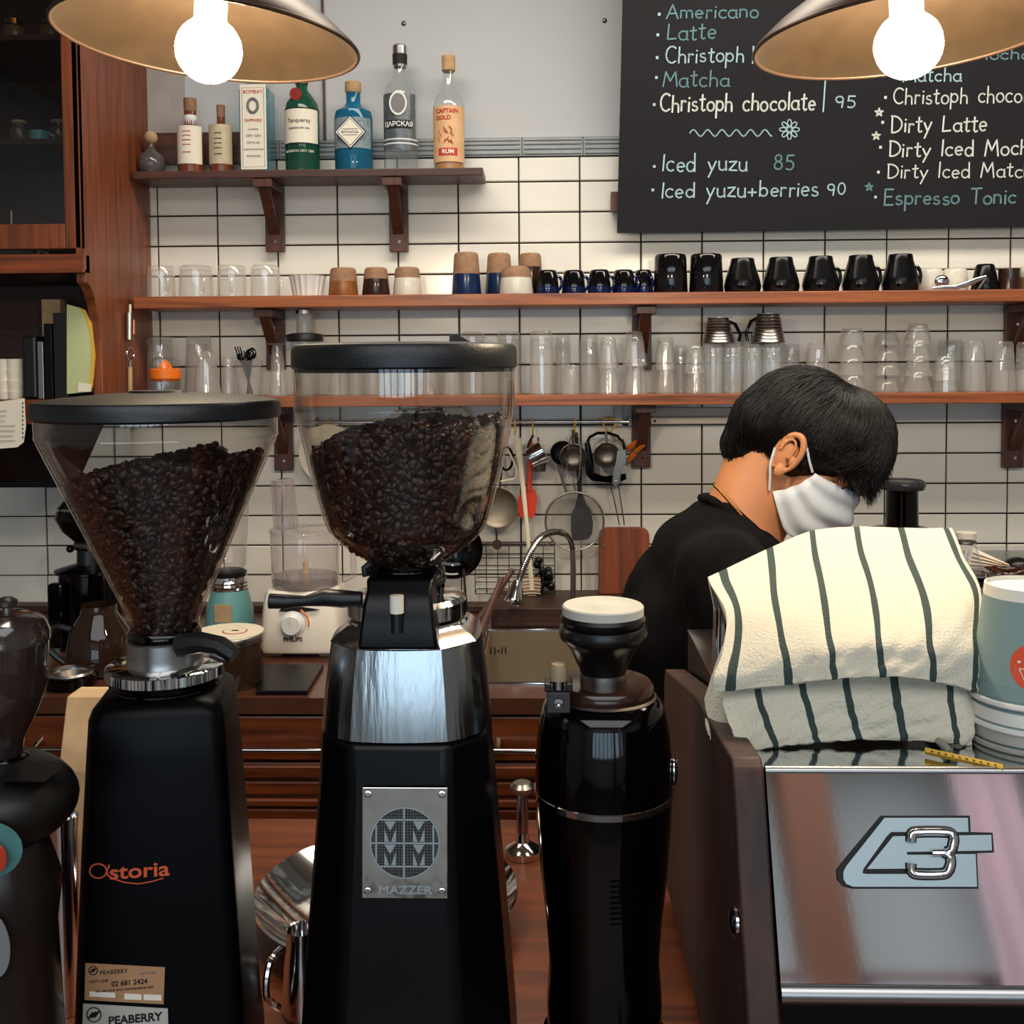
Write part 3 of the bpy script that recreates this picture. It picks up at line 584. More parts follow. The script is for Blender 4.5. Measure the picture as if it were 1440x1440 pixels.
# tall clear vodka
t, s, rr, z0, z1, b = bottle('vodka_bottle', 'tall clear bottle with an ornate silver and black label', 564, [(0, 236), (23, 236), (24, 228), (24, 130), (21, 118), (13, 107), (9, 98), (8.5, 88)], clr, (24, 136, 214, 1.15), mat('silver_label', (120, 128, 132), .35, .5, var=.4, vscale=90), [(9, 88), (10, 74), (10, 58), (8, 56), (0, 56)], M['satin'])
obj('neck_label', G().lathe([((10.2)*s, (236-86)*s), (10.4*s, (236-72)*s)], 20), M['ink'], t)
for rq, mm in ((.021, M['white']), (.017, M['grey'])):
    g = G(); g.M = Matrix.Translation((0, -rr-.001-(.021-rq)*.2, z1-.025)) @ Matrix.Rotation(PI/2, 4, 'X'); g.lathe([(rq, 0), (rq, .001), (0, .001)], 24, sq=(1, 1.35)); obj('medallion', g, mm, t)
text('lettering', 'ЦАРСКАЯ', .0155, M['white'], t, (0, 0, z0+.058), bold=.0003, wrap=rr+.0006); arcband('name_band', rr+.0005, .032, z0+.048, z0+.068, M['ink'], t)
for z in (.012, .022): obj('label_line', G().lathe([(rr+.0005, z0+z), (rr+.0005, z0+z+.003)], 40), M['white'], t)
# rum
t, s, rr, z0, z1, b = bottle('rum_bottle', 'clear rum bottle with an orange illustrated label and cork stopper', 632, [(0, 236), (21, 236), (22, 230), (22, 145), (19, 132), (11, 122), (8, 112), (7.5, 92)], clr, (22, 153, 231, 1.3), mat('peach_label', (232, 186, 138), .65, var=.2, vscale=30), [(7.5, 95), (9.5, 93), (9.5, 73), (0, 72)], M['cork'], liquid=[(0, 235), (20.5, 235), (20.5, 224), (0, 224)], liqm=mat('rum_amber', (196, 126, 40), .2))
text('lettering', 'CAPTAIN', .0135, M['redink'], t, (-.002, 0, z1-.013), bold=.0004, wrap=rr); text('lettering', 'GOLD', .0135, M['redink'], t, (-.011, 0, z1-.029), bold=.0004, wrap=rr)
arcband('ribbon', rr+.0005, .024, z0+.014, z0+.032, M['redink'], t); text('lettering', 'RUM', .014, M['paper'], t, (0, 0, z0+.023), bold=.0004, wrap=rr+.0006)
g = G()
for k in range(14):
    x = R.uniform(-.02, .02); z = z0+R.uniform(.036, .075); g.tube([(x, -rr-.0012, z), (x+R.uniform(-.008, .008), -rr-.0012, z+R.uniform(.004, .014))], .0012, 4)
obj('label_drawing', g, mat('sienna_ink', (196, 104, 60), .7), t)

# ------------------------------------------------------------------ cups and mugs on the long shelf
def ring_handle(t, r, z, h, m, ang=0, w=.003, out=.018):
    c, s_ = math.cos(ang), math.sin(ang); pts = []
    for k in range(9):
        a = -PI/2+PI*k/8; q = r*.92+out*math.cos(a); pts.append((q*c, q*s_, z+h/2*math.sin(a)))
    obj('handle', G().tube(pts, w, 8), m, t)
def tumbler(px, yt, yb, wt, wb, label, Y=2.56, Z=None, group=None, n=0, cat='glass', name='drinking_glass', m=None, base=.14, seg=32, z0=None, amp=.05, stack=None):
    """upside-down glass: wb half width at the shelf, wt at the top"""
    b = at(px, yb, Y); s = (b-EYE).dot(fwd)/F; b.z = (Z if Z is not None else Z3)+.0005+(stack or 0); h = (yb-yt)*s; rb, rt_ = wb*s, wt*s; w = .0022
    t = thing(name, label, cat, b, R.uniform(0, 3), group)
    md = (lambda a, z: 1+amp*abs(math.cos(a*n/2))-amp/2) if n else None
    obj('outer_wall', G().lathe([(rb, 0), (rb*.35+rt_*.65, h*.6), (rt_, h*.93), (rt_*.86, h), (0, h)], seg, mod=md), m or M['tglass'], t)
    obj('inner_wall', G().lathe([(rb, 0), (rb-w, .0005), ((rb*.35+rt_*.65)-w*1.2, h*.6), (rt_-w*1.6, h*(1-base)), (rt_*.7, h*(1-base)+.002), (0, h*(1-base)+.002)], seg), m or M['tglass'], t)
    return t, b, s, h
ZS2 = Z2
for k, (x0, x1, n, ha) in enumerate(((207, 247, 'glass mug upside down at the left end of the cup shelf', -.9), (252, 300, 'glass mug upside down, second from the left on the cup shelf', -.9), (305, 347, 'glass mug upside down, third from the left with its handle facing out', -1.3), (352, 394, 'glass mug upside down, right beside the white fluted bowl', -.4))):
    t, b, s, h = tumbler((x0+x1)/2, 369, 414, (x1-x0)/2*.92, (x1-x0)/2, n, 2.555, ZS2, name='glass_mug', cat='mug', n=10, amp=.03)
    t.rotation_euler = (0, 0, 0); ring_handle(t, (x1-x0)/2*s, h*.42, .04, M['tglass'], ha, .0042, .016)
t, b, s = turned('fluted_bowl', 'white fluted bowl with striped ridges beside the glass mugs', 'bowl', 433, 2.55, 413, [(0, 413), (20, 413), (25, 386), (26, 384), (24, 385), (19, 410), (0, 411)], M['white'], 72, mod=lambda a, z: 1+.035*math.cos(a*18), zbase=ZS2+.0005)
def cup2(px, yt, wt, wb, ysplit, mt, mb, label, Y=2.55, yb=413, handle=None, name='cup', cat='cup', round_=1):
    """inverted cup: raw clay foot above, glazed lip below"""
    b = at(px, yb, Y); s = (b-EYE).dot(fwd)/F; b.z = ZS2+.0005; h = (yb-yt)*s; zs_ = (yb-ysplit)*s; t = thing(name, label, cat, b)
    rm = (wb+(wt-wb)*(yb-ysplit)/(yb-yt))*s
    obj('glazed_wall', G().lathe([(wb*s-.003, .002), (wb*s-.001, 0), (wb*s, .002), (rm, zs_)], 36), mb, t)
    top = [(rm, zs_), (wt*s, h-.006*round_), (wt*s-.003*round_, h-.001), (wt*s*.8, h), (wt*s*.75, h-.002), (0, h-.002)] if round_ < 2 else [(rm, zs_), (rm*.97, zs_+(h-zs_)*.45), (rm*.86, zs_+(h-zs_)*.8), (rm*.7, h), (0, h)]
    obj('clay_foot', G().lathe(top, 36), mt, t)
    if handle: ring_handle(t, wb*s*.93, h*.45, h*.6, mb, handle[0], handle[1]*s, handle[2]*s)
    return t
cup2(483, 373, 18, 21, 392, M['tan'], M['tanb'], 'short amber and tan stoneware cup beside the fluted bowl')
cup2(529, 373, 16, 20, 389, M['tan'], M['brown'], 'short stoneware cup with a tan foot and dark brown glaze')
cup2(573, 373, 17, 20.5, 388, M['tan'], M['cwhite'], 'short stoneware cup with a tan foot and pale blue-white glaze')
cup2(656, 353, 17, 21, 383, M['tan'], M['navy'], 'tall tan and navy stoneware tumbler, the left one of the tall ones')
cup2(702, 353, 16, 20, 381, M['tan'], M['navy'], 'tall tan and navy stoneware tumbler behind the white round cup', 2.59)
cup2(746, 353, 15, 18, 372, M['tan'], M['brown'], 'tall tan and brown stoneware tumbler behind the first espresso cup', 2.6)
cup2(726, 374, 20, 24, 390, M['tan'], M['cwhite'], 'squat round cup with a tan dome foot and white glaze', 2.525, round_=2)
blb = mat('blue_drip_glaze', (12, 26, 70), .08, var=.5, vscale=60)
for k, (px, w, ha, n) in enumerate(((770, 17, 0, 'black glazed espresso cup, leftmost of the row beside the white round cup'), (807, 17.5, 0, 'black glazed espresso cup with blue rim, second in the row'), (843, 17, 0, 'black glazed espresso cup with a bright blue lip, third in the row'), (877, 17, 0, 'black glazed espresso cup catching a lamp glint, fourth in the row'), (905, 14, -.5, 'small black espresso cup just left of the tall black mugs'))):
    cup2(px, 379, w*.82, w, 402, M['bcup'], blb, n, 2.54+.012*(k % 2)+(.02 if k == 4 else 0), handle=(ha-.5, 2.2, 8))
for px, n in ((943, 'tall straight glossy black mug, left of the pair'), (993, 'tall straight glossy black mug, right of the pair')): cup2(px, 357, 22, 24, 385, M['bcup'], M['bcup'], n, 2.545, 412)
for k, px in enumerate((1044, 1098, 1154, 1210, 1266)):
    nn = ('leftmost of five tapered charcoal cups, next to the tall black mugs', 'second of five tapered charcoal cups', 'middle of five tapered charcoal cups', 'fourth of five tapered charcoal cups', 'rightmost tapered charcoal cup, with its handle towards the beige cups')[k]
    yt = 362-k*.9; b = at(px, 411-k*.6, 2.545); s = b.y/F; b.z = ZS2+.0005; t = thing('cup', nn, 'cup', b); h = (410-yt)*s
    obj('cup_body', G().lathe([(21*s, 0), (24*s, .003), (25.5*s, h*.2), (24*s, h*.38), (17*s, h*.85), (16*s, h*.97), (15*s, h), (0, h)], 36), M['mcup'] if k in (0, 1, 2, 3, 4) else M['bcup'], t)
    obj('glossy_lip', G().lathe([(20*s, -.0002), (24.3*s, .0028), (25.8*s, h*.19)], 36), M['bcup'], t)
    if k > 1: ring_handle(t, 21*s, h*.4, h*.55, M['bcup'], -.35, 2.4*s, 7*s)
for px, n in ((1309, 'pale beige speckled cup behind the twisted silver spoon'), (1343, 'second pale beige speckled cup, between spoon and dark cup')): cup2(px, 371, 16, 17.5, 390, M['cwhite'], M['cwhite'], n, 2.59, 404)
sp = thing('serving_spoon', 'polished silver spoon lying curved in front of the beige cups', 'spoon', at(1345, 402, 2.51)); sp.location.z = ZS2
s = 2.51/F
obj('handle', G().tube([(x*s, -.004, z*s) for x, z in ((-34, 3), (-18, 4.5), (-2, 4), (12, 8), (26, 14), (40, 19))], [.003, .005, .006, .007, .006, .003], 10, flat=.5), M['chrome'], sp)
obj('bowl', G().ball((-20*s, 0, 13*s), (.017, .008, .015)), M['chrome'], sp); obj('foot', G().tube([(40*s, 0, 17*s), (28*s, -.006, 1.5*s)], .003, 8), M['chrome'], sp)
cup2(1385, 366, 13, 19, 385, M['mcup'], M['mcup'], 'small charcoal cup with a narrow foot, right of the silver spoon', 2.56, 404)
t, b, s = turned('ribbed_cup', 'small dark ribbed cup standing upright at the right end of the shelf', 'cup', 1419, 2.55, 404, [(0, 404), (13, 404), (14, 401), (15, 373), (13.5, 373), (12.5, 400), (0, 402)], M['brown'], 30, zbase=ZS2+.0005)
obj('ribs', G().lathe([((14+.6*(k % 2))*s, (.5+k*2.0)*s) for k in range(14)], 30), M['brown'], t)
cup2(1452, 368, 16, 18, 385, M['cwhite'], M['tan'], 'beige cup cut by the right edge of the picture', 2.56, 404)

# ------------------------------------------------------------------ glasses on the lower shelf
T = tumbler
def nest(px, tops, yb, w0, w1, what, Y=2.56, n=0):
    """nested stack of upside-down glasses, each one an object"""
    b = at(px, yb, Y); s = b.y/F
    for k, yt in enumerate(tops):
        step = (tops[0]-yt)*s; nm = ('lowest', 'second', 'third', 'fourth')[k] if k < len(tops)-1 else 'topmost'
        tumbler(px+R.uniform(-1, 1), tops[0], yb, w0, w1, '%s glass in the nested stack %s' % (nm, what), Y, n=n, stack=step)
T(226, 472, 554, 18, 20, 'large clear tumbler upside down behind the orange juicer', 2.6)
jz = thing('citrus_juicer', 'glass citrus juicer with an orange plastic reamer at the left of the glass shelf', 'juicer', at(233, 555, 2.515)); jz.location.z = Z3+.0005; s = 2.52/F
obj('glass_cup', G().lathe([(0, 0), (19*s, 0), (21*s, 20*s), (20*s, 44*s)], 28), M['glass'], jz); obj('orange_ring', G().lathe([(18*s, 22*s), (22*s, 26*s), (22.5*s, 38*s), (20*s, 40*s), (8*s, 40*s)], 28), M['orange'], jz)
obj('reamer', G().lathe([(10*s, 38*s), (7*s, 46*s), (2*s, 52*s), (0, 53*s)], 24, mod=lambda a, z: 1+.12*math.cos(8*a)), M['orange'], jz); obj('glass_dome', G().lathe([(20*s, 42*s), (18*s, 52*s), (12*s, 56*s), (0, 57*s)], 28), M['glass'], jz)
T(281, 471, 554, 17, 21, 'clear tumbler upside down, behind the stemmed glass', 2.6)
T(291, 493, 556, 12, 20, 'small footed glass upside down in front of the tumblers on the left', 2.53, n=12)
T(322, 502, 556, 7, 9, 'tiny shot glass between footed glass and cutlery glass', 2.56)
cg = thing('cutlery_glass', 'clear glass holding black plastic forks and spoons', 'glass', at(350, 556, 2.55)); cg.location.z = Z3+.0005; s = 2.55/F
obj('glass_wall', G().lathe([(0, 0), (14*s, 0), (14*s, 2*s), (19*s, 50*s)], 28), M['tglass'], cg)
cutl = []
for k, (dx, h, tp) in enumerate(((-14, 66, 'fork'), (-9, 60, 'fork'), (2, 62, 'spoon'), (6, 64, 'spoon'), (-4, 50, 'spoon'))):
    c = thing('plastic_'+tp, ('black plastic fork leaning far left in the cutlery glass', 'second black plastic fork in the cutlery glass', 'black plastic spoon with its round bowl up, in the cutlery glass', 'black plastic spoon at the right in the cutlery glass', 'short black plastic spoon in the middle of the cutlery glass')[k], tp, cg.location+Vector((0, 0, .004)))
    e1 = Vector((dx*s, .004*(k-2), h*s)); st_ = Vector((-dx*.35*s, .003*(2-k), 0))
    obj('handle', G().tube([st_, st_.lerp(e1, .75)], [.002, .0028], 6), M['blackp'], c)
    if tp == 'spoon': obj('bowl', G().ball(st_.lerp(e1, .9), (.0105, .003, .014)), M['gloss'], c)
    else:
        g = G().ball(st_.lerp(e1, .8), (.009, .002, .009))
        for q in (-1, 0, 1): g.tube([st_.lerp(e1, .83)+Vector((q*.006, 0, 0)), e1+Vector((q*.006, 0, .002))], .0016, 5)
        obj('tines', g, M['gloss'], c)
t, b, s, h = T(391, 484, 555, 7, 13, 'clear carafe-shaped glass left of the dark-collared jar', 2.56); obj('foot_disc', G().lathe([(.02, h), (.022, h+.004), (0, h+.006)], 24), M['tglass'], t)
fp_ = thing('press_pot', 'glass press pot with a wide dark collar and metal cap beneath the cup shelf', 'pot', at(430, 556, 2.55)); fp_.location.z = Z3+.0005; s = 2.55/F
obj('glass_cylinder', G().lathe([(0, 0), (19*s, 0), (19*s, 76*s)], 28), M['glass'], fp_); obj('collar', G().lathe([(0, 76*s), (25*s, 76*s), (26*s, 80*s), (25*s, 86*s), (15*s, 88*s), (0, 88*s)], 28), M['blackp'], fp_)
obj('upper_chamber', G().lathe([(11.5*s, 88*s), (11.5*s, 116*s), (0, 116*s)], 24), glass('frost', (.8, .8, .8), (.4, .4, .4), 1, body=.35, bodycol=(.75, .74, .7)), fp_); obj('metal_cap', G().cyl(12.5*s, 115*s, 120*s, 24), M['chrome'], fp_)
# glasses seen through and beside the large hopper
for k, (px, yt, n) in enumerate(((476, 500, 'short clear glass seen through the large hopper at its left edge'), (501, 490, 'ribbed clear glass behind the large hopper, left part'), (524, 492, 'ribbed clear glass behind the large hopper, left of its middle'), (543, 490, 'ribbed clear glass behind the middle of the large hopper'), (574, 494, 'clear glass behind the small air vent of the large hopper'), (606, 488, 'ribbed clear glass behind the hopper, right of its middle'), (636, 492, 'clear glass behind the right half of the large hopper'))):
    T(px, yt, 556, 11, 14, n, 2.55+.03*(k % 2), n=14 if 'ribbed' in n else 0, amp=.06)
T(665, 468, 555, 17, 16, 'tall straight highball glass behind the right edge of the hopper lid', 2.58)
T(716, 467, 555, 16, 16, 'tall straight highball glass just right of the hopper lid', 2.585)
T(762, 466, 554, 16, 17, 'tall straight highball glass, nearest to the bright middle of the shelf', 2.54)
T(792, 471, 553, 10, 13, 'faceted tumbler behind the small shot glass', 2.6, n=10)
T(803, 513, 554, 10, 13, 'small shot glass standing in front, left of the bracket', 2.53)
T(829, 471, 553, 12, 16, 'faceted tumbler in the back row left of the wall bracket', 2.6, n=10)
nest(856, (511, 475), 554, 10, 15, 'in front of the bracket, left one', 2.54, 9)
nest(893, (506, 467), 554, 11, 17, 'right in front of the wall bracket', 2.545, 9)
nest(936, (508, 475), 553, 11, 15, 'just right of the wall bracket', 2.56)
T(957, 487, 553, 9, 12, 'slim clear glass between two stacks right of the bracket', 2.6)
nest(978, (515, 487), 553, 12, 16, 'left of the faceted beer glasses', 2.54)
T(1112, 486, 553, 12, 14, 'clear glass right of the metal drippers in the back row', 2.6)
# the block of diamond-cut glasses carrying two drippers
k = 0
for row, Yr in ((0, 2.535), (1, 2.575), (2, 2.612)):
    for c_ in range(4 if row < 2 else 3):
        px = 1003+c_*27+row*8; k += 1
        n = '%s diamond-cut glass in the %s row under the metal drippers' % (('leftmost', 'second', 'third', 'rightmost')[c_ if row < 2 or c_ < 2 else 3], ('front', 'middle', 'back')[row])
        T(px, 485, 553, 13, 12.5, n, Yr, n=16, base=.08, amp=.07)
T(1149, 483, 553, 13, 19, 'wide clear glass behind the top of the barista\'s head', 2.56, n=12)
nest(1198, (529, 505, 486, 464), 553, 14, 19, 'above the barista\'s hair, left tall stack', 2.55)
nest(1247, (535, 512, 492, 470), 553, 14, 19, 'middle tall stack above the barista\'s forehead', 2.57)
nest(1290, (530, 512, 494, 476, 458), 553, 13, 20, 'tallest stack, leaning slightly, right of the barista\'s head', 2.55) if False else nest(1290, (524, 502, 480, 458), 553, 13, 20, 'tallest and rightmost of the tall stacks', 2.545)
nest(1328, (519, 503), 553, 12, 17, 'low pair in front of the vertical grout line', 2.54)
T(1336, 481, 553, 17, 17, 'straight clear glass behind the low nested pair', 2.61)
T(1369, 482, 553, 13, 17, 'tapered clear glass left of the right-hand bracket', 2.55)
T(1410, 482, 552, 13, 17, 'tapered clear glass with bright edges below the right-hand bracket', 2.545, n=10)
T(1443, 483, 552, 13, 16, 'clear glass cut by the right edge of the picture', 2.55)
for k, (px, yt, w, n) in enumerate(((1010, 449, 14, 'left ribbed metal coffee dripper turned upside down on the cut glasses'), (1080, 444, 15, 'right ribbed metal coffee dripper turned upside down on the cut glasses'))):
    b = at(px, 485, 2.56); s = b.y/F; b.z = Z3+(553-485)*2.55/F+.003; h = (484-yt)*s; t = thing('coffee_dripper', n, 'dripper', b)
    pf = []
    for q in range(9): zz = h*q/9; rr = (w+8-8*q/9)*s; pf += [(rr, zz), (rr+.0012, zz+h/36), (rr, zz+h/18), (rr-.0006, zz+h/13)]
    obj('ribbed_cone', G().lathe(pf+[(w*s, h), (0, h)], 36), M['satin'], t); obj('rim_plate', G().lathe([((w+3)*s, h-.0005), ((w+7)*s, h), ((w+7)*s, h+.001), (0, h+.001)], 32), M['chrome'], t)
    sg = 1 if k == 0 else -1
    obj('handle', G().tube([(sg*(w+1)*s, 0, h*.85), (sg*(w+9)*s, -.004, h*.75), (sg*(w+16)*s, -.006, h*.35), (sg*(w+14)*s, -.006, .004)], .0042, 8), M['gloss'], t)

# ------------------------------------------------------------------ under the shelves: light box, rail, hooks, utensils
lb = thing('cable_trunking', 'white plastic trunking running along the tiles under the glass shelf', 'trunking', (0, 0, 0))
a_ = at(915, 573, YW-.03); b_ = at(1249, 573, YW-.03)
obj('trunk_body', G().box(a_.x, b_.x, YW-.034, YW-.003, at(1000, 596, YW-.03).z, at(1000, 586, YW-.03).z).box(a_.x, b_.x, YW-.02, YW-.003, at(1000, 586, YW-.03).z, at(1000, 573, YW-.03).z), M['wplastic'], lb, 0, .002)
e_ = at(1236, 580, YW-.05); obj('lamp_end_cap', G().box(e_.x-.03, e_.x+.02, YW-.06, YW-.0345, e_.z-.012, e_.z+.010), M['wplastic'], lb, 0, .004)
for x in (1206, 921): q = at(x, 592, YW-.036); obj('screw', G().ball(q, .003, 8, 6), M['ink'], lb)
ph = at(867, 575, YW-.02); tag(obj('rail_holder', G().box(ph.x-.006, ph.x+.014, YW-.03, YW-.004, at(860, 598, YW).z, B3-.002), M['wplastic'], smooth=0, bev=.002), 'white plastic holder under the glass shelf at the end of the utensil rail', 'holder')
YR = YW-.045; ra = at(430, 594, YR); rb_ = at(884, 593, YR)
rl = thing('utensil_rail', 'thin steel rail under the glass shelf from which the utensils hang', 'rail', (0, 0, 0)); obj('rod', G().tube([ra, rb_], .0034, 10), M['chrome'], rl)
for x in (440, 886): q = at(x, 593, YR); obj('rail_mount', G().box(q.x-.004, q.x+.004, YR+.0036, YW-.003, q.z-.01, q.z+.01), M['dsteel'], rl, 0)
def hook(px, label, dbl=False):
    q = at(px, 593, YR); t = thing('hook', label, 'hook', q)
    if dbl:
        pts = [(-.013, 0, .006), (-.016, 0, -.002), (-.012, 0, -.014), (0, 0, -.028), (.012, 0, -.014), (.016, 0, -.002), (.013, 0, .006)]
        obj('wire', G().tube(pts, .0022, 8), M['yellow'], t); obj('wire', G().tube([(-.013, .005, .006), (0, .006, .009), (.013, .005, .006)], .0022, 8), M['yellow'], t)
    else: obj('wire', G().tube([(0, .006, -.002), (0, .003, .0065), (0, -.005, .005), (0, -.007, -.006), (.001, -.003, -.018), (.0, .002, -.028), (0, -.006, -.031), (0, -.009, -.024)], .0021, 8), M['yellow'], t)
    return q
hook(724, 'yellow hook on the rail nearest to the large hopper'); hook(749, 'yellow hook holding the red spatula'); hook(808, 'yellow hook holding the large wire strainer'); hook(857, 'double yellow hook holding the whisk-shaped masher', True)
hook(462, 'yellow hook seen through the left of the large hopper'); hook(528, 'yellow hook seen through the middle of the large hopper')
YU = YR-.012
def P(x, y, d=0): return at(x, y, YU-d)
def flat(name, pts, m, parent, th=.003, d=0, bev=.0008): return obj(name, G().prism([P(x, y, d) for x, y in pts], (0, th, 0)), m, parent, 0, bev)
t = thing('silicone_spatula', 'red silicone spatula hanging from the rail behind the white brush', 'spatula')
obj('handle', G().tube([P(747, 618), P(746, 640), P(744, 690)], [.0035, .006, .0065], 8, flat=.6), M['red'], t); flat('blade', [(739, 690), (752, 688), (755, 700), (753, 722), (749, 728), (732, 728), (728, 720), (729, 700), (733, 693)], M['red'], t, .006)
t = thing('dish_brush', 'white dish brush with striped bristles hanging beside the tap', 'brush')
obj('handle', G().tube([P(727, 616, .012), P(733, 660, .014), P(741, 740, .014), P(748, 830, .014)], [.010, .0065, .005, .006], 10, flat=.6), M['cream'], t)
g = G(); g2 = G()
for k in range(13):
    for sd in (-1, 1):
        c_ = P(748, 812+k*2.4, .014); (g if k % 2 else g2).tube([c_, c_+Vector((sd*.021, -.002, -.002-(.006 if k > 9 else 0)))], .0016, 5)
for k in range(9):
    a = -PI*(k+.5)/9; c_ = P(749, 838, .014); (g if k % 2 else g2).tube([c_, c_+Vector((.019*math.cos(a), -.002, .021*math.sin(a)))], .0016, 5)
obj('bristles', g, M['cream'], t, kind='stuff'); obj('dark_bristles', g2, mat('tan_bristle', (170, 120, 92), .8), t, kind='stuff')
t = thing('measuring_cup', 'shiny steel measuring cup hanging tilted on the second hook', 'cup'); c0 = P(754, 640, .025)
g = G(); g.M = Matrix.Translation(c0) @ Matrix.Rotation(math.radians(62), 4, 'Y'); g.lathe([(0, -.020), (.0245, -.018), (.026, .0), (.0265, .020), (.0275, .021), (.0255, .020), (.0245, -.015), (0, -.016)], 32); obj('bowl', g, M['chrome'], t)
obj('handle', G().tube([P(750, 612, .02), P(744, 622, .02), P(742, 630, .02)], .003, 8), M['blackp'], t)
t = thing('measuring_cup', 'small dull measuring cup half hidden below the shiny one', 'cup'); c0 = P(758, 655, .008); g = G(); g.M = Matrix.Translation(c0); g.lathe([(0, -.014), (.016, -.013), (.018, .008)], 24); obj('bowl', g, M['dsteel'], t); obj('handle', G().tube([P(758, 650, .006), P(757, 615, .004)], .0025, 6), M['dsteel'], t)
def bowlv(name, label, cat, px, py, r, m, handle=None, hm=None, d=.01, depth=.45):
    t = thing(name, label, cat); c0 = P(px, py, d); g = G(); g.M = Matrix.Translation(c0) @ Matrix.Rotation(PI/2, 4, 'X')
    rr = r*YU/F; g.lathe([(0, -rr*depth), (rr*.55, -rr*depth*.8), (rr*.88, -rr*depth*.4), (rr, 0), (rr*1.02, .001), (rr*.97, .0015), (rr*.85, -rr*depth*.35), (rr*.5, -rr*depth*.72), (0, -rr*depth*.9)], 36); obj('bowl', g, m, t)
    if handle: obj('handle', G().tube([P(x, y, d) for x, y in handle], .0032, 8), hm or m, t)
    return t
bowlv('ladle', 'dull steel ladle bowl hanging behind the wire strainer handle', 'ladle', 806, 643, 19, M['dsteel'], [(806, 625), (806, 604)])
t = bowlv('strainer', 'small tea strainer hanging from the third hook behind the ladle', 'strainer', 791, 637, 17, M['blackp'], [(785, 655), (790, 672), (797, 694)], M['satin'], -.004)
t = thing('turner', 'black nylon turner hanging behind the large wire strainer', 'spatula'); obj('handle', G().tube([P(810, 608, -.006), P(813, 660, -.006), P(816, 700, -.004)], [.004, .005, .005], 8, flat=.5), M['blackp'], t)
flat('blade', [(813, 694), (819, 694), (824, 708), (831, 718), (834, 735), (833, 750), (828, 759), (805, 760), (803, 745), (803, 725), (809, 712)], mat('nylon', (44, 42, 44), .6), t, .003, -.004)
t = thing('wire_strainer', 'large round wire-rimmed strainer with a looped handle', 'strainer'); cc = P(808, 733, .012); rr = 41*YU/F
obj('rim', G().tube([cc+Vector((rr*math.cos(a), 0, rr*math.sin(a))) for a in [2*PI*k/48 for k in range(48)]], .0026, 8, closed=True), M['satin'], t)
obj('handle', G().tube([P(x, y, .012) for x, y in ((808, 690), (806, 684), (797, 670), (798, 640), (801, 620), (805, 612), (811, 612), (815, 620), (817, 640), (815, 670), (809, 684), (808, 690))], .0017, 6), M['chrome'], t)
for sd in (-1, 1): obj('rest_hook', G().tube([cc+Vector((sd*.052, -.001, -.046)), cc+Vector((sd*.066, -.003, -.056)), cc+Vector((sd*.074, -.003, -.060)), cc+Vector((sd*.078, -.003, -.054))], .0015, 6), M['chrome'], t)
mesh_m = glass('wire_gauze', (.80, .80, .78), (.55, .55, .52), .4, .4, body=.12, bodycol=(.4, .38, .36)); g = G(); g.M = Matrix.Translation(cc) @ Matrix.Rotation(PI/2, 4, 'X'); g.lathe([(rr, 0), (rr*.8, -.015), (rr*.4, -.026), (0, -.029)], 36); obj('gauze', g, mesh_m, t)
t = bowlv('portafilter_sieve', 'small round sieve in front of the black slotted masher', 'strainer', 853, 640, 18, M['dsteel'], [(853, 622), (852, 606)], M['satin'], .016)
t = thing('slotted_turner', 'black slotted utensil head hanging from the double hook', 'utensil')
obj('head', G().tube([P(x, y, .004) for x, y in ((826, 622), (829, 615), (840, 609), (856, 609), (868, 613), (876, 622), (880, 640))], .0035, 8), M['gloss'], t)
obj('head_side', G().tube([P(x, y, .004) for x, y in ((826, 622), (829, 650), (830, 668))], [.006, .010, .010], 8, flat=.4), M['gloss'], t); flat('lower_blade', [(826, 662), (850, 670), (880, 666), (881, 674), (866, 680), (832, 676), (826, 670)], M['gloss'], t, .012, .006)
for k in range(5): obj('tine', G().tube([P(858+k*4.5, 611+k*1.5, .006), P(866+k*4, 622+k*2.5, .006)], .0014, 6), M['satin'], t)
t = thing('opener', 'grey metal peeler with a riveted end hanging over the sieve', 'opener'); flat('arm', [(868, 634), (880, 632), (881, 650), (874, 660), (872, 678), (866, 684), (861, 680), (862, 664), (866, 650)], M['satin'], t, .003, .026); q = P(866, 677, .028); obj('rivet', G().ball(q, .003, 10, 8), M['chrome'], t)
t = thing('tongs', 'thin steel tong legs hanging below the slotted utensil', 'tongs')
for x0, x1 in ((858, 871), (869, 878)): obj('leg', G().tube([P(x0, 678, 0), P(x1, 738, 0)], .0016, 6), M['dsteel'], t)
t = thing('clip', 'orange plastic bag clip hanging from a string on the wooden bracket', 'clip'); qc = .105
def PB(x, y, d=0): return at(x, y, YW-.03-d)
obj('string', G().tube([PB(908, 574), PB(903, 613)], .0007, 4), M['paper'], t); obj('jaw', G().tube([PB(881, 632), PB(897, 621)], .0065, 4), M['orange'], t); obj('jaw', G().tube([PB(897, 622), PB(910, 614)], .0055, 4), M['orange'], t)
t = thing('clip', 'second orange bag clip, hanging lower beside the bracket', 'clip'); obj('jaw', G().tube([PB(883, 648, .008), PB(893, 637, .008)], .0065, 4), M['orange'], t); obj('jaw', G().tube([PB(893, 636, .008), PB(906, 625, .008)], .005, 4), M['orange'], t)
bowlv('metal_dish', 'small round dull metal dish hanging to the right of the large hopper', 'dish', 700, 714, 29, mat('worn_metal', (150, 138, 120), .45, .7, var=.4, vscale=25), [(703, 687), (705, 660)], M['dsteel'], .004, .3)
t = thing('coiled_strap', 'black looped handles of utensils hanging close to the hopper', 'handle'); obj('loop', G().tube([P(712+9*math.cos(a), 645+16*math.sin(a), .01) for a in [2*PI*k/20 for k in range(20)]], .0035, 6, closed=True), M['gloss'], t)
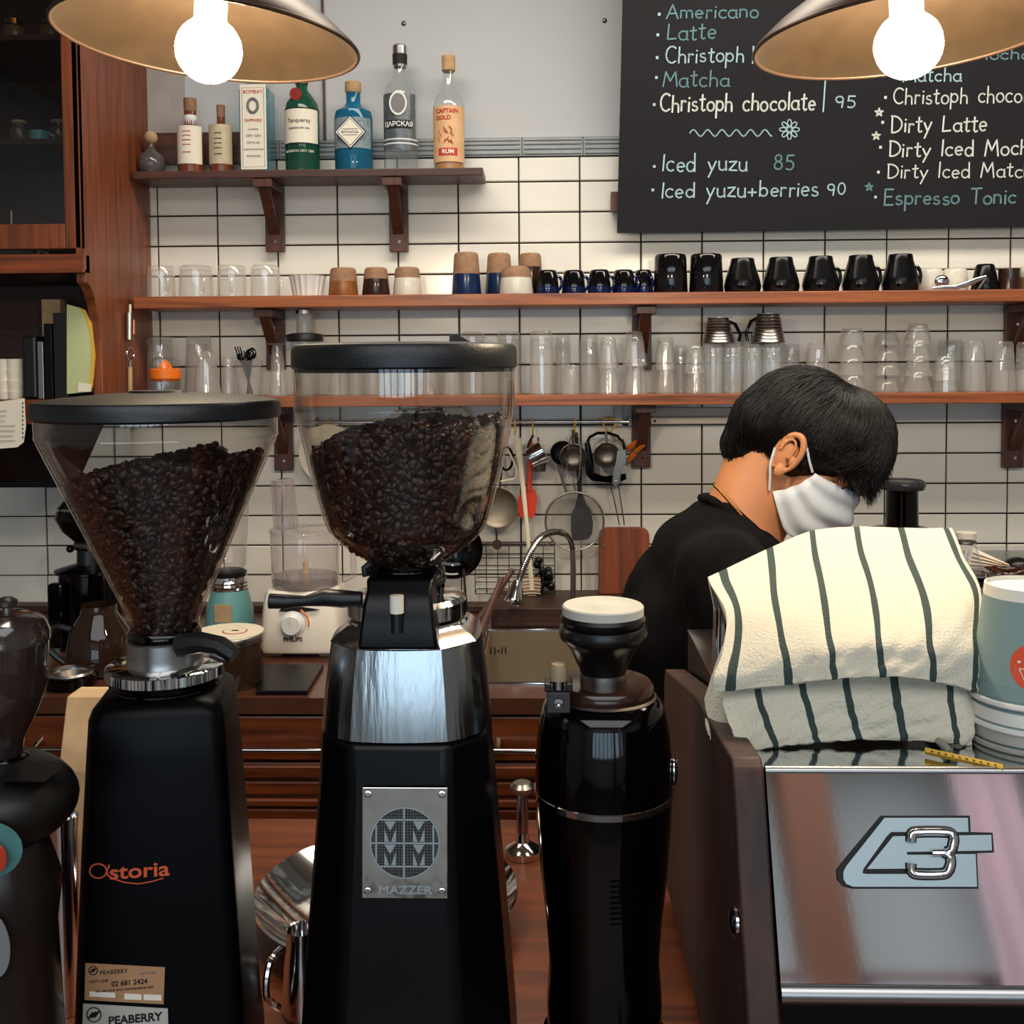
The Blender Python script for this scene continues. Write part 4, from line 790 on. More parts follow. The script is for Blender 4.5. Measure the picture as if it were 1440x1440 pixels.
t = thing('wire_ladle', 'bent cream wire handle hanging close to the hopper edge', 'handle'); obj('wire', G().tube([P(x, y, .016) for x, y in ((713, 630), (722, 648), (727, 662), (724, 673), (704, 677))], .0024, 8), M['cream'], t)
bowlv('frying_pan', 'shiny black round pan hanging behind the large hopper', 'pan', 636, 772, 42, M['gloss'], [(652, 800), (655, 846)], M['dsteel'], .03, .35)
t, = (thing('dinner_plate', 'round white plate hanging behind the left edge of the large hopper', 'plate', P(462, 638, .004)),); g = G(); g.M = Matrix.Rotation(PI/2, 4, 'X'); g.lathe([(0, -.004), (.04, -.004), (.071, .004), (.072, .005), (.04, -.001), (0, -.001)], 40); obj('dish', g, M['cream'], t)
t = thing('white_cutting_board', 'cream plastic board with a rounded handle seen through the large hopper', 'board')
flat('board_slab', [(540, 640), (536, 610), (545, 590), (556, 577), (650, 573), (660, 582), (660, 660), (540, 660)], M['cream'], t, .008, 0, .002); flat('grip', [(588, 576), (586, 545), (590, 538), (606, 537), (610, 545), (612, 575)], mat('pale_grip', (206, 178, 156), .7, var=.3, vscale=60), t, .01, .004, .003)
tag(obj('wire_loop', G().tube([P(480, 600, .01), P(484, 625, .01), P(490, 660, .01), P(484, 662, .01), P(478, 625, .01)], .0028, 6), M['cream']), 'bent pale plastic handle seen through the left of the large hopper', 'handle')

# ------------------------------------------------------------------ back counter, sink, drawers
ZC = .885; YFc = 1.93; YBk = YW-.004
XCL, XCR = -1.9, 2.0
sx0, sx1 = at(683, 930, 2.3).x, at(960, 930, 2.3).x; sy0, sy1 = 2.02, 2.42
g = G(); th = .03
g.box(XCL, sx0, YFc, YBk, ZC-th, ZC).box(sx1, XCR, YFc, YBk, ZC-th, ZC).box(sx0, sx1, YFc, sy0, ZC-th, ZC).box(sx0, sx1, sy1, YBk, ZC-th, ZC)
tag(obj('worktop', g, M['worktop'], smooth=0), 'long dark brown worktop running under the tiled wall', 'worktop')
tag(obj('upstand', G().box(XCL, at(690, 850, 2.6).x, 2.60, YBk, ZC+.0005, ZC+.018), M['cabd'], smooth=0, bev=.002), 'low dark wooden ledge along the foot of the tiles on the left', 'ledge')
x0_ = at(692, 850, 2.5).x
tag(obj('drying_ledge', G().box(x0_, .62, 2.45, YBk, ZC+.0005, at(740, 848, 2.5).z), M['cabd'], smooth=0, bev=.003), 'raised dark brown ledge behind the sink under the tap', 'ledge')
sk = thing('sink', 'rectangular stainless steel sink with overflow slots set in the back counter', 'sink', (0, 0, 0))
zd = ZC-.17; c = .012
obj('back_panel', G().box(sx0, sx1, sy1-.004, sy1-.002, zd, ZC), M['sinkm'], sk, 0); obj('side_panel', G().box(sx0+.002, sx0+.004, sy0, sy1-.004, zd, ZC), M['sinkm'], sk, 0); obj('side_panel', G().box(sx1-.004, sx1-.002, sy0, sy1-.004, zd, ZC), M['steel'], sk, 0)
obj('front_panel', G().box(sx0, sx1, sy0+.002, sy0+.004, zd, ZC), M['steel'], sk, 0); obj('basin_floor', G().box(sx0, sx1, sy0, sy1, zd-.002, zd), M['steel'], sk, 0)
obj('rim', G().tube([(sx0-.005, sy0-.005, ZC+.001), (sx1+.005, sy0-.005, ZC+.001), (sx1+.005, sy1+.005, ZC+.001), (sx0-.005, sy1+.005, ZC+.001)], .004, 8, closed=True), M['chrome'], sk)
for px in (690, 696, 706, 711): p = at(px, 915, sy1-.005); obj('overflow_slot', G().box(p.x-.0015, p.x+.0015, sy1-.0052, sy1-.004, p.z-.008, p.z+.008), M['ink'], sk, 0)
p = at(701, 915, sy1-.006); g = G(); g.M = Matrix.Translation(p) @ Matrix.Rotation(PI/2, 4, 'X'); g.cyl(.003, 0, .002, 10); obj('screw', g, M['chrome'], sk)
# tap with a bent spring neck
YT = 2.50; tp = thing('kitchen_tap', 'tall chrome tap with a bent spring neck and a bell-shaped spray head', 'tap')
def PT(x, y, Y=YT): return at(x, y, Y)
zl_ = at(740, 848, 2.5).z
obj('riser', G().tube([(PT(806, 850).x, YT, zl_), PT(806, 800), PT(805, 770)], .0065, 12), M['satin'], tp)
neck = [PT(805, 772), PT(803, 762, YT-.01), PT(797, 753, YT-.02), PT(786, 748, YT-.03), PT(774, 749, YT-.04), PT(760, 756, YT-.05), PT(750, 769, YT-.06), PT(742, 785, YT-.07), PT(735, 802, YT-.08), PT(729, 818, YT-.09)]
def cat(P, n):
    P = [Vector(p) for p in P]; o = []
    for i in range(len(P)-1):
        a, b, c_, d = P[max(i-1, 0)], P[i], P[i+1], P[min(i+2, len(P)-1)]
        for k in range(n): t = k/n; o.append(.5*((2*b)+(c_-a)*t+(2*a-5*b+4*c_-d)*t*t+(3*b-3*c_+d-a)*t**3))
    return o+[P[-1]]
nk = cat(neck, 12); obj('neck', G().tube(nk, .0062, 12), M['dsteel'], tp)
g = G()
for i in range(30, len(nk)-6, 2):
    t_ = (nk[i+1]-nk[i]).normalized(); q = t_.to_track_quat('Z', 'Y').to_matrix(); g.tube([nk[i]+q @ Vector((.0072*math.cos(a), .0072*math.sin(a), 0)) for a in [2*PI*k/10 for k in range(10)]], .0014, 4, closed=True)
obj('spring_coil', g, M['chrome'], tp, kind='stuff')
h0, h1 = PT(728, 816, YT-.09), PT(721, 850, YT-.1); d = (h1-h0).normalized(); g = G(); g.M = Matrix.Translation(h0) @ d.to_track_quat('Z', 'Y').to_matrix().to_4x4()
L_ = (h1-h0).length; g.lathe([(0, 0), (.010, 0), (.013, L_*.3), (.0215, L_*.75), (.0225, L_*.9), (.020, L_), (0, L_)], 24); obj('spray_head', g, M['chrome'], tp)
# wire basket on the wall
bx0, bx1 = at(668, 800, YW-.07).x, at(780, 800, YW-.07).x; bz0, bz1 = at(700, 835, YW-.07).z, at(700, 768, YW-.07).z; wb_ = thing('wire_basket', 'black wire basket hung on the tiles behind the tap', 'basket')
g = G()
for yq in (YW-.07, YW-.012):
    for k in range(5): z = bz0+(bz1-bz0)*k/4; obj('wire', G().tube([(bx0, yq, z), (bx1, yq, z)], .0013, 5), M['blackp'], wb_)
for k in range(8): x = bx0+(bx1-bx0)*k/7; obj('wire', G().tube([(x, YW-.012, bz1), (x, YW-.07, bz1), (x, YW-.07, bz0), (x, YW-.012, bz0)], .0012, 5), M['blackp'], wb_)
obj('hanging_hook', G().tube([at(699, 768, YW-.01), at(698, 752, YW-.012), at(697, 742, YW-.012)], .002, 6), M['dsteel'], wb_)
q = at(699, 766, YW-.075); g = G(); g.M = Matrix.Translation(q) @ Matrix.Rotation(PI/2, 4, 'X'); g.cyl(.012, -.004, .002, 16); obj('plug', g, M['cabd'], wb_)
g = G(); q = at(765, 812, YW-.04)
for k in range(16): g.ball(q+Vector((R.uniform(-.022, .02), R.uniform(-.012, .012), R.uniform(-.03, .045))), R.uniform(.008, .013), 8, 6)
tag(obj('scouring_pad', g, M['rubber']), 'bunch of black scouring wool inside the wire basket', 'scourer', kind='stuff')
# wooden cutting board leaning on the tiles, behind the barista's shoulder
zlb = at(740, 848, 2.5).z+.0005; p0 = at(842, 740, YW-.03); p1 = at(912, 740, YW-.03); w2 = (p1.x-p0.x)/2; xc = (p0.x+p1.x)/2; hB = p0.z-zlb; pl = []
for cx_, cz_, a0 in ((w2-.02, hB-.02, 0), (-w2+.02, hB-.02, 90)):
    for k in range(6): a = math.radians(a0+k*18); pl.append((cx_+.02*math.cos(a), 0, cz_+.02*math.sin(a)))
pl += [(-w2-.003, 0, 0), (w2+.004, 0, 0)]
tag(obj('cutting_board', G().prism(pl, (0, .018, 0)), M['board'], smooth=0, bev=.002, loc=(xc, YW-.058, zlb), rot=(-.07, 0, 0)), 'worn red-brown wooden cutting board standing against the tiles beside the barista', 'board')
# brown wooden utensil handles leaning by the sink
for k, (x0, y0, x1, y1, n) in enumerate(((722, 800, 668, 862, 'brown wooden spoon leaning behind the grinder towards the tap'), (706, 812, 676, 868, 'darker wooden spatula leaning behind the grinder towards the tap'))):
    a_, b_ = at(x0, y0, 2.47-.05*k), at(x1, y1, 2.43-.05*k); b_.z = ZC+.008
    tag(obj('wooden_spoon', G().tube([b_, b_.lerp(a_, .5), a_], [.011, .008, .006], 10, flat=.4), M['brk']), n, 'spoon')

# cabinets below the worktop: each drawer unit with its own front
mold = M['drawer']
XS = [-1.9, -1.32, -.78, -.245, .30, .85, 1.4, 2.0]
for i in range(7):
    x0, x1 = XS[i]+.002, XS[i+1]-.002
    wh = ('far left, behind the coffee grinder stack', 'left, hidden behind the black grinder', 'behind the black lettered grinder', 'seen left of the chrome collared grinder', 'between the chrome collared grinder and the round grinder', 'behind the barista', 'at the far right')[i]
    t = thing('base_cabinet', 'orange-brown base cabinet with ribbed drawer front, '+wh, 'cabinet', (0, 0, 0))
    obj('carcass', G().box(x0, x1, YFc+.03, YBk-.02, .08, ZC-(.18 if i in (3, 4) else th+.001)), M['cabd'], t, 0); obj('plinth', G().box(x0, x1, YFc+.07, YFc+.09, .001, .08), M['black'], t, 0)
    zt1 = at(400, 1010, YFc).z; zt2 = at(400, 1072, YFc).z
    d1 = obj('drawer', G().box(x0+.004, x1-.004, YFc+.01, YFc+.03, zt2, zt1), mold, t, 0, .003)
    for sg in (-1, 1):
        pass
    hz = at(400, 1058, YFc-.03).z; xm = (x0+x1)/2
    hw = .17; obj('handle', G().tube([(xm-hw, YFc-.02, hz), (xm+hw, YFc-.02, hz)], .0045, 10), M['chrome'], d1)
    for sg in (-.11, .11): obj('handle_post', G().tube([(xm+sg, YFc+.010, hz+.006), (xm+sg, YFc-.018, hz+.001)], [.010, .005], 10), M['chrome'], d1)
    z = zt2-.006
    dr2 = obj('drawer', G().box(x0+.004, x1-.004, YFc+.014, YFc+.03, .12, z), mold, t, 0, .003)
    yq = YFc+.014
    for k, (pa, pb, dd) in enumerate(((1078, 1096, .012), (1101, 1120, .009), (1125, 1136, .012), (1140, 1162, .008))):
        obj('moulding', G().box(x0+.006, x1-.006, yq-dd, yq-.0005, at(400, pb, YFc).z, at(400, pa, YFc).z), mold, dr2, 0, .003)

# appliances on the worktop
def on(px, Y): p = at(px, 900, Y); return Vector((p.x, Y, ZC+.0005))
s = 2.25/F; t = thing('food_processor', 'white food processor with clear bowl and round dial on the back counter', 'food processor', on(431, 2.27))
def hz_(y, Y=2.27): return at(430, y, Y).z-ZC
hb = hz_(823)
rings = []
for z, w, dd in ((.008, 57, .078), (.02, 58, .08), (hb*.5, 55, .076), (hb*.9, 52, .07), (hb, 48, .066)):
    w *= s; c = .022; rings.append([(-w+c, -dd, z), (w-c, -dd, z), (w-c*.3, -dd+c*.3, z), (w, -dd+c, z), (w, dd-c, z), (w-c, dd, z), (-w+c, dd, z), (-w, dd-c, z), (-w, -dd+c, z), (-w+c*.3, -dd+c*.3, z)])
obj('motor_base', G().loft(rings), M['wplastic'], t, 50, .004)
for q in (-.06, .06): obj('foot', G().box(q-.02, q+.02, -.06, .06, 0, .0085), M['cream'], t, 0)
g = G(); zq = hz_(878, 2.19); g.M = Matrix.Translation((-.011, -.0765, zq)) @ Matrix.Rotation(PI/2, 4, 'X'); g.lathe([(.027, 0), (.026, .004), (.022, .004), (.021, .018), (.019, .020), (0, .020)], 32); obj('dial', g, M['white'], t)
obj('dial_marker', G().box(-.0125, -.0095, -.098, -.0966, zq+.004, zq+.019), M['cream'], t, 0)
obj('orange_scale', G().tube([(-.011+.034*math.cos(a), -.0785, zq+.034*math.sin(a)) for a in [(-.15+1.2*k/8) for k in range(9)]], .0018, 6), M['orange'], t)
obj('base_recess', G().prism([(-.04, -.0775, hb*.72), (-.03, -.0775, hb*.80), (.01, -.0775, hb*.78), (.045, -.0775, hb*.74), (.01, -.0775, hb*.71)], (0, .004, 0)), M['blackp'], t, 0)
text('lettering', 'PHILIPS', .0125, M['ink'], t, (-.010, -.0835, hz_(899, 2.19)), bold=.0003)
r_ = 48*s; z0, z1 = hb+.0005, hz_(748)
PL = glass('bowl_plastic', (.93, .90, .90), (.40, .36, .36), 1.3, body=.10, bodycol=(.72, .68, .68))
obj('bowl', G().lathe([(0, z0), (r_*.96, z0), (r_, z0+.01), (r_*1.02, z1), (r_*1.0, z1+.004)], 36), PL, t); obj('bowl_lid', G().lathe([(r_*1.05, z1), (r_*1.05, z1+.008), (r_*.8, z1+.012), (0, z1+.013)], 36), PL, t)
obj('smoky_base', G().lathe([(0, z0+.001), (r_*.95, z0+.001), (r_*.97, z0+.022), (0, z0+.028)], 36), glass('smoky', (.7, .66, .66), (.4, .36, .36), .8, body=.25, bodycol=(.6, .55, .55)), t)
obj('spindle', G().lathe([(.011, z0), (.009, z0+.03), (.006, z0+.034), (.005, z0+.05), (0, z0+.052)], 14), M['kraft'], t)
obj('bowl_handle', G().tube([(r_*1.0, 0, z1), (r_*1.42, 0, z1-.003), (r_*1.46, 0, z0+.02), (r_*1.0, 0, z0+.008)], .007, 8), PL, t)
fz = hz_(680); o = obj('feed_tube', G().lathe([(18*s, 0), (17*s, fz-z1), (18.5*s, fz-z1+.002)], 24, sq=(1, .7)), PL, t, loc=(-27*s, 0, z1+.006), rot=(0, -.06, 0)); obj('pusher', G().lathe([(0, .0), (13*s, .0), (14*s, fz-z1+.004), (0, fz-z1+.004)], 24, sq=(1, .7)), PL, o)
# teal blender
s = 2.33/F; t = thing('blender', 'teal jar blender with ringed steel collar and clear jug', 'blender', on(324, 2.36))
zt_ = hz_(828, 2.36)
obj('motor_base', G().lathe([(0, 0), (37*s, 0), (37*s, .01), (33*s, zt_*.6), (26*s, zt_)], 36, sq=(1, 1)), M['teal'], t)
obj('steel_collar', G().lathe([(26*s, zt_), (27*s, zt_+.003), (26*s, zt_+.006), (27*s, zt_+.010), (26*s, zt_+.014), (27*s, zt_+.018), (26*s, zt_+.022), (25*s, zt_+.03), (0, zt_+.032)], 36), M['chrome'], t)
obj('black_gasket', G().lathe([(24*s, zt_+.031), (25*s, zt_+.04), (20*s, zt_+.044), (0, zt_+.044)], 30), M['blackp'], t)
obj('badge', G().box(-.019, .019, -34.5*s, -33*s, zt_*.42, zt_*.78), M['kraft'], t, 0, .001)
obj('jug', G().lathe([(20*s, zt_+.045), (24*s, zt_+.055), (30*s, hz_(705, 2.36))], 36), glass('jug_glass', (.9, .86, .85), (.5, .46, .46), 1, body=.06), t)
obj('power_cord', G().tube(cat([(.05, -.02, .03), (.08, -.04, .015), (.10, -.09, .004)], 6), .0025, 6), M['wplastic'], t)
# canister with printed lid
s = 2.02/F; p = on(322, 2.02); t = thing('storage_canister', 'glass canister with a flat cream lid ringed in red on the counter edge', 'canister', p)
zt_ = at(322, 888, 2.02).z-ZC
obj('jar_body', G().lathe([(0, 0), (46*s, 0), (48*s, .006), (48*s, zt_-.014), (46*s, zt_-.012)], 36), glass('brown_glass', (.35, .22, .14), (.08, .05, .03), 1.3, body=.35, bodycol=(.08, .05, .03)), t)
obj('coffee_fill', G().lathe([(0, .003), (46*s, .003), (46*s, zt_*.55), (0, zt_*.6)], 30), M['beand'], t)
obj('steel_band', G().lathe([(49*s, zt_-.018), (50*s, zt_-.014), (50*s, zt_-.004), (49*s, zt_-.002)], 36), M['satin'], t); obj('lid', G().cyl(49*s, zt_-.003, zt_, 36), M['cream'], t)
for rr, mm in ((.024, M['redink']), (.0215, M['cream'])): obj('printed_ring', G().cyl(rr, zt_+.0004, zt_+.0008+(.024-rr)*.2, 30, (.012, 0, 0)), mm, t)
obj('printed_spot', G().lathe([(.008, zt_+.0018), (0, zt_+.002)], 16, (.012, 0, 0), sq=(1, .5)), M['ink'], t)
# espresso hand grinder silhouette behind the left hopper
s = 2.3/F; t = thing('coffee_grinder', 'glossy black grinder with a domed hopper behind the left bean hopper', 'grinder', on(128, 2.3)); zz = lambda y: at(128, y, 2.3).z-ZC
obj('hopper_dome', G().lathe([(14*s, zz(775)), (20*s, zz(760)), (36*s, zz(745)), (45*s, zz(728)), (40*s, zz(712)), (26*s, zz(696)), (22*s, zz(680)), (0, zz(676))], 36), M['gloss'], t); obj('chrome_line', G().lathe([(41*s, zz(716)), (42*s, zz(714)), (41*s, zz(712))], 36), M['chrome'], t)
obj('neck', G().lathe([(17*s, zz(800)), (16*s, zz(775)), (14*s, zz(765))], 30), M['blackp'], t); obj('side_knob', G().ball((-24*s, -.01, zz(771)), .0085), M['gloss'], t); obj('clamp', G().tube([(-12*s, -.02, zz(765)), (10*s, -.028, zz(766))], .011, 10), M['dsteel'], t)
obj('body', G().lathe([(0, 0), (42*s, 0), (42*s, zz(805)), (47*s, zz(803)), (47*s, zz(800)), (22*s, zz(793)), (0, zz(792))], 40), M['gloss'], t)
obj('side_column', G().box(-40*s, -18*s, -.075, -.05, .01, zz(812)), M['gloss'], t, 0, .006)
s = 2.12/F; t = thing('glass_server', 'dark amber glass coffee server in front of the glossy black grinder', 'jug', on(140, 2.1)); zz = lambda y: at(140, y, 2.1).z-ZC
obj('server_body', G().lathe([(0, 0), (46*s, .003), (48*s, .02), (40*s, zz(885)), (25*s, zz(862)), (24*s, zz(850))], 36), glass('amber_dark', (.12, .06, .04), (.03, .015, .01), 1.4, body=.4, bodycol=(.05, .025, .015)), t)
obj('server_handle', G().tube(cat([(-.05, -.01, .085), (-.085, -.01, .09), (-.10, -.01, .05), (-.062, -.01, .015)], 5), .007, 8), M['blackp'], t)
s = 1.98/F; t = thing('saucepan', 'low dark pot with a bright steel rim at the left of the counter', 'pot', on(98, 2.0)); zz = lambda y: at(98, y, 2.0).z-ZC
obj('pot_body', G().lathe([(0, 0), (34*s, .002), (38*s, .02), (30*s, zz(946))], 36), M['gloss'], t); obj('pot_rim', G().lathe([(30*s, zz(950)), (33*s, zz(946)), (31*s, zz(943)), (26*s, zz(946)), (25*s, zz(952))], 36), M['satin'], t); obj('pot_inside', G().lathe([(26*s, zz(948)), (20*s, zz(960)), (0, zz(962))], 30), M['dsteel'], t)
t = thing('glass_jar', 'small dark glass jar between the server and the left hopper neck', 'jar', on(176, 2.2)); s = 2.2/F
obj('jar_body', G().lathe([(0, 0), (19*s, 0), (20*s, .01), (20*s, .05), (15*s, .07)], 24), glass('brown_glass'), t); obj('jar_lid', G().cyl(15*s, .069, .08, 20), M['dsteel'], t)
p = on(415, 2.07); tag(obj('dark_tray', G().prism([at(x, y, 2)*0+Vector((atz(x, y, ZC).x, atz(x, y, ZC).y, ZC+.001)) for x, y in ((368, 940), (455, 940), (432, 978), (360, 978))], (0, 0, .008)), M['black'], smooth=0, bev=.001), 'thin black rubber mat on the worktop in front of the food processor', 'mat')
# appliance behind the towel with bottle, tray and bowls; flanged black hopper
zA = at(1400, 812, 2.2).z
ap = thing('steel_appliance', 'stainless box appliance on the back counter behind the towel', 'appliance', (0, 0, 0))
xa0 = at(1180, 800, 2.3).x; obj('casing', G().box(xa0, xa0+.62, 2.10, 2.52, ZC+.001, zA), M['steel'], ap, 0, .005); obj('door_seam', G().box(xa0+.3, xa0+.304, 2.098, 2.0995, ZC+.02, zA-.02), M['ink'], ap, 0)
s = 2.2/F; b = at(1358, 812, 2.2); b.z = zA+.0005; t = thing('glass_bottle', 'clear flask bottle with white cap behind the towel corner', 'bottle', b); zz = lambda y: at(1358, y, 2.2).z-zA
obj('glass_body', G().lathe([(0, 0), (25*s, 0), (25*s, .01), (15*s, zz(773)), (13*s, zz(765)), (13*s, zz(757))], 30), M['tglass'], t); obj('cap', G().cyl(13.5*s, zz(757), zz(749), 24), M['wplastic'], t); obj('neck_ring', G().lathe([(13.6*s, zz(765)), (14.4*s, zz(763)), (13.6*s, zz(761))], 24), M['dsteel'], t)
t = thing('slatted_lid', 'pale ribbed plastic lid leaning behind the glass bottle', 'lid', (0, 0, 0)); pts = [at(1362, 798, 2.28), at(1368, 770, 2.30), at(1420, 794, 2.26), at(1418, 800, 2.25)]
obj('slab', G().prism(pts, (0, .012, 0)), M['cream'], t, 0, .001)
for k in range(4):
    a_ = pts[0].lerp(pts[1], .15+.2*k); b_ = pts[3].lerp(pts[2], .15+.2*k); obj('rib', G().tube([a_+Vector((0, -.003, 0)), b_+Vector((0, -.003, 0))], .0014, 5), M['tan'], t)
for k, (px, py, w, n) in enumerate(((1420, 806, 36, 'wide steel bowl rim cut by the right edge'), (1375, 808, 30, 'shallow steel dish next to the glass bottle'))):
    b = at(px, py+6, 2.17+.0*k); b.z = zA+.0006; s = 2.17/F; t = thing('steel_dish', n, 'dish', b); obj('dish_shell', G().lathe([(0, .001), (w*.5*s, .001), (w*s, .012+.006*(1-k)), ((w+1)*s, .013+.006*(1-k)), (w*.95*s, .011+.006*(1-k)), (w*.5*s, .003), (0, .003)], 36), M['chrome'], t)
tag(obj('black_pouch', G().ball(at(1432, 795, 2.33), (.03, .03, .018)), M['rubber']), 'small black cloth bundle behind the steel dishes', 'cloth')
s = 1.75/F; b = at(1268, 745, 2.2); b.z = zA+.0005; t = thing('coffee_hopper', 'black cylindrical hopper with a wide flat lid right of the barista\'s fringe', 'hopper', b); s = 2.2/F; zz = lambda y: at(1268, y, 2.2).z-zA
smk = mat('smoky_plastic', (46, 46, 50), .15, spec=.7)
obj('column', G().lathe([(0, 0), (28*s, 0), (28*s, zz(742)), (22.5*s, zz(738)), (21.5*s, zz(694)), (22*s, zz(688))], 36), M['gloss'], t); obj('lid', G().lathe([(22*s, zz(690)), (30*s, zz(688)), (32*s, zz(682)), (31*s, zz(677)), (27*s, zz(675)), (25*s, zz(677)), (0, zz(677))], 40), smk, t); obj('flange', G().lathe([(23*s, zz(739)), (42*s, zz(744)), (44*s, zz(748)), (28*s, zz(750))], 40), smk, t)

# ------------------------------------------------------------------ bar counter in front
ZB = .86
bc = thing('bar_counter', 'orange-brown wooden bar counter on which the grinders and the espresso machine stand', 'counter', (0, 0, 0))
obj('counter_top', G().box(-1.9, 2.0, .50, 1.47, ZB-.04, ZB), M['bar'], bc, 0, .003); obj('counter_front', G().box(-1.9, 2.0, .56, .58, .001, ZB-.041), M['cab'], bc, 0); obj('counter_back', G().box(-1.9, 2.0, 1.43, 1.45, .001, ZB-.041), M['cab'], bc, 0)

def P3(cx, Y, prof, zbase): # profile -> (r, z above zbase)
    b = at(cx, 900, Y); s = (b-EYE).dot(fwd)/F
    return Vector((b.x, Y, zbase)), s, [(hw*s, at(cx, y, Y).z-zbase) for hw, y in prof]
def zat(cx, y, Y, zb): return at(cx, y, Y).z-zb
# roasted beans: geometry filling the visible shell of a hopper
def bean_proto():
    g = G(); n, m = 7, 5; vs = []; 
    for i in range(m+1):
        t = PI*i/m
        for k in range(n):
            a = 2*PI*k/n; x = math.cos(t); r = math.sin(t); y = r*math.cos(a)*.76; z = r*math.sin(a)*.62
            if z > 0: z *= .55
            if z > .12 and abs(y) < .2: z -= .12
            vs.append((x, y, z))
    fs = [(i*n+k, i*n+(k+1) % n, (i+1)*n+(k+1) % n, (i+1)*n+k) for i in range(m) for k in range(n)]
    return np.array(vs), fs
BV, BF = bean_proto()
def beans(name, label, loc, rad, z0, z1, top, size, n, seed, grp=None):
    rng = np.random.RandomState(seed); g = G(); rr_ = random.Random(seed)
    V = []; Fc = []; cnt = 0
    zs_ = np.linspace(z0, z1, 60); wts = np.array([max(rad(z), .001) for z in zs_]); wts /= wts.sum()
    def put(c, nrm_):
        nonlocal cnt
        q = Vector(nrm_).to_track_quat('Z', 'Y').to_matrix() @ Matrix.Rotation(rr_.uniform(0, 6.28), 3, 'Z') @ Matrix.Rotation(rr_.gauss(0, .45), 3, 'X') @ Matrix.Rotation(rr_.gauss(0, .4)+(PI if rr_.random() < .5 else 0), 3, 'Y')
        A = BV @ np.array(q).T*(size*.5*rr_.uniform(.88, 1.12)) + np.array(c)
        V.append(A); o_ = cnt*len(BV); Fc.extend([tuple(i+o_ for i in f) for f in BF]); cnt += 1
    k = 0
    while k < n:
        z = rng.choice(zs_, p=wts)+rr_.uniform(-.5, .5)*(z1-z0)/60; a = rr_.uniform(0, 2*PI)
        r = rad(z)-size*.36-rr_.random()*.003; x, y = r*math.cos(a), r*math.sin(a); k += 1
        if r < .004 or z > top(x, y): continue
        put((x, y, z), (math.cos(a), math.sin(a), .1))
    for _ in range(int(n*.45)):
        a = rr_.uniform(0, 2*PI); zz_ = top(0, 0); R0 = rad(zz_)*math.sqrt(rr_.random())*1.1; x, y = R0*math.cos(a), R0*math.sin(a); z = top(x, y)+rr_.uniform(-.004, .003)
        if math.hypot(x, y) > rad(z)-size*.45: continue
        put((x, y, z), (rr_.uniform(-.4, .4), rr_.uniform(-.4, .4), 1))
    me = bpy.data.meshes.new(name); me.from_pydata(np.concatenate(V).tolist(), [], Fc)
    me.materials.append(M['bean']); me.materials.append(M['beand'])
    mi = np.repeat(rng.randint(0, 2, cnt), len(BF)).astype(np.int32); me.polygons.foreach_set('material_index', mi); me.polygons.foreach_set('use_smooth', [True]*len(me.polygons)); me.update()
    o = bpy.data.objects.new(name, me); C.objects.link(o); o.location = loc; tag(o, label, 'coffee beans', kind='stuff')
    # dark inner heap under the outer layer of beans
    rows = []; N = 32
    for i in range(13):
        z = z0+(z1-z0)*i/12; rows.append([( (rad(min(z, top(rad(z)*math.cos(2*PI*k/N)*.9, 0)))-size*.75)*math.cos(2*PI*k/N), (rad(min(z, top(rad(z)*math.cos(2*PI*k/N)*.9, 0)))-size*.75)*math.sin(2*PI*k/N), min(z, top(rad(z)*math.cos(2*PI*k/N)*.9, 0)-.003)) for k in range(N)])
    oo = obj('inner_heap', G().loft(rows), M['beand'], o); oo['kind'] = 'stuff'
    return o
def interp(pf):
    pf = sorted(pf, key=lambda q: q[1])
    return lambda z: float(np.interp(z, [p[1] for p in pf], [p[0] for p in pf]))

# ---------- grinder with octagonal chrome collar (middle)
YM = .94; loc, sM, pf = P3(574, YM, [(45, 795), (95, 758), (110, 741), (117, 722), (134, 660), (147, 600), (152, 575), (153, 516)], ZB)
mz = thing('coffee_grinder', 'large black coffee grinder with octagonal steel collar and tall clear hopper', 'grinder', loc)
zz = lambda y: at(574, y, YM).z-ZB
hp = obj('hopper', G().lathe(pf, 72), M['hop'], mz); obj('hopper_inner_wall', G().lathe([(r-.002, z+.001) for r, z in pf[1:]], 72), M['hop'], mz)
obj('hopper_seam', G().lathe([(pf[6][0]+.0004, pf[6][1]), (pf[6][0]+.0007, pf[6][1]+.001), (pf[6][0]+.0004, pf[6][1]+.002)], 72), M['glass'], mz)
obj('hopper_lid', G().lathe([(152*sM, zz(519)), (155.5*sM, zz(516)), (156*sM, zz(510)), (155.5*sM, zz(492)), (152*sM, zz(486)), (146*sM, zz(484)), (138*sM, zz(485)), (100*sM, zz(482)), (0, zz(481))], 72), M['lid'], mz)
obj('lid_underside', G().lathe([(152*sM, zz(519)), (151*sM, zz(523)), (149*sM, zz(523)), (148*sM, zz(516))], 60), M['blackp'], mz)
g = G(); g.loft([[(.040, -.01, zz(484)), (.062, -.012, zz(485)), (.060, .012, zz(485)), (.038, .012, zz(484))], [(.040, -.006, zz(470)), (.047, -.006, zz(470)), (.046, .006, zz(470)), (.039, .006, zz(470))]]); obj('lid_catch', g, M['blackp'], mz, 0, .001)
obj('neck', G().lathe([(0, zz(850)), (50*sM, zz(850)), (52*sM, zz(835)), (53*sM, zz(812)), (53*sM, zz(800)), (49*sM, zz(793)), (43*sM, zz(790))], 40), M['gloss'], mz)
obj('neck_ring', G().lathe([(53.5*sM, zz(818)), (54.3*sM, zz(815)), (54.3*sM, zz(812)), (53.5*sM, zz(809))], 40), M['blackp'], mz)
obj('neck_clip', G().tube([(-48*sM, -.01, zz(790)), (-56*sM, -.012, zz(796)), (-54*sM, -.012, zz(806))], .004, 8), M['blackp'], mz)
